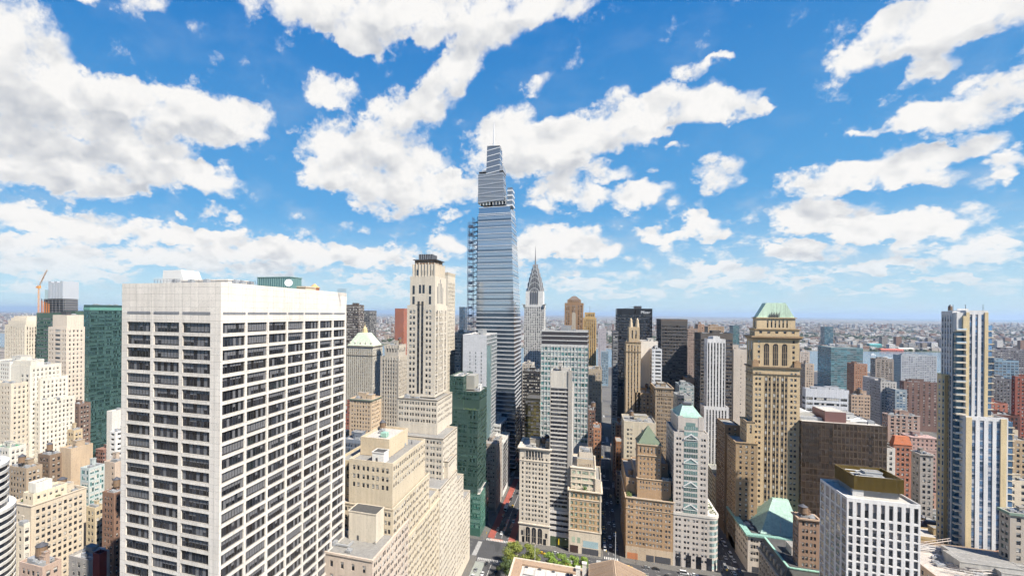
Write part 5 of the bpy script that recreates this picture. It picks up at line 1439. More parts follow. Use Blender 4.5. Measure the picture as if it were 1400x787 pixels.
def gable_white_tower():
    Y = 358; x0, x1, y0, y1, z = spec(921.5, 968.5, 589.5, Y, D=34)
    r = thing("office_tower", "pale stone tower with white chevron braces over a glass strip and a green pyramid roof", "office tower", (x0, Y, 0))
    c = (.58, .52, .46); W = x1 - x0
    zb = at(940, 703, Y).z
    xr = at(979.5, 710, Y + 9).x
    # base with rounded corner
    b = MB(); rad = 6; pts = [(x0, Y), (xr - rad, Y)] + [(xr - rad + rad * math.sin(math.pi / 2 * k / 6), Y + rad - rad * math.cos(math.pi / 2 * k / 6)) for k in range(1, 7)] + [(xr, y1), (x0, y1)]
    s = ST(cols=[(.06, .12), (.15, .21), (.30, .36), (.39, .45), (.54, .60), (.63, .69), (.78, .84), (.87, .93)], rows=[(3.0 + 3.75 * i, 4.7 + 3.75 * i) for i in range(8)], rec=.3)
    wins = []
    facade(b, wins, (x0, Y), (1, 0), (0, -1), xr - rad - x0, 0, zb, s)
    k = MB(); k.prism(pts[1:-1] + [(x0 + .5, y1), (x0 + .5, Y + .5), (xr - rad, Y + .5)], 0, zb, 0, 1)
    k.build("base_wall", [masonry(c), ROOF_P], r)
    b.poly([(x0, Y, 0), (x0, Y, zb), (x0, y1, zb), (x0, y1, 0)]); b.build("wall", [masonry(c), masonry((.3, .27, .24))], r)
    place_windows(r, wins, [GLASS, FR_DARK, plain((.5, .48, .44), .6)], 770)
    for i in range(9):
        q = MB(); zz = zb - 4.4 - i * 3.75
        seg = [(xr - rad + (rad + .06) * math.sin(math.pi / 2 * t / 6), Y + rad - (rad + .06) * math.cos(math.pi / 2 * t / 6)) for t in range(0, 7)]
        for (a, d) in zip(seg[:-1], seg[1:]): q.poly([(*a, zz), (*d, zz), (*d, zz + 2.2), (*a, zz + 2.2)])
        q.build("curved_window", glass((.25, .33, .32), .35), r)
    q = MB(); o = [(p[0] + (.35 if p[0] > x0 + 1 else 0), p[1] - .3) for p in pts]; q.prism(o[:-2] + [(xr + .35, y1), (x0, y1)], zb - .9, zb + .9); q.build("cornice", masonry((.66, .62, .55)), r)
    for i in range(5):
        q = MB(); a = x0 + 1.6 + i * 6.2; q.box(a, a + 3.2, Y - .1, Y - .004, .4, 8.6); q.build("shop_window", GLASS_B, r)
    # shaft: two window bays, dark glass strip between
    wm = [GLASS, FR_DARK, BLIND]
    fr = [(.07, .13), (.155, .215), (.785, .845), (.87, .93)]
    rows = [(3.6 + 3.72 * i, 5.3 + 3.72 * i) for i in range(15)]
    zr = block(r, x0, x1, Y + .02, y1, zb - 1, z, c, ST(cols=fr, rows=rows, rec=.3), s2=PUN(bay=3, fl=3.72), wmats=wm, ylim=708, parapet=.6)
    zt = at(945, 571, Y + 2).z; xa, xb = at(927, 580, Y).x, at(963, 580, Y).x
    zr2 = block(r, xa, xb, Y + 1.5, y1 - 3, z - 1, zt, c, None, parapet=.6)
    ga, gb = x0 + W * .30, x0 + W * .70
    n = int((zt - 4 - zb) / 3.72); gm = glass((.16, .25, .24), .45)
    back = MB(); back.box(ga, gb, Y - .06, Y - .004, zb, zt - 5.5); back.build("spandrel_strip", masonry((.55, .52, .48)), r)
    for i in range(n):
        zz = zb + 1.2 + i * 3.72
        w = MB(); w.box(ga + .1, gb - .1, Y - .16, Y - .064, zz, zz + (2.3 if i % 4 else 3.3)); w.build("window", gm, r)
        f = MB()
        for k2 in range(1, 6): xx = ga + (gb - ga) * k2 / 6; f.box(xx - .06, xx + .06, Y - .24, Y - .165, zz, zz + 2.3)
        f.build("mullion", FR_PALE, r)
    for zz in (zb + 3.5, zb + 18.5, zb + 34.5, zb + 50.5):
        q = MB(); mx = (ga + gb) / 2
        for sx, ex in ((ga - .3, mx), (gb + .3, mx)):
            d = .42; q.poly([(sx, Y - .5, zz), (sx, Y - .5, zz + .9), (ex, Y - .5, zz + 4.1), (ex, Y - .5, zz + 3.2)] if sx < ex else [(ex, Y - .5, zz + 3.2), (ex, Y - .5, zz + 4.1), (sx, Y - .5, zz + .9), (sx, Y - .5, zz)])
            q.poly([(sx, Y - .26, zz + .9), (sx, Y - .5, zz + .9), (ex, Y - .5, zz + 4.1), (ex, Y - .26, zz + 4.1)])
        q.box(ga - .3, gb + .3, Y - .45, Y - .26, zz - .3, zz + .1)
        q.build("chevron_brace", plain((.76, .75, .72), .5), r)
    for xx in (xa + .3, xb - 3.2):
        q = MB(); q.box(xx, xx + 2.9, Y + 1.3, Y + 1.494, zt - 8, zt + 1.2); q.build("gable_pier", masonry(c), r)
    q = MB(); q.box(xa + 5, xb - 5, Y + 1.42, Y + 1.494, zt - 6.5, zt - 3.2); q.build("window", gm, r)
    pyramid(r, xa + 1, xb - .6, Y + 2, y1 - 4, zt, at(945, 553.5, Y + 15).z, copper((.25, .37, .31)), tx=3.2, ty=2.4, name="pyramid_roof", eave=.5)
    q = MB(); cx = (xa + xb) / 2; zz = at(945, 553.5, Y + 15).z; q.box(cx - 2.6, cx + 2.6, Y + 13, Y + 17, zz, zz + 1.6); q.build("roof_house", METAL_D, r)
    b = MB(); rr = random.Random(19)
    for i in range(200):
        p = Vector((xr - rr.uniform(1, 5), Y + rr.uniform(3, 30), zb + 1 + rr.gauss(.2, .4))); a = Vector((rr.uniform(-1, 1), rr.uniform(-1, 1), rr.uniform(-1, 1))).normalized() * .35; d = a.orthogonal()
        b.poly([tuple(p - a - d * .5), tuple(p + a - d * .5), tuple(p + a + d * .5), tuple(p - a + d * .5)])
    b.build("terrace_plant", plain((.07, .10, .03), .8), r)
    reg(x0, xr, Y, y1, 775)
gable_white_tower()

hero("office_building", "cream plastered building with few windows behind the brown green-pyramid hotel", (853, 897, 575, 420, dct(D=30)), 660, (.62, .54, .40), ST(cols=[(.1, .16), (.2, .26), (.55, .6), (.66, .71)], fl=3.6, wh=1.8, top=6), clutter=4, tanks=1, bulk=1)
hero("loft_building", "brown loft with a water tank and flat roof behind the cream plastered building", (867, 895, 536, 500, dct(D=30)), 572, (.42, .30, .18), PUN(bay=3, ww=1.4), clutter=8, tanks=1, bulk=2)
hero("loft_building", "brown stone tower block with a turreted top, left of the green-roofed pale tower", (896, 920.5, 529, 475, dct(far=889)), 640, (.36, .27, .18), PUN(bay=3.2, ww=1.2, pair=2, gap=.5), cornice=[(0, 1.2, .6), (7, .5, .4)], clutter=4, bulk=2)
def twin_pinnacle():
    Y = 500; x0, x1, y0, y1, z = spec(856, 876, 467, Y, D=20)
    r = thing("art_deco_tower", "slender tan art deco tower topped by twin pinnacles, in front of the black tower", "tower", (x0, Y, 0))
    c = (.52, .39, .24)
    block(r, x0, x1, y0, y1, 0, z, c, ST(bay=2.4, ww=1.0, fl=3.6, wh=2.0, top=3, rec=.45, sp=1, minz=60), trim=(.26, .19, .12), ylim=560, cornice=[(0, .8, .5), (9, .8, .4)])
    xa, xb = at(860, 450, Y).x, at(874.8, 450, Y).x
    z2 = at(866, 447, Y + 2).z
    block(r, xa, xb, y0 + 1.5, y1 - 3, z - 1, z2, c, ST(cols=[(.26, .38), (.60, .72)], rows=[(3, 11)], rec=.6), ylim=480)
    for fx in (.2, .8):
        q = MB(); cx = xa + (xb - xa) * fx; zt = at(866, 434.5, Y + 4).z
        q.cyl(cx, Y + 4, z2 - 3, z2 + (zt - z2) * .45, 1.9, 1.6, 8); q.cyl(cx, Y + 4, z2 + (zt - z2) * .45, z2 + (zt - z2) * .8, 1.35, 1.2, 8); q.cyl(cx, Y + 4, z2 + (zt - z2) * .8, zt, 1.1, .3, 8)
        q.build("pinnacle", masonry((.58, .46, .31)), r)
    for i in range(5):
        q = MB(); xx = x0 + .4 + (x1 - x0 - .8) * i / 4; q.cyl(xx, Y + .3, z - 3, z + 1.8, .5, .12, 6); q.build("pinnacle", masonry(c), r)
    reg(x0, x1, y0, y1, 545)
twin_pinnacle()
def lettering(root, text, p, size, mat, dy):
    cu = bpy.data.curves.new("sign_lettering", 'FONT'); cu.body = text; cu.size = size; cu.extrude = .12; cu.align_x = 'CENTER'; cu.align_y = 'CENTER'
    t = bpy.data.objects.new("sign_lettering", cu); COL.objects.link(t)
    dg = bpy.context.evaluated_depsgraph_get()
    me = bpy.data.meshes.new_from_object(t.evaluated_get(dg)); bpy.data.objects.remove(t)
    me.materials.clear(); me.materials.append(mat)
    o = bpy.data.objects.new("sign_lettering", me); COL.objects.link(o); o.parent = root
    o.location = (p.x - root.location.x, p.y + dy - root.location.y, p.z); o.rotation_euler = (math.radians(90), 0, 0)
def black_tower():
    Y = 720; x0, x1, y0, y1, z = spec(843.8, 892, 421.5, Y, D=40)
    r = thing("office_tower", "black glass tower with a small white sign on its dark crown, behind the twin pinnacles", "office tower", (x0, Y, 0))
    block(r, x0, x1, y0, y1, 0, z, (.028, .03, .036), ST(bay=2.8, ww=2.4, fl=3.9, wh=2.6, top=9, rec=.1, kind='1', edge=.3, minz=50), wall=plain((.028, .03, .036), .35, .2), wmats=[glass((.02, .025, .035), .3), METAL_D, plain((.10, .10, .11), .5)], ylim=560, parapet=1, roof=ROOF_D)
    W = x1 - x0
    q = MB(); q.box(x0 + W * .50, x0 + W * .70, Y + 2, Y + 16, z, z + 3.6); q.build("roof_house", METAL_D, r)
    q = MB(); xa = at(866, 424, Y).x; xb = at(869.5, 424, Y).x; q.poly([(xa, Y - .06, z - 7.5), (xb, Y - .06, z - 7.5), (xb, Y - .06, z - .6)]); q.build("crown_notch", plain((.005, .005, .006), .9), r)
    lettering(r, "Pfizer", at(882.5, 427, Y), 5.4, plain((.85, .86, .88), .5), -.3)
    q = MB(); q.tube((x0 + W * .2, Y + 8, z), (x0 + W * .5, Y + 8, z + 2.4), .25, 4); q.tube((x0 + W * .5, Y + 8, z + 2.4), (x0 + W * .6, Y + 8, z + 2.0), .25, 4); q.build("window_cleaning_jib", METAL_D, r)
    reg(x0, x1, y0, y1, 540)
black_tower()
hero("office_building", "dark striped block hard against the left flank of the black tower", (838, 845, 453, 700, dct(D=30)), 560, (.20, .20, .21), ST(bay=6, ww=5.4, fl=3.8, wh=1.7, rec=.2, kind='3', edge=.2), roof=ROOF_D, maxn=40)
hero("apartment_slab", "blank white party-wall slab right of the twin-pinnacle tower", (876.5, 899.5, 466, 520, dct(D=30)), 540, (.72, .67, .60), ST(cols=[(.70, .98)], rows=[(4.5, 7)], kind='3'), clutter=2, trim=(.3, .25, .2))
hero("apartment_tower", "white balconied tower attached to the blank party-wall slab", (891.5, 905, 477, 505, dct(D=18)), 540, (.66, .67, .68), ST(cols=[(.06, .16), (.34, .9)], fl=3.5, wh=1.9, top=1.5, rec=.5), clutter=2)
def grey_grid():
    hero("office_tower", "dark grey tower with a fine regular window grid, centre right of the skyline", (904, 940, 436, 640, dct(far=897.5)), 555, (.115, .105, .10), ST(bay=3.1, ww=2.4, fl=4.0, wh=1.9, top=8, rec=.5, edge=.6, minz=50), wmats=[GLASS_B, METAL_D, plain((.22, .20, .18), .5)], roof=ROOF_D, cornice=[(0, 2.4, .15)], trim=(.16, .13, .11))
grey_grid()
hero("apartment_slab", "brown ribbed apartment slab between the dark grey grid tower and the black tower block", (938, 954, 449, 860, dct(D=30)), 520, (.38, .27, .21), ST(bay=3, ww=1.6, fl=3.6, wh=1.8, rec=.3, minz=40), clutter=3, maxn=40)
def dark_square():
    r, b = hero("office_tower", "dark square tower with pale floor lines behind the white pinstriped tower", (958, 1002, 455, 600, dct(far=949.5)), 590, (.13, .11, .095), ST(bay=8, ww=7.3, fl=3.9, wh=2.1, top=7, rec=.3, kind='4', edge=.4, minz=50), s2=ST(bay=4, ww=3.4, fl=3.9, wh=2.1, top=7, rec=.3, kind='2', edge=.4, minz=50), wmats=[GLASS_B, METAL_D, BLIND_G], roof=ROOF_D, clutter=6, bulk=1)
dark_square()
hero("apartment_tower", "cluster of tan apartment tops behind the dark square tower, leftmost of two", (954.5, 963, 443, 980, dct(D=26)), 458, (.46, .28, .18), PUN(bay=3.4), maxn=0, clutter=2)
hero("apartment_tower", "wide tan apartment top behind the dark square tower, with a stepped roof", (968, 990, 446, 1050, dct(D=30)), 458, (.46, .32, .20), PUN(bay=3.4), maxn=0, clutter=5, bulk=2)
def pinstripe():
    x0, x1, y0, y1, z = spec(967, 992, 463, 492, far=963)
    r = thing("office_tower", "white pinstriped tower with rounded stepped top, left of the tan tower with green hipped roof", "office tower", (x0, y0, 0))
    c = (.68, .67, .66); n = 6; W = x1 - x0
    s = ST(cols=[((i + .5) / n - .038, (i + .5) / n + .038) for i in range(n)], fl=3.6, wh=2.2, top=3.5, rec=.45, sp=1, minz=20)
    block(r, x0, x1, y0, y1, 0, z, c, s, s2=ST(bay=3.2, ww=1.1, fl=3.6, wh=2.2, top=5, rec=.4, sp=1, minz=20), trim=(.09, .09, .10), ylim=640)
    block(r, x0 + W * .34, x1 - W * .30, y0 + .6, y1 - 2, z - .5, z + 2.4, c, None)
    q = MB(); q.cyl(x0 + W * .5, y0 + 10, z, z + 1.9, 5, 4.4, 14); q.build("roof_drum", masonry(c), r)
    z2 = at(967, 555, 490).z
    block(r, x0 - 2.5, x1 + 2.5, y0 - 2, y1 + 3, 0, z2, c, ST(bay=2.6, ww=1.1, fl=3.6, wh=2.0, top=3, rec=.4, sp=1, minz=10), trim=(.10, .10, .11), ylim=640)
    reg(x0 - 2.5, x1 + 2.5, y0 - 2, y1 + 3, 625)
pinstripe()
hero("office_building", "small stepped glass block under the dark grey grid tower", (929, 949, 526, 560, dct(D=26)), 555, (.36, .40, .40), ST(bay=3, ww=2.6, fl=3.6, wh=2.2, rec=.1, kind='2', edge=.2), wmats=[GLASS_TEAL, METAL, BLIND], clutter=4, bulk=2)
hero("apartment_block", "orange-topped narrow block right of the dark grey grid tower", (938, 949, 516, 620, dct(D=22)), 530, (.50, .32, .2), None, clutter=2)
hero("office_building", "glass-fronted lower block with pale ledges, left of the dark square tower", (926, 946, 540, 520, dct(D=22)), 575, (.40, .42, .42), ST(bay=3, ww=2.7, fl=3.6, wh=2.0, rec=.1, kind='2', edge=.2), wmats=[GLASS_TEAL, METAL, BLIND], clutter=4)
hero("glass_tower", "slim blue-green glass tower far off, right of the dark square tower", (1002, 1011, 445, 1500, dct(D=34)), 475, (.08, .15, .18), ST(bay=3.5, ww=3.2, fl=4, wh=3.2, rec=.05, kind='1', edge=.2), wmats=[GLASS_TEAL, METAL_D, BLIND_G], maxn=0)
hero("apartment_slab", "blank beige slab with few slit windows, left of the tan green-hipped tower", (1003, 1024, 477, 640, dct(D=30)), 525, (.60, .52, .44), ST(cols=[(.46, .52)], fl=5, wh=1.4, top=8), clutter=2)

def hipped_tan_tower():
    Y = 400; x0, x1, y0, y1, z = spec(1029.5, 1094, 500, Y, far=1019.5)
    r = thing("office_tower", "tall tan brick tower with arched loggia and light green hipped copper roof", "tower", (x0, Y, 0))
    c = (.57, .43, .255); dk = (.20, .15, .10); W = x1 - x0
    ch = [v for i in range(3) for v in ((.265 + .175 * i, .31 + .175 * i), (.335 + .175 * i, .38 + .175 * i))]
    pr = [(.05, .10), (.125, .175), (.80, .85), (.88, .93)]
    wm = [GLASS, FR_DARK, plain((.60, .57, .5), .6)]
    block(r, x0, x1, y0, y1, 0, z, c, ST(cols=pr, fl=3.85, wh=1.9, top=4.2, rec=.35, minz=10), s2=PUN(bay=3.2, fl=3.85), wmats=wm, ylim=690, trim=dk, cornice=[(0, 1.0, .9), (5.2, .5, .5)])
    for i in range(3):          # dark vertical channels between the stone piers
        a = x0 + W * (.255 + .175 * i); b_ = x0 + W * (.39 + .175 * i)
        q = MB(); q.box(a, b_, Y - .06, Y - .004, 20, z - 6.5); q.build("dark_channel", plain((.20, .15, .095), .7), r)
        for k in range(24):
            for j in range(2):
                w = MB(); xx = a + .3 + j * (b_ - a) * .5; w.box(xx, xx + (b_ - a) * .34, Y - .12, Y - .064, z - 10 - k * 3.85, z - 10 - k * 3.85 + 2.0); w.build("window", [GLASS if (k * 7 + i * 5 + j * 3 + (k * k) % 5) % 5 else plain((.50, .48, .44), .5)], r)
        p = MB(); p.box((a + b_) / 2 - .3, (a + b_) / 2 + .3, Y - .35, Y - .125, 20, z - 6.5); p.build("pier", masonry(c), r)
    # crown: loggia storey, cornice, attic and roof
    xa, xb = at(1030.5, 470, Y).x, at(1094, 470, Y).x
    z2 = at(1040, 459, Y).z
    block(r, xa, xb, y0 + 1, y1 - 1, z - .6, z2, c, ST(cols=[(.10, .15), (.85, .90)], rows=[(3 + 3.7 * i, 5 + 3.7 * i) for i in range(5)], rec=.35), s2=ST(bay=6, ww=2.6, rows=[(4, 18)], rec=.7), wmats=wm, cornice=[(0, 1.2, 1.6), (1.3, .8, 1.0)], trim=(.36, .24, .13), ylim=510)
    for i in range(3):
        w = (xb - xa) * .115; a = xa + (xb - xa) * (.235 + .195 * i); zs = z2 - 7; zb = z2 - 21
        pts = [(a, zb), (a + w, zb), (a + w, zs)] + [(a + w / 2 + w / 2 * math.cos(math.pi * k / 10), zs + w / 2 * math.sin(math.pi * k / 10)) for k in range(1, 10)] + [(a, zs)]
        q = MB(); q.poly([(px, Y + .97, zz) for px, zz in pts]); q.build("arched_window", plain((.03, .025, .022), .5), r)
        f = MB(); o = [(a + w / 2 + (w / 2 + .5) * math.cos(math.pi * k / 12), zs + (w / 2 + .5) * math.sin(math.pi * k / 12)) for k in range(13)]; n_ = [(a + w / 2 + w / 2 * math.cos(math.pi * k / 12), zs + w / 2 * math.sin(math.pi * k / 12)) for k in range(13)]
        for k in range(12): f.poly([(o[k][0], Y + .8, o[k][1]), (n_[k][0], Y + .8, n_[k][1]), (n_[k+1][0], Y + .8, n_[k+1][1]), (o[k+1][0], Y + .8, o[k+1][1])])
        f.build("arch_trim", masonry((.62, .47, .28)), r)
        f = MB(); 
        for k in range(1, 3): f.box(a + w * k / 3 - .15, a + w * k / 3 + .15, Y + .85, Y + .96, zb, zs)
        for zz in (zb + 4.5, zb + 9): f.box(a, a + w, Y + .85, Y + .965, zz, zz + .35)
        f.build("window_bar", masonry((.34, .26, .17)), r)
    for xx in (x0 + 1.6, x1 - 1.6):
        q = MB(); q.box(xx - 1.9, xx + 1.9, Y - .3, Y + .9, z, z + 3.2); q.prism([(xx - 2.1, Y - .4), (xx + 2.1, Y - .4), (xx + 2.1, Y + .9), (xx - 2.1, Y + .9)], z + 3.2, z + 5, pts1=[(xx - .2, Y - .4), (xx + .2, Y - .4), (xx + .2, Y + .9), (xx - .2, Y + .9)]); q.build("corner_aedicule", masonry((.42, .27, .15)), r)
    x5, x6 = at(1032, 452, Y + 3).x, at(1093, 452, Y + 3).x
    z3 = at(1040, 449, Y + 3).z
    block(r, x5, x6, y0 + 3, y1 - 2, z2 - .5, z3, c, ST(bay=4.6, ww=1.8, rows=[(1.6, 3.4)], rec=.4), s2=ST(bay=4.6, ww=1.8, rows=[(1.6, 3.4)], rec=.4), wmats=wm, cornice=[(0, .6, .6)], trim=(.40, .28, .15))
    x5, x6 = at(1034.5, 440, Y + 5).x, at(1087.5, 440, Y + 5).x
    z4 = at(1040, 433.5, Y + 5).z
    block(r, x5, x6, y0 + 5, y1 - 3, z3 - .5, z4, (.60, .46, .28), ST(cols=[(.27 + .1 * i, .31 + .1 * i) for i in range(6)], rows=[(2.2, 7.4)], rec=.5), s2=ST(bay=4.6, ww=1.8, rows=[(2.2, 7.4)], rec=.4), wmats=wm, cornice=[(0, .7, .7)], trim=(.50, .38, .22), parapet=0)
    W2 = x6 - x5
    pyramid(r, x5 + .6, x6 - .6, y0 + 5.6, y1 - 3.6, z4, at(1057, 414.5, Y + 18).z, copper((.42, .54, .42)), tx=W2 * .25, ty=4.0, name="hipped_roof", eave=.4)
    q = MB()
    for i in range(12): q.box(x5 + W2 * (.34 + .022 * i), x5 + W2 * (.352 + .022 * i), Y + 4.7, Y + 4.994, z4 + .3, z4 + 2 + (i % 3) * .9)
    q.build("roof_crest", METAL_D, r)
    # shoulders; the darker browns put the north-side shade into the wall colour
    zs = at(1029, 582, Y - 6).z
    s = PUN(bay=3.2, fl=3.8, ww=1.4); xl = at(1012, 600, Y - 6).x
    block(r, 101.5, x0 + 1.5, y0 - 6, y1, 0, zs - 12, (.36, .25, .14), s, s2=s, wmats=wm, cornice=[(0, .7, .5)], ylim=700, trim=(.4, .28, .16))
    block(r, (101.5 + x0) / 2 + 1, x0 + .02, y0 - 5, y1 - 6, zs - 14, zs + 3, (.54, .40, .23), ST(bay=2.6, ww=1.2, fl=3.8, wh=2.2, sp=1, rec=.4), s2=s, wmats=wm, cornice=[(0, .6, .4)], ylim=660, trim=(.3, .22, .14))
    block(r, 101.3, x0 - 2, y0 + 22, y1 + 30, 0, zs - 6, (.28, .19, .11), s, s2=s, wmats=wm, ylim=690)
    reg(101, x1, y0 - 6, y1 + 30, 690)
hipped_tan_tower()

def copper_hip_building():
    Y = 360; xL = 101.5; p = atx(1022.5, 731, xL); z = p.z; y0 = p.y; y1 = atx(996, 685, xL).y; x1 = 135.5
    r = thing("library_building", "low corner building with a large teal copper hipped roof below the tan hipped tower", "library", (xL, y0, 0))
    c = (.62, .54, .45)
    zr = block(r, xL, x1, y0, y1, 0, z, c, ST(bay=5.4, ww=1.6, pair=3, gap=.3, fl=4.2, wh=2.4, top=1.8, rec=.35), s2=ST(bay=5.0, ww=1.3, pair=2, gap=.5, fl=4.2, wh=2.2, top=2.0, rec=.35), ylim=800, roof=ROOF_D, parapet=.9, trim=(.4, .34, .27))
    cop = copper((.19, .34, .29))
    q = MB(); ring(q, xL, x1, y0, y1, z - .2, z + .8, 1.3); q.box(xL - 1.2, xL + 2.6, y0 - 1.2, y1 + 1.2, z + .81, z + 1.0); q.box(xL + 2.61, x1, y0 - 1.2, y0 + 2.2, z + .81, z + 1.0); q.build("copper_gutter", cop, r)
    pts = [(xL + 9, y0 + 6), (x1 - .5, y0 + 6), (x1 - .5, y1 - 4), (xL + 9, y1 - 4)]
    h = MB(); a = pts; zz = zr + 1.0
    zk = at(1062, 679, y0 + 36).z
    ins = 13
    b = MB(); b.prism(a, zr + .01, zz); b.prism([(p_[0], p_[1]) for p_ in a], zz, zk, pts1=[(a[0][0] + 15, a[0][1] + 26), (a[1][0], a[1][1] + 26), (a[2][0], a[2][1] - 3), (a[3][0] + 15, a[3][1] - 3)])
    b.build("hipped_roof", copper((.25, .37, .31)), r)
    q = MB()
    for i in range(14):
        yy = y0 + 8 + i * 2.3; q.box(xL + 8.4, xL + 8.99, yy, yy + 1.2, zr + .4, zr + 1.2)
    q.build("skylight", glass((.3, .4, .4), .4), r)
    q = MB(); q.tube((x1 - 13, y0 + 8, zr), (x1 - 13, y0 + 8, zr + 9), .18, 5); q.build("flagpole", METAL, r)
    clutter(r, xL + 2.5, xL + 8, y0 + 10, y1 - 8, zr, 6, masonry((.3, .1, .08)), seed=3, bulk=0)
    # stone street level with shop openings
    for i in range(4):
        q = MB(); a_ = xL + 2.5 + i * 8; q.box(a_, a_ + 6, y0 - .1, y0 - .004, .5, 4.2); q.build("shop_window", METAL_D, r)
    reg(xL, x1, y0, y1, 787)
copper_hip_building()

def mansard_house():
    near = atx(1078, 776, 107); far = atx(1045, 735, 107)
    x0, x1, y0, y1, z = 107, 132, near.y, far.y, near.z
    r = thing("mansion_block", "old stone block with dark mansard and green copper edges, below the teal hipped roof", "building", (x0, y0, 0))
    c = (.46, .38, .29)
    block(r, x0 - 3, x1, y0 - 2, y1, 0, z - 7, c, PUN(bay=3.4, fl=4.2, wh=2.3), s2=PUN(bay=3.4, fl=4.2, wh=2.3), parapet=0, cornice=[(0, .8, .9)], trim=(.5, .43, .34))
    q = MB(); q.prism([(x0 - 3, y0 - 2), (x1, y0 - 2), (x1, y1), (x0 - 3, y1)], z - 7, z, 0, 1, pts1=[(x0, y0), (x1, y0), (x1, y1), (x0, y1)]); q.build("mansard_roof", [plain((.10, .10, .09), .8, 0, "slate", 1.0), ROOF_D], r)
    q = MB(); q.box(x0 - .4, x0 + .7, y0 - .4, y1, z + .004, z + .6); q.box(x0 + .71, x1, y0 - .4, y0 + .7, z + .004, z + .6); q.build("copper_edge", copper((.26, .46, .36)), r)
    for i in range(7):
        yy = y0 + 2 + (y1 - y0 - 5) * i / 6; d = MB(); d.box(x0 - 2.6, x0 + .3, yy, yy + 1.8, z - 5.6, z - 2.4); d.build("dormer", masonry((.42, .36, .28)), r)
    clutter(r, x0 + 3, x1 - 2, y0 + 3, y1 - 3, z, 4, seed=5, bulk=1)
    reg(x0 - 3, x1, y0 - 2, y1, 795)
mansard_house()

def brown_grid_tower():
    Y = 396; x0, x1, y0, y1, z = spec(1096, 1213, 575, Y, D=40)
    r = thing("office_tower", "wide dark brown gridded office tower with a red-brown box on its roof", "office tower", (x0, Y, 0))
    c = (.15, .105, .075); W = x1 - x0
    wl = plain((.105, .075, .053), .45, .1, "bronze_panel")
    s = ST(bay=2.3, ww=1.95, fl=4.6, wh=3.9, top=.6, rec=.12, kind='1', edge=.15)
    zr = block(r, x0, x1, y0, y1, 0, z, c, s, s2=ST(bay=2.3, ww=1.9, fl=4.6, wh=3.9, top=.6, rec=.12, kind='1', edge=.15), wall=wl, wmats=[glass((.05, .037, .029), .25, .15, .5), plain((.24, .185, .135), .4), plain((.055, .04, .031), .4)], ylim=700, roof=ROOF_P, parapet=.6)
    for i in range(6):          # dark ribbon openings at the upper left, small pairs further right
        zz = z - 5.2 - i * 4.6 - (0 if i else 0)
        q = MB(); q.box(x0 + W * .015, x0 + W * .215, Y - .05, Y - .004, zz, zz + 2.0)
        q.build("dark_opening", plain((.012, .010, .009), .5), r)
        f = MB()
        for k in range(1, 8): f.box(x0 + W * (.015 + .025 * k) - .12, x0 + W * (.015 + .025 * k) + .12, Y - .09, Y - .054, zz, zz + 2.0)
        f.build("mullion", wl, r)
        for fx in (.335, .80):
            q = MB(); q.box(x0 + W * fx, x0 + W * (fx + .035), Y - .05, Y - .004, zz - (0 if fx < .5 else 4.6), zz - (0 if fx < .5 else 4.6) + 1.6); q.build("dark_opening", plain((.012, .010, .009), .5), r)
    xa, xb = at(1122.5, 560, Y + 12).x, at(1151, 560, Y + 12).x
    bz = at(1122.5, 559.5, Y + 12).z
    q = MB(); q.box(xa, xb, Y + 6, Y + 26, zr, bz - .3, 0); q.box(xa + .4, xb - .4, Y + 6.4, Y + 25.6, bz - .3, bz, 1); q.build("roof_house", [plain((.19, .095, .085), .6), ROOF_P], r)
    q = MB(); q.box(x0 + 2, xa - 1, Y + 8, Y + 11, zr, zr + 2.2, 0); q.build("duct", METAL, r)
    xc = at(1100, 560, Y + 24).x
    v = MB(); n = 10
    for i in range(n):
        t0, t1 = math.pi * i / n, math.pi * (i + 1) / n; cx_ = x0 + 8; rr = 6.5
        v.poly([(cx_ - rr * math.cos(t0), Y + 14, zr + rr * .75 * math.sin(t0)), (cx_ - rr * math.cos(t1), Y + 14, zr + rr * .75 * math.sin(t1)), (cx_ - rr * math.cos(t1), Y + 32, zr + rr * .75 * math.sin(t1)), (cx_ - rr * math.cos(t0), Y + 32, zr + rr * .75 * math.sin(t0))])
        v.poly([(cx_, Y + 14, zr), (cx_ - rr * math.cos(t0), Y + 14, zr + rr * .75 * math.sin(t0)), (cx_ - rr * math.cos(t1), Y + 14, zr + rr * .75 * math.sin(t1))])
    v.build("vaulted_skylight", [plain((.55, .54, .50), .5)], r)
    clutter(r, xb + 2, x1 - 2, Y + 4, y1 - 3, zr, 14, plain((.6, .6, .58), .6), seed=21, bulk=1)
    for i in range(5):
        q = MB(); yy = Y + 8 + i * 5; q.tube((xb + 3, yy, zr + 1.2), (x1 - 6, yy + 2, zr + 1.2), .45, 6); q.build("pipe", METAL, r)
    reg(x0, x1, y0, y1, 690)
brown_grid_tower()

hero("loft_building", "brown brick loft with a reddish roof left of the white gridded block", (1092, 1121, 707, 318, dct(far=1084)), 795, (.34, .22, .15), PUN(bay=3.2, ww=1.3, pair=2, gap=.5, fl=3.8), clutter=8, bulk=2, tanks=1, cornice=[(0, .8, .8)], roof=masonry((.26, .10, .07), .9, 1.5), trim=(.45, .32, .22))

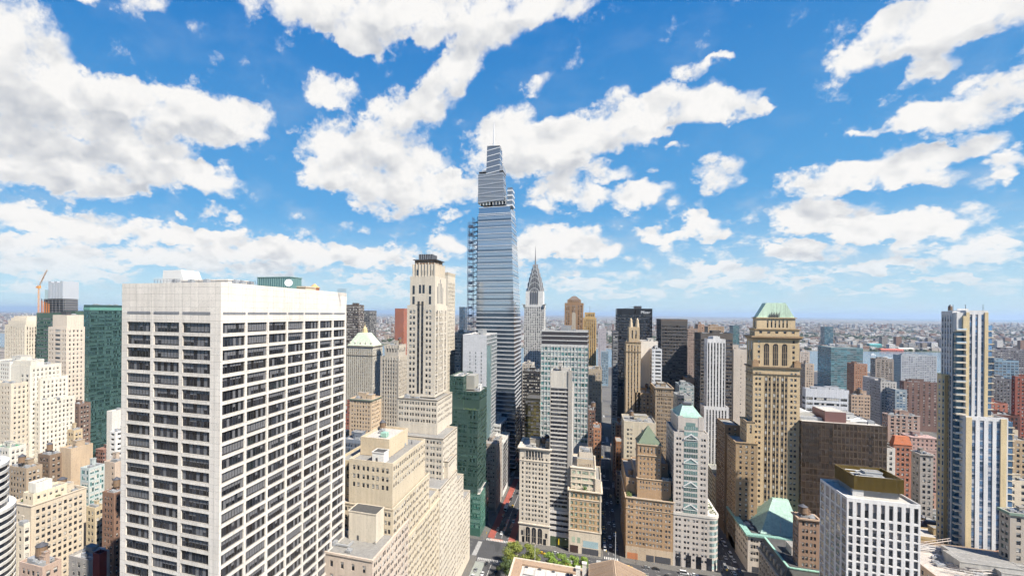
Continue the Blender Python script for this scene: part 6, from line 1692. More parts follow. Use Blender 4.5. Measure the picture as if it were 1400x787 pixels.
def white_grid_block():
    Y = 268; x0, x1, y0, y1, z = spec(1158, 1259, 679.5, Y, far=1121)
    r = thing("office_building", "white gridded office block topped by a gold ribbed penthouse, lower right foreground", "office building", (x0, Y, 0))
    c = (.76, .73, .70); W = x1 - x0; n = 9
    cf = [((i + .5) / n - .020, (i + .5) / n + .022) for i in range(n)]
    fl = 3.95
    rows = [(1.8, 8.6)] + [(9.6 + fl * i, 12.9 + fl * i) for i in range(14)]
    wm = [glass((.06, .065, .07), .25), plain((.12, .11, .11), .5), plain((.34, .30, .28), .5)]
    zr = block(r, x0, x1, y0, y1, 0, z, c, ST(cols=[((i + .5) / n - .030, (i + .5) / n + .028) for i in range(n)], rows=rows, rec=.6, kind='1'), s2=ST(cols=[((i + .5) / 5 - .065, (i + .5) / 5 + .065) for i in range(5)], rows=[(1.2, 6.4)] + [(7.4 + fl * i, 10.8 + fl * i) for i in range(14)], rec=.6, kind='1'), wmats=wm, roof=ROOF_P, parapet=1.2, trim=(.30, .18, .18))
    # ribbed gold penthouse
    xa = at(1167, 663, Y + 7).x; xb = at(1236, 676, Y + 7).x
    za = at(1167, 668.5, Y + 7).z; zb = at(1167, 649.5, Y + 7).z; yb = atx(1143, 636, xa).y
    yb = y1 - 2
    gd = plain((.22, .15, .04), .42, .45, "gold_panel", .8)
    t = MB(); t.box(xa + 1.2, xb - 1.2, Y + 8.2, yb - 1, zr, za); t.build("penthouse_wall", plain((.30, .29, .28), .6), r)
    g_ = MB(); th = .4
    g_.box(xa, xb, Y + 7, Y + 7 + th, za, zb); g_.box(xa, xb, yb - th, yb, za, zb); g_.box(xa, xa + th, Y + 7 + th + .002, yb - th - .002, za, zb); g_.box(xb - th, xb, Y + 7 + th + .002, yb - th - .002, za, zb)
    g_.build("gold_screen", gd, r)
    for i in range(44):
        q = MB() if i == 0 else q
        xx = xa + (xb - xa) * (i + .5) / 44; q.box(xx - .11, xx + .11, Y + 6.8, Y + 6.997, za + .1, zb)
    for i in range(28):
        yy = Y + 7 + (yb - Y - 7) * (i + .5) / 28; q.box(xa - .2, xa - .003, yy - .11, yy + .11, za + .1, zb)
    q.build("screen_rib", gd, r)
    q = MB(); q.box(xa + .5, xb - .5, Y + 7.5, yb - .5, za, za + 2.8); q.build("plant_deck", ROOF_P, r)
    clutter(r, xa + 1.5, xb - 1.5, Y + 9, yb - 2, za + 2.8, 30, plain((.5, .5, .49), .5), seed=31, bulk=2)
    for i in range(4):
        q = MB(); yy = Y + 10 + i * 5; q.tube((xa + 2, yy, zb - .8), (xb - 2 - i * 3, yy + 1, zb - 1.2), .28, 6); q.build("pipe", plain((.38, .38, .37), .5), r)
    q = MB(); q.box(xa - .2, xa + 4, Y + 7.3, Y + 8.0, zr, za); q.build("stair_door", plain((.6, .58, .55), .6), r)
    reg(x0, x1, y0, y1, 795)
white_grid_block()

def striped_apartment_tower():
    Y = 330; x0, x1, y0, y1, z = spec(1308, 1351, 424, Y, far=1287)
    r = thing("apartment_tower", "tall yellow and white striped apartment tower with blue windows and corner balconies, at the right", "apartment tower", (x0, Y, 0))
    ye = (.66, .52, .30); wh = (.68, .67, .66); br = (.40, .27, .12)
    gl = [glass((.09, .16, .26), .45), plain((.28, .30, .34), .4), plain((.40, .42, .46), .5)]
    W = x1 - x0; D = y1 - y0; fl = 3.45
    xm = x0 + W * .30       # street face: balcony bay, then yellow, then white stripes
    zs = at(1322, 567, Y).z     # lower setback
    fz = lambda px: (at(px, 480, Y).x - xm) / (x1 - xm)
    s = ST(cols=[(.165, .29), (.43, .55), (.70, .82)], fl=fl, wh=2.6, top=2.2, rec=.3, sp=1, kind='1', minz=5)
    block(r, xm, x1, y0, y1, 0, z, wh, s, s2=s, side='', trim=(.10, .14, .22), wmats=gl, ylim=790, roof=ROOF_P)
    for a, b_ in ((.0, .15), (.84, 1.0)):
        q = MB(); q.box(xm + (x1 - xm) * a, xm + (x1 - xm) * b_, Y - .3, Y - .004, 0, z - 1.0 - (0 if a else 0)); q.build("yellow_pier", masonry(ye), r)
    for a in (.30, .60, .86):
        pass
    # shaded side: white ribs with dark windows above, brown lower down
    sN = ST(cols=[(.08, .20), (.32, .44), (.56, .68), (.80, .92)], fl=fl, wh=2.3, top=2.2, rec=.3, sp=1, kind='1', minz=5)
    block(r, x0 + .02, xm - .02, y0 + 3.2, y1, 0, z - .4, wh, sN, s2=sN, faces=['x0'], side='x0', trim=(.06, .06, .08), wmats=gl, ylim=790, roof=ROOF_P)
    b = MB(); b.box(x0 + .4, xm - .1, Y + 1.4, Y + 3.19, 0, z - 12); b.build("balcony_back", glass((.09, .20, .31), .45), r)
    k = 0; zz = z - 11
    while zz > 10:
        q = MB(); q.box(x0 - .3, xm - .03, Y - .8, Y + 1.39, zz, zz + .75); q.build("balcony", masonry((.62, .55, .44)), r)
        if k % 2 == 0: f = MB(); f.box(x0 - .28, xm - .05, Y - .78, Y - .66, zz + .76, zz + 1.25); f.build("balcony_rail", glass((.28, .34, .40), .35), r)
        q = MB(); q.box(x1 + .003, x1 + 3.0, Y + .6, Y + 5, zz, zz + .35); q.build("balcony", masonry((.66, .55, .38)), r)
        q = MB(); q.box(x1 + .01, x1 + 2.2, Y + 1.0, Y + 4.6, zz + .36, zz + 3.0); q.build("corner_window", gl[0], r)
        zz -= fl; k += 1
    q = MB(); q.box(x0 + .3, xm, Y + .5, Y + 3.1, z - 11.5, z - 1.2); q.build("white_parapet", masonry(wh), r)
    q = MB(); q.prism([(x0 + W * .20, Y - .4), (xm, Y - .4), (xm, Y + 2), (x0 + W * .2, Y + 2)], z - 11, z - 3); q.build("yellow_bay", masonry(ye), r)
    # brown lower wing on the shaded side
    zl = at(1283, 507, Y + 24).z; xw = at(1296, 520, Y + 8).x
    q_ = ray(1281.5, 507); yw = (x0 - 3.2) * q_.y / q_.x
    block(r, x0 - 3.2, x0 - .01, y0 + 5, yw, 0, zl, ye, ST(cols=[(.10, .34), (.78, .96)], fl=fl, wh=2.3, top=2.5, rec=.3, kind='1', minz=5), s2=ST(bay=3.6, ww=1.5, fl=fl, wh=2.3, top=2.5, rec=.3, kind='1', minz=5), side='x0', trim=br, wmats=gl, ylim=790)
    q = MB(); q.box(x0 - 1.9, x0 - .7, y0 + 4.7, y0 + 4.997, 0, zl - .6); q.build("brown_rib", masonry(br), r)
    # wider bottom storeys
    s = ST(cols=[(.135, .24), (.34, .44), (.54, .64), (.73, .82)], fl=fl, wh=2.6, top=2.0, rec=.3, sp=1, kind='1', minz=5)
    block(r, xm - 1.5, x1 + 6.5, y0 - 3.0, y1 - 5, 0, zs, wh, s, side='', trim=(.10, .14, .22), wmats=gl, ylim=790, roof=ROOF_P)
    for a in (xm - 1.5, x1 + 3.4):
        q = MB(); q.box(a, a + 2.4, Y - 3.35, Y - 3.004, 0, zs - .6); q.build("yellow_pier", masonry(ye), r)
    zz = zs - 5
    while zz > 12:
        q = MB(); q.box(x1 + 6.503, x1 + 9.4, Y - 2.5, Y + 2, zz, zz + .35); q.build("balcony", masonry((.66, .55, .38)), r)
        q = MB(); q.box(x1 + 6.51, x1 + 8.8, Y - 2.1, Y + 1.6, zz + .36, zz + 3.0); q.build("corner_window", gl[0], r)
        zz -= fl
    q = MB(); q.box(x0 + 4, x1 - 4, y0 + 7, y1 - 5, z - 1, z + 1.0); q.build("roof_house", masonry(wh), r)
    for px in (1303, 1320, 1344):
        q = MB(); p = at(px, 420, Y + 10); q.tube((p.x, Y + 10, z), (p.x, Y + 10, z + 3.2), .12, 4); q.build("antenna", METAL_D, r)
    tank(r, x0 + 4, Y + 12, z - .5, .9, 2, .6)
    reg(x0 - 4, x1 + 9, y0 - 3, y1 + 10, 755)
striped_apartment_tower()

# ---- toward the river
def river_slab():
    Y = 1330; x0, x1, y0, y1, z = spec(1136.5, 1180, 474.5, Y, far=1118)
    r = thing("office_tower", "broad teal glass block with curved-looking long front, standing before the river", "office tower", (x0, Y, 0))
    block(r, x0, x1, y0, y1, 0, z, (.12, .22, .24), ST(bay=6, ww=5.8, fl=4.2, wh=3.2, rec=.05, kind='1', edge=.2), s2=ST(bay=6, ww=5.8, fl=4.2, wh=3.2, rec=.05, kind='1', edge=.2), wall=plain((.20, .33, .35), .35, .2), wmats=[glass((.09, .19, .22), .45), METAL_D, BLIND_G], ylim=545, maxn=60)
    clutter(r, x0 + 4, x1 - 4, y0 + 10, y1 - 6, z, 6, METAL, seed=3)
    reg(x0, x1, y0, y1, 520)
river_slab()
hero("glass_tower", "lone dark teal glass tower across the river", (1127.5, 1139.5, 446.5, 3150, dct(D=50)), 478, (.06, .12, .15), None, wall=winwall((.07, .13, .16), 6, 8, .9, .8, (.08, .16, .2), None, .4, .4), roof=ROOF_D)
hero("office_building", "long low white building with two dark window strips, behind the red-brown roof box", (1101.5, 1161, 530.5, 640, dct(far=1097)), 565, (.66, .67, .70), ST(cols=[(.02, .17), (.2, .78), (.81, .96)], rows=[(9.5, 12.5), (15.5, 18), (22, 25)], kind='10', rec=.3), wall=masonry((.66, .67, .70), .6, .6, (2.2, 40)), roof=ROOF_G, clutter=8, bulk=2)
hero("apartment_tower", "tan brick apartment tower with dark flank right behind the hipped tan tower", (1101, 1113, 497, 820, dct(far=1094)), 545, (.56, .43, .32), PUN(bay=3), clutter=4, maxn=40)
hero("apartment_tower", "pale peach tower top behind the hipped tan tower's right shoulder", (1094, 1107, 480, 950, dct(D=26)), 505, (.60, .50, .42), PUN(bay=3), clutter=2, maxn=20)
hero("apartment_tower", "orange-brown brick apartment tower with stepped top, right of the teal river block", (1168, 1186, 497, 900, dct(far=1158)), 545, (.42, .22, .13), PUN(bay=3, ww=1.2), clutter=6, bulk=2, maxn=30)
hero("apartment_tower", "brown-grey balconied apartment tower with busy roof, left of the long grey hospital block", (1197, 1222, 490, 1000, dct(far=1190)), 540, (.36, .30, .25), ST(bay=5, ww=4.2, fl=3.6, wh=1.8, rec=.5, kind='3'), clutter=8, bulk=2, maxn=60)
hero("hospital_block", "long grey-white institutional block by the river, left of the striped apartment tower", (1232, 1281, 485, 1350, dct(far=1221)), 530, (.48, .50, .54), ST(bay=4, ww=2.6, fl=4, wh=1.8, rec=.2), clutter=8, bulk=2, maxn=60)
hero("apartment_tower", "twin-lobed beige apartment tower with dark recesses behind the roof pipes of the brown tower", (1164, 1190, 539, 560, dct(far=1160)), 590, (.50, .36, .26), ST(cols=[(.06, .14), (.2, .28), (.40, .48), (.54, .60), (.72, .80), (.86, .94)], fl=3.3, wh=1.7, top=2), clutter=5, bulk=2, tanks=1)
hero("apartment_tower", "white slab beside a grey tower, below the balconied brown-grey tower", (1196, 1206, 517, 800, dct(D=30)), 555, (.68, .64, .60), PUN(bay=3), maxn=20)
hero("apartment_tower", "grey concrete apartment tower with a blank left side, above the brick housing", (1204, 1226, 521, 780, dct(D=26)), 555, (.50, .47, .43), PUN(bay=2.8, ww=1.4), clutter=4, maxn=60)
hero("apartment_block", "low blue-glass block next to the grey concrete apartment tower", (1224, 1240, 532, 760, dct(D=22)), 560, (.30, .36, .40), ST(bay=3, ww=2.6, fl=3.5, wh=2.4, rec=.1, kind='1'), wmats=[GLASS_BLUE, METAL, BLIND], maxn=40)
hero("apartment_slab", "long dark brick slab with a planted roof, left of the striped tower's brown wing", (1236, 1284, 521, 900, dct(far=1230)), 565, (.20, .12, .10), ST(bay=6, ww=2.2, fl=4, wh=2.2, rec=.3), clutter=8, bulk=2, maxn=60, roof=plain((.05, .07, .03), .9))
hero("apartment_block", "pinkish white-framed apartment block with square bays, right of the brown gridded tower", (1214, 1258, 566, 560, dct(far=1206)), 595, (.44, .30, .24), ST(bay=4.6, ww=2.4, fl=3.2, wh=2.0, rec=.3, kind='2', top=1), cornice=[(0, .5, .2)], trim=(.6, .55, .5), clutter=6, bulk=2)
hero("brick_building", "orange-tiled brick building with hipped roofs, right of the brown gridded tower", (1222, 1247, 607, 430, dct(far=1216)), 640, (.38, .16, .10), PUN(bay=3), parapet=0)
_x = spec(1222, 1247, 607, 430, far=1216)
_r = [o for o in COL.objects if o.get('label', '').startswith("orange-tiled")][0]
pyramid(_r, _x[0], _x[1], _x[2], _x[3], _x[4], _x[4] + 6, plain((.50, .16, .07), .8, 0, "clay_tile", 1.0), tx=4, ty=1.5)
hero("apartment_block", "low white stepped block at the right edge of the brown gridded tower", (1212, 1224, 612, 400, dct(D=26)), 660, (.66, .62, .56), PUN(bay=3), clutter=3)
hero("loft_building", "grey brick loft block left of the striped apartment tower", (1258, 1276, 620, 400, dct(far=1246)), 690, (.40, .36, .32), PUN(bay=3, ww=1.5), clutter=6, bulk=1, cornice=[(0, .7, .6)])
hero("apartment_tower", "wide grey-violet block on the skyline at the right edge, behind the striped tower", (1356, 1412, 477, 1250, dct(D=40)), 520, (.20, .19, .21), ST(bay=4, ww=2.8, fl=4, wh=2, rec=.2), clutter=5, bulk=2, maxn=40)
hero("glass_building", "light blue glass block just right of the striped apartment tower", (1360, 1393, 492, 900, dct(D=30)), 530, (.22, .33, .42), ST(bay=4, ww=3.6, fl=4, wh=3, rec=.05, kind='1', edge=.2), wmats=[GLASS_BLUE, METAL, BLIND_G], maxn=40, clutter=4)
hero("apartment_tower", "tall red-brown apartment tower at the right edge of the view", (1388, 1415, 514, 640, dct(far=1383)), 570, (.30, .10, .07), PUN(bay=3, ww=1.5), clutter=3, maxn=60)
hero("apartment_slab", "dark grey slab of flats right of the striped tower, below the blue glass block", (1356, 1388, 517, 760, dct(D=26)), 550, (.16, .15, .16), PUN(bay=3, ww=1.7), clutter=5, maxn=40)
hero("brick_building", "low red brick hall with a flat roof right of the striped apartment tower", (1353, 1378, 550, 620, dct(D=30)), 575, (.40, .15, .10), PUN(bay=4), clutter=4)
hero("brick_building", "dark red-brown housing block below the red brick hall", (1356, 1395, 566, 560, dct(D=30)), 600, (.14, .06, .05), PUN(bay=3), clutter=5)
hero("loft_building", "cream loft row with bay windows right of the striped tower, mid height", (1365, 1392, 586, 470, dct(D=24)), 640, (.60, .50, .36), PUN(bay=3), clutter=6)
hero("loft_building", "tan brick loft at the right edge, beside the cream loft row", (1385, 1415, 601, 430, dct(D=30)), 650, (.46, .33, .2), PUN(bay=3), clutter=5, tanks=1)
hero("apartment_block", "cream block with plain walls at the right edge below the lofts", (1374, 1410, 655, 360, dct(far=1362)), 690, (.66, .56, .42), PUN(bay=4), clutter=6)
hero("office_building", "grey-green building with dark mansard roof at the lower right edge", (1381, 1420, 700, 300, dct(far=1366)), 760, (.46, .40, .33), PUN(bay=3.2, ww=1.6), clutter=5, bulk=1, cornice=[(0, 1.2, .6)], trim=(.2, .28, .22), roof=ROOF_D)

# roof with steel frames in the bottom right corner
def frame_roof():
    Y = 275; z = at(1330, 752, 318).z + 3
    x0 = at(1262, 770, 290).x
    r = thing("warehouse", "low roof crowded with rusty steel frames and pipes in the bottom right corner", "warehouse", (x0, Y, 0))
    block(r, x0, x0 + 70, Y, 322, 0, z - 3, (.40, .30, .22), PUN(bay=4), roof=masonry((.50, .44, .38), .9, 1.8))
    rr = random.Random(5)
    for i in range(34):
        q = MB(); a = Vector((x0 + rr.uniform(1, 50), Y + rr.uniform(3, 44), z - 2.6)); d = Vector((rr.choice([1, 1, .5]), rr.uniform(-.4, .4), 0)).normalized()
        b = a + d * rr.uniform(10, 24); b.x = min(b.x, x0 + 69)
        q.tube(a, b, .22, 5); q.tube(a + Vector((0, .8, .9)), b + Vector((0, .8, .9)), .16, 4)
        for k in range(5):
            c = a.lerp(b, (k + .5) / 5); q.tube(c - Vector((0, 0, 1.5)), c + Vector((0, .8, .9)), .1, 4)
        q.build("steel_frame", plain(rr.choice([(.30, .15, .10), (.5, .42, .36), (.60, .56, .52), (.14, .12, .12)]), .7), r)
    clutter(r, x0 + 2, x0 + 60, Y + 4, 318, z - 4.1, 22, seed=41, bulk=3)
    reg(x0, x0 + 70, Y, 322, 795)
frame_roof()

# ================================================================ ground, streets, river, far land
def asphalt():
    mt, g, p = newmat("asphalt")
    pos = g.node('ShaderNodeNewGeometry').outputs['Position']
    n1 = g.noise(pos, .08, 5, .6); n2 = g.noise(g.v('MULTIPLY', pos, (1.2, .06, 1)), 1.0, 4, .6); n3 = g.noise(pos, 2.2, 2, .5)
    k = g.m('ADD', g.m('MULTIPLY', n1, .035), g.m('ADD', g.m('MULTIPLY', n2, .03), g.m('MULTIPLY', n3, .018)))
    patch = g.m('GREATER_THAN', g.noise(g.v('MULTIPLY', pos, (.14, .05, 1)), 1, 1, .4), .62)
    k = g.m('SUBTRACT', g.m('ADD', k, .012), g.m('MULTIPLY', patch, .014))
    g.L.new(g.comb(k, k, g.m('MULTIPLY', k, 1.04)), p.inputs['Base Color']); p.inputs['Roughness'].default_value = .85
    return mt
ASPH = asphalt()
PAVE = masonry((.30, .285, .26), .9, 1.5, (2.4, 2.4))
PAINT = plain((.62, .61, .58), .7, 0, "road_paint", 1.6)
REDLANE = plain((.30, .075, .055), .8, 0, "red_lane_paint", 1.6)
ORANGE = plain((.46, .20, .13), .8, 0, "faded_red_paint", 1.4)

def land_mat():
    mt, g, p = newmat("city_ground")
    pos = g.node('ShaderNodeNewGeometry').outputs['Position']
    a = g.noise(pos, .0016, 6, .65); b = g.noise(pos, .018, 5, .7); c = g.noise(pos, .0004, 3, .5)
    col = g.mix(g.ramp(b, .35, .68), g.rgb((.065, .06, .055)), g.rgb((.30, .26, .22)))
    col = g.mix(g.ramp(a, .50, .62), col, g.rgb((.035, .055, .022)))
    col = g.mix(g.ramp(g.noise(pos, .05, 3, .6), .62, .75), col, g.rgb((.46, .42, .38)))
    g.L.new(col, p.inputs['Base Color']); p.inputs['Roughness'].default_value = .95
    return mt
gr = MB(); E_ = 70000.0
gr.poly([(-E_, -3000, -.3), (E_, -3000, -.3), (E_, E_, -.3), (-E_, E_, -.3)])
struct(gr, "ground", land_mat())
def water_mat():
    mt, g, p = newmat("water")
    pos = g.node('ShaderNodeNewGeometry').outputs['Position']
    n = g.noise(pos, .03, 6, .65)
    g.L.new(g.mix(g.noise(pos, .004, 4, .6), g.rgb((.05, .085, .11)), g.rgb((.09, .13, .15))), p.inputs['Base Color'])
    p.inputs['Roughness'].default_value = .22
    b = g.node('ShaderNodeBump'); b.inputs['Strength'].default_value = .5; b.inputs['Distance'].default_value = 1.0
    g.L.new(n, b.inputs['Height']); g.L.new(b.outputs[0], p.inputs['Normal'])
    return mt
WATER = water_mat()
def near_bank(x): return 1620 + .24 * max(x, -800)
def far_bank(x): return 2480 + .30 * max(x, -800)
rv = MB(); xs = [-9000, -4000, -1500, -800, 0, 700, 1400, 2600, 5000, 9000]
for a, b in zip(xs[:-1], xs[1:]):
    rv.poly([(a, near_bank(a), -.1), (b, near_bank(b), -.1), (b, far_bank(b), -.1), (a, far_bank(a), -.1)])
struct(rv, "river", WATER)
sea = MB()
sea.poly([(14000, 26000, -.1), (69000, 12000, -.1), (69000, 69000, -.1), (14000, 69000, -.1)])
sea.poly([(-60000, 21000, -.1), (-24000, 17000, -.1), (-6500, 24000, -.1), (-9000, 30000, -.1), (-60000, 36000, -.1)])
struct(sea, "sea", WATER)

# streets: cross streets run along Y, avenues along X
STREETS = [(-700, 14), (-622, 14), (-544, 14), (-466, 14), (-388, 14), (-304, 14), (-226, 14), (-148, 14), (-61.5, 22), (16.5, 11), (92.5, 11.5), (176, 11), (254, 11), (332, 11), (410, 11), (488, 13), (566, 11), (644, 11), (722, 11), (800, 13), (878, 11), (956, 11), (1034, 11), (1112, 11), (1190, 11)]
AVES = [(90, 22), (339, 24), (508, 17), (690, 30), (845, 17), (990, 20), (1180, 20), (1420, 20)]
Y0, Y1, XA, XB = -60, 1600, -720, 1300
rd = MB(); rd.poly([(XA, Y0, 0), (XB, Y0, 0), (XB, near_bank(XB) - 40, 0), (0, near_bank(0) - 30, 0), (XA, near_bank(XA) - 30, 0)])
struct(rd, "road", ASPH)
# pavements: one raised slab per block, the kerb is its edge
sx = [(s - w / 2, s + w / 2) for s, w in STREETS]; ay = [(a - w / 2, a + w / 2) for a, w in AVES]
pv_ = MB()
for (a, b) in zip(sx[:-1], sx[1:]):
    for (c, d) in zip(ay[:-1], ay[1:]):
        r_ = 3.0; x0, x1, y0, y1 = a[1], b[0], c[1], d[0]
        pts = []
        for cx, cyy, t0 in ((x0 + r_, y0 + r_, 180), (x1 - r_, y0 + r_, 270), (x1 - r_, y1 - r_, 0), (x0 + r_, y1 - r_, 90)):
            for k in range(4):
                t = math.radians(t0 + 30 * k); pts.append((cx + r_ * math.cos(t), cyy + r_ * math.sin(t)))
        pv_.prism(pts, 0, .13)
struct(pv_, "pavement", PAVE)
mk = MB(); red = MB()
def zebra(x0, x1, y0, y1, along):
    if along == 'x':
        n = int((x1 - x0) / 1.2)
        for i in range(n): mk.poly([(x0 + i * 1.2, y0, .012), (x0 + i * 1.2 + .6, y0, .012), (x0 + i * 1.2 + .6, y1, .012), (x0 + i * 1.2, y1, .012)])
    else:
        n = int((y1 - y0) / 1.2)
        for i in range(n): mk.poly([(x0, y0 + i * 1.2, .012), (x1, y0 + i * 1.2, .012), (x1, y0 + i * 1.2 + .6, .012), (x0, y0 + i * 1.2 + .6, .012)])
for (s, w), (a, b) in zip(STREETS, sx):
    if -320 < s < 340:
        for (av, aw), (c, d) in zip(AVES, ay):
            zebra(a + .6, b - .6, c - 4.6, c - 1.2, 'x'); zebra(a + .6, b - .6, d + 1.2, d + 4.6, 'x')
            zebra(a - 4.6, a - 1.4, c + .6, d - .6, 'y'); zebra(b + 1.4, b + 4.6, c + .6, d - .6, 'y')
            mk.poly([(a + .6, c - 6.2, .012), (b - .6, c - 6.2, .012), (b - .6, c - 5.7, .012), (a + .6, c - 5.7, .012)])
        lanes = [a + (b - a) * k for k in ((.28, .5, .72) if w > 18 else (.34, .66))]
        for (c0, d0), (c1, d1) in zip(ay[:-1], ay[1:]):
            for i, lx in enumerate(lanes):
                y = d0 + 8
                if w > 18 and i == 1: mk.poly([(lx - .12, y, .012), (lx + .12, y, .012), (lx + .12, c1 - 8, .012), (lx - .12, c1 - 8, .012)]); continue
                while y < c1 - 9:
                    mk.poly([(lx - .09, y, .012), (lx + .09, y, .012), (lx + .09, y + 3, .012), (lx - .09, y + 3, .012)]); y += 7
for (av, aw), (c, d) in zip(AVES[1:4], ay[1:4]):
    for k in (.2, .4, .6, .8):
        ly = c + (d - c) * k; x = -300
        while x < 300:
            if all(not (a - 6 < x < b + 6) for a, b in sx): mk.poly([(x, ly - .09, .012), (x + 3, ly - .09, .012), (x + 3, ly + .09, .012), (x, ly + .09, .012)])
            x += 7
struct(mk, "road_markings", PAINT)
# red bus lanes of the wide street
a, b = sx[8]
for (c0, d0), (c1, d1) in zip(ay[1:-2], ay[2:-1]):
    for lo, hi in ((.03, .26), (.74, .97)):
        red.poly([(a + (b - a) * lo, d0 + 6, .006), (a + (b - a) * hi, d0 + 6, .006), (a + (b - a) * hi, c1 - 7, .006), (a + (b - a) * lo, c1 - 7, .006)])
struct(red, "bus_lane_paint", REDLANE)
pk_ = MB()
for (x, y, w, l) in ((-69, 353, 9, 3.5), (-56, 354, 6, 4), (-63, 372, 2.4, 22), (-58.5, 378, 2, 18)):
    pk_.poly([(x, y, .009), (x + w, y, .009), (x + w, y + l, .009), (x, y + l, .009)])
struct(pk_, "faded_lane_paint", ORANGE)
# light paving on the near side of the avenue
lp = MB(); lp.poly([(-74, 290, .014), (-66, 290, .014), (-66, 320, .014), (-74, 320, .014)]); struct(lp, "bicycle_lane", plain((.28, .30, .27), .85, 0, "lane_coating", 1.4))

# ---------------------------------------------------------------- far boroughs: nobody could count these roofs
def far_mat():
    mt, g, p = newmat("far_buildings")
    ge = g.node('ShaderNodeNewGeometry'); r = ge.outputs['Random Per Island']
    cr = g.node('ShaderNodeValToRGB'); el_ = cr.color_ramp.elements
    cols = [(.0, (.16, .09, .065)), (.16, (.26, .15, .10)), (.30, (.32, .28, .24)), (.50, (.17, .17, .18)), (.64, (.44, .42, .40)), (.84, (.66, .65, .63)), (1.0, (.34, .26, .20))]
    el_[0].position, el_[0].color = cols[0][0], (*cols[0][1], 1); el_[1].position, el_[1].color = 1.0, (*cols[-1][1], 1)
    cols = [(q, tuple(v * .82 for v in c)) for q, c in cols]
    for q, c in cols[1:-1]:
        e = el_.new(q); e.color = (*c, 1)
    g.L.new(r, cr.inputs[0])
    pos = ge.outputs['Position']; ps = g.sep(pos); nz = g.sep(ge.outputs['Normal'])
    u = g.m('ADD', ps[0], ps[1])
    w = g.m('MULTIPLY', g.m('LESS_THAN', g.m('FRACT', g.m('DIVIDE', u, 3.6)), .5), g.m('LESS_THAN', g.m('FRACT', g.m('DIVIDE', ps[2], 3.4)), .5))
    w = g.m('MULTIPLY', w, g.m('LESS_THAN', nz[2], .5))
    col = g.mix(g.m('MULTIPLY', w, .7), cr.outputs[0], g.rgb((.04, .045, .055)))
    g.L.new(col, p.inputs['Base Color']); p.inputs['Roughness'].default_value = .9
    return mt
FARM = far_mat()
rr = random.Random(77)
fc = MB(); ft = MB()
def view_x(px, Y):
    q = ray(px, 440); return q.x * Y / q.y
for i in range(15000):
    Y = 2500 * (5.6 ** rr.random())
    x = view_x(rr.uniform(-40, 1440), Y)
    if Y < far_bank(x) + 60: continue
    s = 1 + (Y - 2500) / 9000
    w, d = rr.uniform(9, 34) * s, rr.uniform(9, 26) * s
    h = rr.uniform(6, 15)
    cl = math.sin(x * .0019 + 1) * math.sin(Y * .0013 + x * .0007)
    if rr.random() < .08: h = rr.uniform(16, 34)
    if cl > .55 and rr.random() < .25: h = rr.uniform(25, 62); w = d = rr.uniform(16, 28)
    if cl < -.62: continue
    fc.box(x - w / 2, x + w / 2, Y, Y + d, -.2, h, 0, bottom=False)
o = fc.build("far_city_roofs", FARM); o['kind'] = 'stuff'
for i in range(8200):
    Y = 2500 * (4.4 ** rr.random())
    x = view_x(rr.uniform(-40, 1440), Y)
    cl = math.sin(x * .0019 + 1) * math.sin(Y * .0013 + x * .0007)
    if Y < far_bank(x) + 15 or (cl > -.35 and rr.random() < .55): continue
    s = rr.uniform(5, 12) * (1 + (Y - 2500) / 8000)
    h = rr.uniform(6, 13); n = 6
    a = [(x + s * rr.uniform(.7, 1.2) * math.cos(6.283 * k / n), Y + s * rr.uniform(.7, 1.2) * math.sin(6.283 * k / n)) for k in range(n)]
    ft.prism(a, -.2, h * .6, pts1=[(x + (p[0] - x) * 1.05, Y + (p[1] - Y) * 1.05) for p in a]); 
    ft.prism([(x + (p[0] - x) * 1.02, Y + (p[1] - Y) * 1.02) for p in a], h * .6, h, pts1=[(x + (p[0] - x) * .45, Y + (p[1] - Y) * .45) for p in a])
o = ft.build("far_tree_foliage", plain((.03, .048, .018), .9, 0, "far_foliage", 1.5)); o['kind'] = 'stuff'

# riverside sheds and a few ships across the water
for i, (px, Yo, w, h, c, lab) in enumerate(((1065, 60, 60, 9, (.60, .50, .44), "pale riverside shed on the far bank right of the hipped tan tower"), (1205, 40, 90, 8, (.50, .14, .10), "long red riverside shed on the far bank"), (1230, 70, 60, 12, (.62, .58, .52), "cream riverside warehouse on the far bank beside the red shed"), (1190, 240, 50, 22, (.10, .34, .34), "small turquoise warehouse block on the far shore"), (1246, 300, 110, 34, (.10, .11, .15), "dark blue block of towers behind the far shore"))):
    x = view_x(px, 2900); Y = far_bank(x) + Yo; x = view_x(px, Y)
    t = thing("riverside_shed" if h < 20 else "far_block", lab, "building", (x, Y, 0))
    b = MB(); b.box(x, x + w, Y, Y + 30, -.2, h); b.build("wall", winwall(c, 7, 5, .5, .4), t)
    b = MB(); b.prism([(x, Y), (x + w, Y), (x + w, Y + 30), (x, Y + 30)], h, h + 4, pts1=[(x, Y + 14), (x + w, Y + 14), (x + w, Y + 16), (x, Y + 16)]); b.build("roof", plain(tuple(min(q * 1.2, .7) for q in c), .8), t)
for i, (px, f_, lab) in enumerate(((1205, .55, "small white ferry on the river left of the striped apartment tower"), (1190, .75, "tiny workboat further out on the river"))):
    x = view_x(px, 2500); Y = near_bank(x) * (1 - f_) + far_bank(x) * f_; x = view_x(px, Y)
    t = thing("boat", lab, "boat", (x, Y, 0))
    b = MB(); L = 34 if i == 0 else 20
    b.prism([(x, Y - 4), (x + L * .85, Y - 4), (x + L, Y), (x + L * .85, Y + 4), (x, Y + 4)], -.1, 3.2); b.build("hull", plain((.7, .7, .7), .5), t)
    b = MB(); b.box(x + L * .15, x + L * .7, Y - 3, Y + 3, 3.2, 6.2); b.box(x + L * .25, x + L * .6, Y - 2.4, Y + 2.4, 6.2, 8.4); b.build("cabin", plain((.78, .78, .77), .5), t)

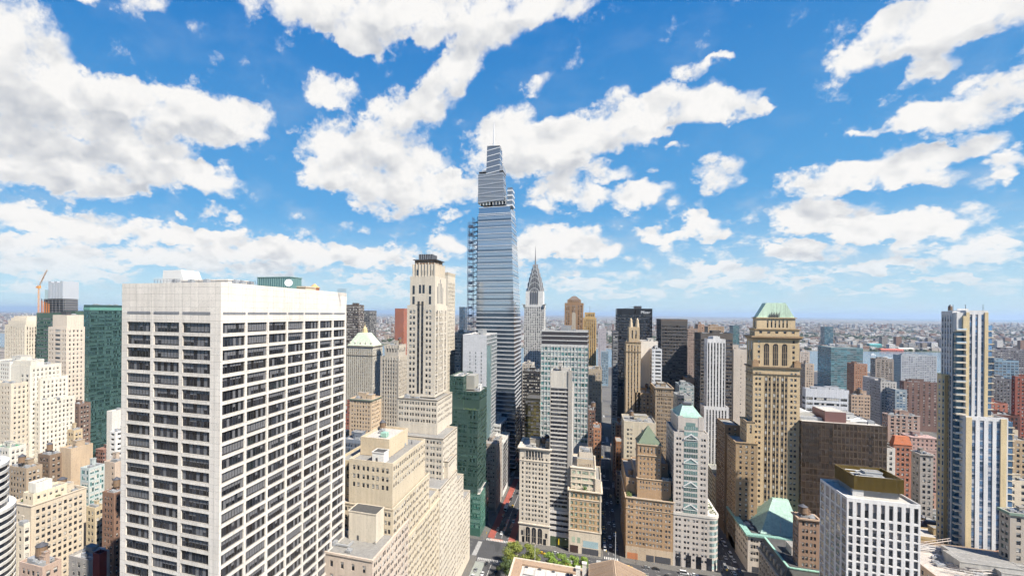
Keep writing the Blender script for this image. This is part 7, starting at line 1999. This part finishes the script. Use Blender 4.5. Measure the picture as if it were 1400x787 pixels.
# ================================================================ library roof, trees, street life
def reading_library():
    r = thing("library_building", "low stone library roof with pale gravel and tan hipped roof at the bottom edge", "library", (-42, 225, 0))
    c = (.58, .46, .34)
    zr = block(r, -40.5, 1.5, 232, 284, 0, 25, c, PUN(bay=6, fl=8, ww=2.4, wh=5, top=4), side='x0', roof=masonry((.54, .51, .46), .95, 1.8), parapet=1.5)
    q = MB(); q.box(-40.1, -35.5, 233, 283.6, zr, zr + 1.1); q.box(-35.4, 1.0, 279.5, 283.6, zr, zr + 1.05); q.build("roof_edge", masonry((.38, .26, .17), .9, 1.2), r)
    q = MB(); ring(q, -40.5, 1.5, 232, 284, 24.2, 25.2, .7); q.build("cornice", masonry((.66, .56, .44)), r)
    for x in (-33, -25.5, -18, -10, -8): unit(r, x, 278, zr, 1.8, .9, .8, METAL_D)
    q = MB(); q.tube((-34, 270, zr + .4), (0, 270, zr + .4), .18, 5); q.build("roof_pipe", METAL_D, r)
    q = MB()
    for i in range(6): q.box(-34 + i * 6, -33.6 + i * 6, 262, 278.5, zr, zr + .25)
    q.build("roof_joint", masonry((.45, .42, .38)), r)
    # higher hipped hall
    block(r, 2, 30, 238, 285, 0, 27, c, PUN(bay=6, fl=8, ww=2.4, wh=5, top=4), parapet=0, side='x1')
    h = MB(); tl = plain((.27, .19, .125), .8, 0, "tan_roof_tile", .9)
    h.prism([(1, 237.5), (31, 237.5), (31, 286), (1, 286)], 27, 27.5)
    h.prism([(1.5, 237.5), (30.5, 237.5), (30.5, 285.6), (1.5, 285.6)], 27.5, 33.5, pts1=[(13.5, 245), (15.5, 245), (15.5, 283), (13.5, 283)])
    h.build("hipped_roof", tl, r)
    for k in range(6):
        q = MB(); y = 244 + k * 7; q.tube((1.5, y, 27.7), (13.4, y, 33.4), .14, 4); q.tube((30.5, y, 27.7), (15.6, y, 33.4), .14, 4); q.build("roof_rib", masonry((.30, .2, .13)), r)
    q = MB(); q.tube((14.5, 240, 33.6), (14.5, 283.5, 33.6), .3, 6); q.tube((30.4, 285.5, 27.7), (15.5, 283, 33.5), .25, 5); q.tube((1.6, 285.5, 27.7), (13.5, 283, 33.5), .25, 5); q.build("roof_ridge", masonry((.52, .38, .26)), r)
    for (x, y) in ((-1.2, 280), (-4.5, 274)):
        q = MB(); q.box(x - 1.1, x + 1.1, y - 1.2, y + 1.2, zr, 30.5); q.box(x - 1.3, x + 1.3, y - 1.4, y + 1.4, 30.5, 31.0); q.build("chimney", masonry((.66, .62, .55)), r)
    q = MB(); q.box(22, 34, 284.5, 291, 0, 24); q.build("entrance_portico", masonry((.66, .58, .48)), r)
    reg(-41, 34, 232, 291, 795)
reading_library()
t = MB(); t.box(-47, 80, 291.2, 326, .14, .55); struct(t, "terrace", masonry((.40, .37, .33), .9, 1.4, (3, 3)))
for px, X, Y, h, lab in ((727, -30.5, 300, 27, "tall white flagpole rising in front of the arched white building, left one of two"), (838, 17.0, 318, 34, "tall pale flagpole standing by the shaded street, right one of two")):
    f = thing("flagpole", lab, "flagpole", (X, Y, .14))
    q = MB(); q.cyl(X, Y, .56, 1.6, .7, .5, 10); q.build("base", masonry((.3, .3, .28)), f)
    q = MB(); q.cyl(X, Y, 1.6, h, .22, .1, 8); q.build("pole", plain((.72, .72, .70), .4), f)
    q = MB(); q.cyl(X, Y, h, h + .5, .25, .12, 8); q.build("finial", plain((.6, .45, .15), .4, .5), f)

def leaf_mat(name, a, b):
    mt, g, p = newmat(name)
    ge = g.node('ShaderNodeNewGeometry')
    r = ge.outputs['Random Per Island']
    n = g.noise(ge.outputs['Position'], .5, 3, .6)
    g.L.new(g.mix(g.m('ADD', g.m('MULTIPLY', r, .55), g.m('MULTIPLY', n, .45)), g.rgb(a), g.rgb(b)), p.inputs['Base Color'])
    p.inputs['Roughness'].default_value = .7
    p.inputs['Subsurface Weight'].default_value = 0
    return mt
LEAF_A = leaf_mat("leaves", (.05, .08, .012), (.24, .26, .035)); LEAF_B = leaf_mat("bright_leaves", (.06, .12, .015), (.24, .34, .04)); LEAF_C = leaf_mat("dark_leaves", (.02, .04, .012), (.07, .10, .022))  # darkest leaves: shade on the right-hand trees is put into their colour
BARK = plain((.09, .065, .045), .9, 0, "bark", 1.2)
def tree(X, Y, H, R, mat, lab, seed, n=2600, group=None):
    rg = random.Random(seed)
    t = thing("street_tree", lab, "tree", (X, Y, .13), group)
    w = MB(); 
    def limb(p, d, L, r, lv):
        q = p + d * L; w.tube(p, q, r, 6)
        if lv == 0: return
        for k in range(3):
            nd = (d + Vector((rg.uniform(-1, 1), rg.uniform(-1, 1), rg.uniform(-.1, .6))) * .8).normalized(); limb(q - d * L * .1 * k, nd, L * .68, r * .6, lv - 1)
    limb(Vector((X, Y, .1)), Vector((rg.uniform(-.05, .05), 0, 1)).normalized(), H * .32, .32, 3); w.build("trunk", BARK, t)
    blobs = []
    for k in range(15):
        a = rg.uniform(0, 6.283); q = R * math.sqrt(rg.random()) * .8; zz = H * rg.uniform(.42, .92)
        q *= 1.05 - abs(zz / H - .62) * .9
        blobs.append((Vector((X + q * math.cos(a), Y + q * math.sin(a), zz)), rg.uniform(.22, .42) * R))
    c = MB()
    for i in range(n):
        b, br = rg.choice(blobs)
        d = Vector((rg.gauss(0, 1), rg.gauss(0, 1), rg.gauss(0, 1))).normalized() * br * (rg.random() ** .4)
        d.z *= .75; p = b + d
        nrm = (d.normalized() + Vector((rg.uniform(-.7, .7), rg.uniform(-.7, .7), rg.uniform(-.2, .9)))).normalized()
        e1_ = nrm.orthogonal().normalized(); e2_ = nrm.cross(e1_); s = rg.uniform(.3, .62); a = rg.uniform(0, 6.28)
        u = e1_ * math.cos(a) + e2_ * math.sin(a); v = nrm.cross(u)
        c.poly([tuple(p - u * s), tuple(p - v * s * .55), tuple(p + u * s), tuple(p + v * s * .55)])
    c.build("crown", mat, t)
tree(-46.5, 316, 17.5, 10.0, LEAF_A, "biggest olive-green street tree by the crossing, in front of the arched white building", 1, 6500)
tree(-36.0, 321, 17.5, 7.5, LEAF_A, "olive-green tree just right of the biggest one, behind the library roof", 2, 4200)
tree(-49.0, 304, 13.5, 7.0, LEAF_C, "darker green tree below and left of the biggest street tree", 3, 2600)
tree(-23.5, 318, 14.0, 6.0, LEAF_B, "small bright green tree behind the pale library roof, leftmost of its row", 4, 2200)
tree(-14.0, 317, 14.5, 6.5, LEAF_B, "bright green tree in the middle of the row behind the library roof", 5, 2400)
tree(-4.5, 320, 17.0, 6.5, LEAF_B, "tallest bright green tree of the row behind the library roof, below the banded slab", 6, 2600)
tree(37.0, 318, 11.5, 5.0, LEAF_B, "yellow-green tree at the bottom edge below the brown stepped hotel", 7, 2200)
tree(56.0, 321, 9.0, 4.5, LEAF_C, "dark tree in shade before the brown stepped hotel's right end", 8, 1900)
tree(66.5, 320, 13, 5.0, LEAF_C, "dark shaded tree at the foot of the pale green-roofed tower, left of two", 9, 2200)
tree(75.5, 321, 13, 5.0, LEAF_C, "dark shaded tree by the curved corner of the pale green-roofed tower", 10, 2200)
tree(80.5, 318.5, 6.5, 3.0, LEAF_B, "small vivid green tree at the corner of the right-hand shaded street", 11, 1200)

# ---- vehicles
CARP = {"white": (.75, .75, .75), "black": (.015, .015, .017), "grey": (.22, .23, .24), "silver": (.50, .51, .52), "yellow": (.70, .42, .02), "red": (.42, .03, .025), "dark blue": (.03, .05, .13)}
TYRE = plain((.02, .02, .02), .9, 0, "tyre_rubber"); CGL = glass((.015, .018, .022), .2); LAMP = plain((.75, .75, .72), .3, 0, "headlight")
def car_paint(n):
    return plain(CARP[n], .28, .1, "car_paint", .2)
def make_car(kind="saloon"):
    t = thing("parked_car", "car", "car", (0, 0, 0))
    L, Wd = (4.7, 1.85) if kind == "saloon" else (5.6, 2.05)
    hh = .82 if kind == "saloon" else 1.05; top = 1.45 if kind == "saloon" else 2.3
    def loop(b, secs, m=0):
        for (ya, za, wa), (yb, zb, wb) in zip(secs[:-1], secs[1:]):
            b.poly([(-wa, ya, za), (wa, ya, za), (wb, yb, zb), (-wb, yb, zb)], m)
    w = Wd / 2
    prof = [(-L/2, .3), (-L/2, .62), (-L/2 + .25, .72), (-L * .22, hh), (L * .36, hh), (L/2 - .1, hh - .08), (L/2, .6), (L/2, .3)]
    b = MB()
    loop(b, [(y, z, w * (.94 if abs(y) > L * .45 else 1)) for y, z in prof])
    for s in (-1, 1):
        pts = [(s * w * (.94 if abs(y) > L * .45 else 1), y, z) for y, z in prof]; b.poly(pts if s > 0 else pts[::-1])
    b.poly([(-w * .94, L/2, .3), (w * .94, L/2, .3), (w * .94, -L/2, .3), (-w * .94, -L/2, .3)])
    b.build("body", car_paint("white"), t)
    a0, a1, a2, a3 = (-L * .22, -L * .08, L * .24, L * .38) if kind == "saloon" else (-L * .30, -L * .20, L * .46, L * .48)
    q = MB(); q.prism([(-w * .92, a0), (w * .92, a0), (w * .92, a3), (-w * .92, a3)], hh - .01, top - .05, pts1=[(-w * .76, a1), (w * .76, a1), (w * .76, a2), (-w * .76, a2)]); q.build("windows", CGL, t)
    q = MB(); q.box(-w * .77, w * .77, a1 - .02, a2 + .02, top - .05, top); q.build("roof_panel", car_paint("white"), t)
    for sx in (-1, 1):
        for sy in (-1, 1):
            q = MB(); q.tube((sx * (w - .2), sy * L * .31, .33), (sx * (w + .01), sy * L * .31, .33), .33, 10); q.build("wheel", TYRE, t)
        q = MB(); q.box(sx * w * .62 - .22, sx * w * .62 + .22, -L/2 - .02, -L/2 + .05, .52, .66); q.build("headlight", LAMP, t)
    return t
def copy_thing(root, loc, rot, paint, lab, group):
    r = root.copy(); COL.objects.link(r); r.location = loc; r.rotation_euler = (0, 0, rot); r['label'] = lab; r['group'] = group
    for ch in root.children:
        c = ch.copy(); COL.objects.link(c); c.parent = r
        if ch.name.split('.')[0] in ("body", "roof_panel"):
            c.data = PAINTED.setdefault((ch.data.name, paint), ch.data.copy())
            c.data.materials[0] = car_paint(paint)
    return r
PAINTED = {}
proto = {"saloon": make_car("saloon"), "van": make_car("van")}
ORD = ["nearest", "second", "third", "fourth", "fifth", "sixth", "seventh", "eighth", "ninth", "tenth", "eleventh", "twelfth", "thirteenth", "fourteenth"]
crng = random.Random(8)
def cars(street, group, spots):
    cnt = {}
    for (x, y, rot, kind, paint) in spots:
        k = (kind, paint); i = cnt.get(k, 0); cnt[k] = i + 1
        what = "van" if kind == "van" else "car"
        lab = "%s %s on %s" % (paint, what, street) if False else "%s %s %s on %s" % (ORD[min(i, 13)], paint, what, street)
        copy_thing(proto[kind], (x, y, .004), rot, paint, lab, group)
def run(x, ys, rot, cols, vanp=.15):
    return [(x + crng.uniform(-.25, .25), y, rot + crng.uniform(-.02, .02), "van" if crng.random() < vanp else "saloon", crng.choice(cols)) for y in ys]
mixc = ["white", "black", "grey", "silver", "black", "white", "yellow", "dark blue"]
sp = run(12.6, [366, 374, 381, 395, 402, 424, 432, 447, 466, 481], 0, mixc) + run(20.6, [369, 377, 392, 409, 417, 440, 458, 474], 0, mixc) + run(16.6, [372, 386, 412, 455, 530, 560, 600], 0, ["white", "yellow", "black", "silver"])
cars("the shaded street right of the ornate tan building", "cars on the shaded street", sorted(sp, key=lambda q: q[1]))
sp = run(88.3, [366, 373, 388, 396], 0, mixc) + run(92.5, [360, 381, 404], math.pi, ["white", "black", "yellow"]) + run(96.8, [364, 378, 386, 402, 410], 0, mixc)
cars("the street between the pale tower and the teal-roofed building", "cars on the right-hand shaded street", sorted(sp, key=lambda q: q[1]))
sp = run(-66.5, [372, 398, 436], 0, ["white", "silver", "black", "red"]) + run(-62.5, [366, 381, 420, 452, 478], 0, mixc) + run(-57, [364, 390, 404, 441, 470], math.pi, ["white", "black", "yellow"])
cars("the wide street with red lanes", "cars on the wide red-laned street", sorted(sp, key=lambda q: q[1]))
sp = [(x, y, math.pi / 2 + crng.uniform(-.03, .03), "van" if crng.random() < .12 else "saloon", crng.choice(mixc)) for x, y in ((-30, 345), (-21, 348.5), (-12, 340), (-2, 345), (8, 336), (27, 345), (38, 348.8), (44, 348.8), (50, 341), (61, 348.8), (67, 348.8), (73, 337))]
cars("the avenue behind the library roof", "cars on the avenue", sp)
sp = run(-70, [300, 308], 0, ["white", "grey"]) + run(-64.5, [296, 305, 318], 0, ["black", "white"]) + run(-56.5, [303, 311], math.pi, ["black", "dark blue"])
cars("the street beside the long stepped cream building", "cars beside the stepped cream building", sp)
for p in proto.values():
    for ch in list(p.children): bpy.data.objects.remove(ch)
    bpy.data.objects.remove(p)
# buses
def bus(x, y, rot, c, lab):
    t = thing("city_bus", lab, "bus", (x, y, .004)); t.rotation_euler = (0, 0, rot)
    def put_(b, n, m):
        o = b.build(n, m); o.parent = t
    b = MB(); b.box(-1.28, 1.28, -6, 6, .35, 3.1); b.box(-1.1, 1.1, -5.4, 5.4, 3.1, 3.3); put_(b, "body", c)
    b = MB()
    for s in (-1, 1): b.box(s * 1.29 - .02, s * 1.29 + .02, -5.4, 5.4, 1.5, 2.6)
    b.box(-1.1, 1.1, -6.05, -6.01, 1.3, 2.8); put_(b, "windows", CGL)
    for s in (-1, 1):
        for yy in (-3.8, 3.6):
            b = MB(); b.tube((s * 1.0, yy, .48), (s * 1.31, yy, .48), .48, 12); put_(b, "wheel", TYRE)
    for k in (-3, 2): 
        b = MB(); b.box(-.8, .8, k - .9, k + .9, 3.31, 3.55); put_(b, "roof_unit", METAL)
bus(-66.8, 414, 0, plain((.62, .64, .66), .4), "white city bus in the red lane beside the narrow beige building")
bus(-54.6, 460, math.pi, plain((.60, .62, .66), .4), "second white city bus further along the red-laned street")
bus(-8, 331.5, math.pi / 2, plain((.55, .10, .06), .4), "red bus on the avenue behind the bright green trees")
# street lamps
def lamp(x, y, side, lab, group):
    t = thing("street_lamp", lab, "street lamp", (x, y, .13), group)
    b = MB(); b.cyl(x, y, .13, 9, .14, .08, 6); b.build("pole", METAL_D, t)
    b = MB(); b.tube((x, y, 8.8), (x + side * 2.4, y, 9.4), .06, 5); b.build("arm", METAL_D, t)
    b = MB(); b.box(x + side * 2.4 - .45, x + side * 2.4 + .45, y - .15, y + .15, 9.3, 9.5); b.build("lamp_head", METAL, t)
for i, y in enumerate((372, 400, 430, 460)):
    lamp(10.2, y, 1, "dark street lamp on the shaded street's left pavement, %s from the avenue" % ("first", "second", "third", "fourth")[i], "street lamps on the shaded street")
    lamp(-74, y + 4, 1, "dark street lamp on the wide red-laned street's left pavement, %s from the avenue" % ("first", "second", "third", "fourth")[i], "street lamps on the wide street")
for i, x in enumerate((-38, -12, 32, 60)):
    lamp(x, 352.2, -1, "street lamp on the avenue's far pavement, %s from the wide street" % ("first", "second", "third", "fourth")[i], "street lamps on the avenue")
def signal(x, y, lab):
    t = thing("traffic_light", lab, "traffic light", (x, y, .13))
    b = MB(); b.cyl(x, y, .13, 6, .12, .08, 6); b.tube((x, y, 5.6), (x + 3.5, y, 6), .07, 5); b.build("pole", METAL_D, t)
    b = MB(); b.box(x + 3.2, x + 3.6, y - .2, y + .2, 4.9, 6.0); b.build("signal_head", plain((.65, .45, .03), .5), t)
signal(-75, 352.5, "traffic light on the corner by the green glass office building"); signal(9.5, 352.5, "traffic light on the corner by the ornate tan building"); signal(83.0, 352.5, "traffic light by the curved corner of the pale green-roofed tower")

# ---------------------------------------------------------------- air: far things fade to blue
hz = MB(); hz.box(-72000, 72000, -3200, 72000, -1.5, 420)
ho = hz.build("haze", []); ho['kind'] = 'stuff'
hm = bpy.data.materials.new("haze_air"); hm.use_nodes = True
g = G(hm.node_tree); g.N.clear()
out = g.node('ShaderNodeOutputMaterial'); pv2 = g.node('ShaderNodeVolumePrincipled')
pv2.inputs['Color'].default_value = (.58, .76, 1.0, 1); pv2.inputs['Density'].default_value = 2.8e-5; pv2.inputs['Anisotropy'].default_value = .2
g.L.new(pv2.outputs[0], out.inputs['Volume'])
ho.data.materials.append(hm)
ho.display_type = 'WIRE'

# ================================================================ the crowd of ordinary buildings between the landmarks
PAL = [("tan brick", (.46, .34, .21)), ("brown brick", (.26, .16, .10)), ("red brick", (.32, .13, .08)), ("cream", (.62, .54, .42)), ("grey", (.36, .35, .33)), ("dark", (.10, .085, .08)), ("white", (.68, .65, .60)), ("pinkish", (.50, .36, .29)), ("ochre", (.50, .38, .20))]
frr = random.Random(2024)
built = 0
PX_REG = []
def span(x0, x1, y0, y1, z):
    ps = [proj((x, y, z)) for x in (x0, x1) for y in (y0, y1)]
    if min(p[2] for p in ps) < 20: return None
    return min(p[0] for p in ps), max(p[0] for p in ps), min(p[1] for p in ps)
for f in FOOT:
    s = span(f[0], f[1], f[2], f[3], 60)
    if s: PX_REG.append((s[0], s[1], f[2], f[4]))
NAMES = {"loft": "loft_building", "flats": "apartment_block", "house": "row_house", "office": "office_building"}
def ceiling(px, Y):
    """rows of the photograph that ordinary roofs keep below"""
    if px < 170: return 600 if Y < 400 else 500
    if px < 480: return 560
    if px < 640: return 545 if Y < 500 else (500 if Y < 800 else 458)
    if px < 830: return 560 if Y < 700 else (505 if Y < 1200 else 474)
    if px < 960: return 560 if Y < 650 else (520 if Y < 1000 else 470)
    if px < 1110: return 560 if Y < 600 else (530 if Y < 900 else 482)
    if px < 1290: return 600 if Y < 500 else (548 if Y < 750 else (520 if Y < 1100 else 497))
    return 600 if Y < 500 else (540 if Y < 750 else (510 if Y < 1100 else 488))
def zone(x, Y):
    p = proj((x, Y, 20))[0]
    return "left of the travertine slab" if p < 170 else ("between the travertine slab and the tallest tower" if p < 640 else ("near the street axis" if p < 850 else ("beyond the shaded streets, right of centre" if p < 1110 else ("among the low blocks before the river" if p < 1290 else "right of the striped apartment tower"))))
def overlap(x0, x1, y0, y1):
    for f in FOOT:
        if x0 < f[1] + .5 and x1 > f[0] - .5 and y0 < f[3] + .5 and y1 > f[2] - .5: return True
    return False
def put(x0, x1, y0, y1, z, detail):
    global built
    cn, c = frr.choice(PAL)
    c = tuple(min(.75, q * frr.uniform(.85, 1.15)) for q in c)
    c = tuple(round(q * 25) / 25 if q > .2 else round(q * 60) / 60 for q in c)
    depth = "near" if y0 < 520 else ("mid" if y0 < 1000 else "far")
    kind = frr.choice(["loft", "flats", "office", "flats"]) if z > 22 else "house"
    where = zone((x0 + x1) / 2, y0)
    lab = "%s %s with a flat roof, %s" % (cn, NAMES[kind].replace('_', ' '), where)
    t = thing(NAMES[kind], lab, NAMES[kind].replace('_', ' '), (x0, y0, 0), "%s %ss %s" % (cn, NAMES[kind].replace('_', ' '), where))
    bay = frr.choice((2.6, 3.0, 3.4)); fl = frr.choice((3.3, 3.6))
    wl = winwall(c, bay, fl, frr.choice((.42, .5, .6)), frr.choice((.48, .55)))
    b = MB(); b.box(x0, x1, y0, y1, 0, z - 1.6, 0, bottom=False)
    b.build("wall", wl, t)
    b = MB(); ring(b, x0 + .2, x1 - .2, y0 + .2, y1 - .2, z - 1.6, z, .32); b.box(x0 + .2, x1 - .2, y0 + .2, y1 - .2, z - 1.6, z - .7, 1)
    b.build("parapet", [masonry(c), frr.choice([ROOF_G, ROOF_G, ROOF_P, ROOF_D])], t)
    if z > 30 and frr.random() < .4:
        ix, iy = (x1 - x0) * .18, (y1 - y0) * .18
        h = frr.uniform(5, 16); b = MB(); b.box(x0 + ix, x1 - ix, y0 + iy, y1 - iy, z - .69, z + h, 0); b.build("setback", wl, t)
        ring_ = MB(); ring(ring_, x0 + ix, x1 - ix, y0 + iy, y1 - iy, z + h - .8, z + h, .25); ring_.build("cornice", masonry(c), t); zr = z + h
        x0, x1, y0, y1 = x0 + ix, x1 - ix, y0 + iy, y1 - iy
    else: zr = z - .69
    if detail:
        clutter(t, x0 + 1.2, x1 - 1.2, y0 + 1.2, y1 - 1.2, zr, frr.randint(2, 5), masonry(tuple(q * .8 for q in c)), tanks=1 if frr.random() < .35 else 0, seed=built, bulk=1)
    built += 1
cells = []
allx = [(s - w / 2, s + w / 2) for s, w in STREETS]
for (a, b) in zip(allx[:-1], allx[1:]):
    for (c, d) in zip(ay[:-1], ay[1:]):
        x0, x1, y0, y1 = a[1] + 3.0, b[0] - 3.0, c[1] + 4, d[0] - 4
        if y1 > near_bank((x0 + x1) / 2) - 60: continue
        mid = (x0 + x1) / 2
        for (u0, u1) in ((x0, mid - 1), (mid + 1, x1)):
            y = y0
            while y < y1 - 8:
                w = frr.uniform(16, 34) if y > 550 else frr.uniform(13, 26)
                yy = min(y1, y + w)
                cells.append((u0, u1, y, yy - .6)); y = yy
for cx0, cx1, cy0, cy1 in sorted(cells, key=lambda q: q[2]):
    if cy1 - cy0 < 7: continue
    s = span(cx0, cx1, cy0, cy1, 30)
    if s is None or s[1] < -30 or s[0] > 1430: continue
    if cx0 < -80 and cy0 < 120: continue
    if -60 < cx0 < 84 and cy0 < 327: continue
    if overlap(cx0, cx1, cy0, cy1):
        # try the free half
        ok = False
        for q in ((cx0, cx1, cy0, (cy0 + cy1) / 2 - .3), (cx0, cx1, (cy0 + cy1) / 2 + .3, cy1), (cx0, (cx0 + cx1) / 2, cy0, cy1), ((cx0 + cx1) / 2, cx1, cy0, cy1)):
            if not overlap(*q) and q[3] - q[2] > 6: cx0, cx1, cy0, cy1 = q; ok = True; break
        if not ok: continue
    z = frr.choice([frr.uniform(18, 30), frr.uniform(26, 48), frr.uniform(30, 62)])
    if cy0 > 700: z = frr.choice([frr.uniform(14, 22), frr.uniform(18, 34), frr.uniform(24, 60)])
    # keep below what the photograph leaves open
    lim = ceiling((s[0] + s[1]) / 2, cy0)
    for (a, b, Yh, yb) in PX_REG:
        if Yh > cy0 + 1 and a < s[1] and b > s[0]: lim = max(lim, yb)
    while z > 6:
        q = span(cx0, cx1, cy0, cy1, z + (4 if z > 30 else 1))
        if q[2] >= lim: break
        z -= 2
    if z <= 8: 
        continue
    q = span(cx0, cx1, cy0, cy1, z)
    if q[2] > 800: continue
    if built >= 290: break
    put(cx0, cx1, cy0, cy1, z, cy0 < 1000)
print("ordinary buildings", built)

# ---------------------------------------------------------------- leave out ordinary buildings nothing in the view shows
from mathutils.bvhtree import BVHTree
bpy.context.view_layer.update()
KIDS = {}
for o in COL.objects:
    if o.parent is not None: KIDS.setdefault(o.parent.name, []).append(o)
def top_of(o):
    while o.parent is not None: o = o.parent
    return o
V_, F_, own = [], [], []
for o in COL.objects:
    if o.type != 'MESH' or o.parent is None: continue
    n_ = o.name.split('.')[0]
    if n_ not in ("wall", "glass_core", "setback", "parapet", "base_wall", "glass_drum", "louvre_storeys", "hipped_roof", "gold_screen"): continue
    tp = top_of(o); L = o.location + (tp.location if o.parent == tp else Vector((0, 0, 0)))
    bb = [Vector(q) + L for q in o.bound_box]; k = len(V_); V_ += bb
    for f in ((0, 1, 2, 3), (4, 7, 6, 5), (0, 4, 5, 1), (1, 5, 6, 2), (2, 6, 7, 3), (3, 7, 4, 0)):
        F_.append(tuple(k + i for i in f)); own.append(tp.name)
bvh = BVHTree.FromPolygons(V_, F_)
gone = []
for t in [o for o in COL.objects if o.type == 'EMPTY' and 'with a flat roof, ' in o.get('label', '')]:
    pts = []
    for c in KIDS.get(t.name, [])[:4]:
        bb = [Vector(q) for q in c.bound_box]; lo = bb[0]; hi = bb[6]
        for fx in (.03, .25, .5, .75, .97):
            for fz in (.2, .4, .6, .8, .97):
                pts.append(t.location + Vector((lo.x + (hi.x - lo.x) * fx, lo.y - .05, lo.z + (hi.z - lo.z) * fz)))
                xs_ = lo.x - .05 if t.location.x > 0 else hi.x + .05
                pts.append(t.location + Vector((xs_, lo.y + (hi.y - lo.y) * fx, lo.z + (hi.z - lo.z) * fz)))
            for fy in (.1, .5, .9): pts.append(t.location + Vector((lo.x + (hi.x - lo.x) * fx, lo.y + (hi.y - lo.y) * fy, hi.z + .05)))
    seen = False
    for ex in (0, -10, 10):
        eye = Vector((0, 0, CAM_H)) + CR0 * ex
        for p in pts:
            if ex == 0:
                u = proj(p)
                if not (-4 < u[0] < 1404 and -4 < u[1] < 791): continue
            d = p - eye
            hit = bvh.ray_cast(eye, d.normalized(), d.length + 1)
            if hit[0] is None or own[hit[2]] == t.name or (hit[0] - p).length < .5: seen = True; break
        if seen: break
    if not seen: gone.append(t)
dead = []
def collect(o):
    for c in KIDS.get(o.name, []): collect(c)
    dead.append(o)
for t in gone: collect(t)
bpy.data.batch_remove(dead)
print("left out", len(gone))
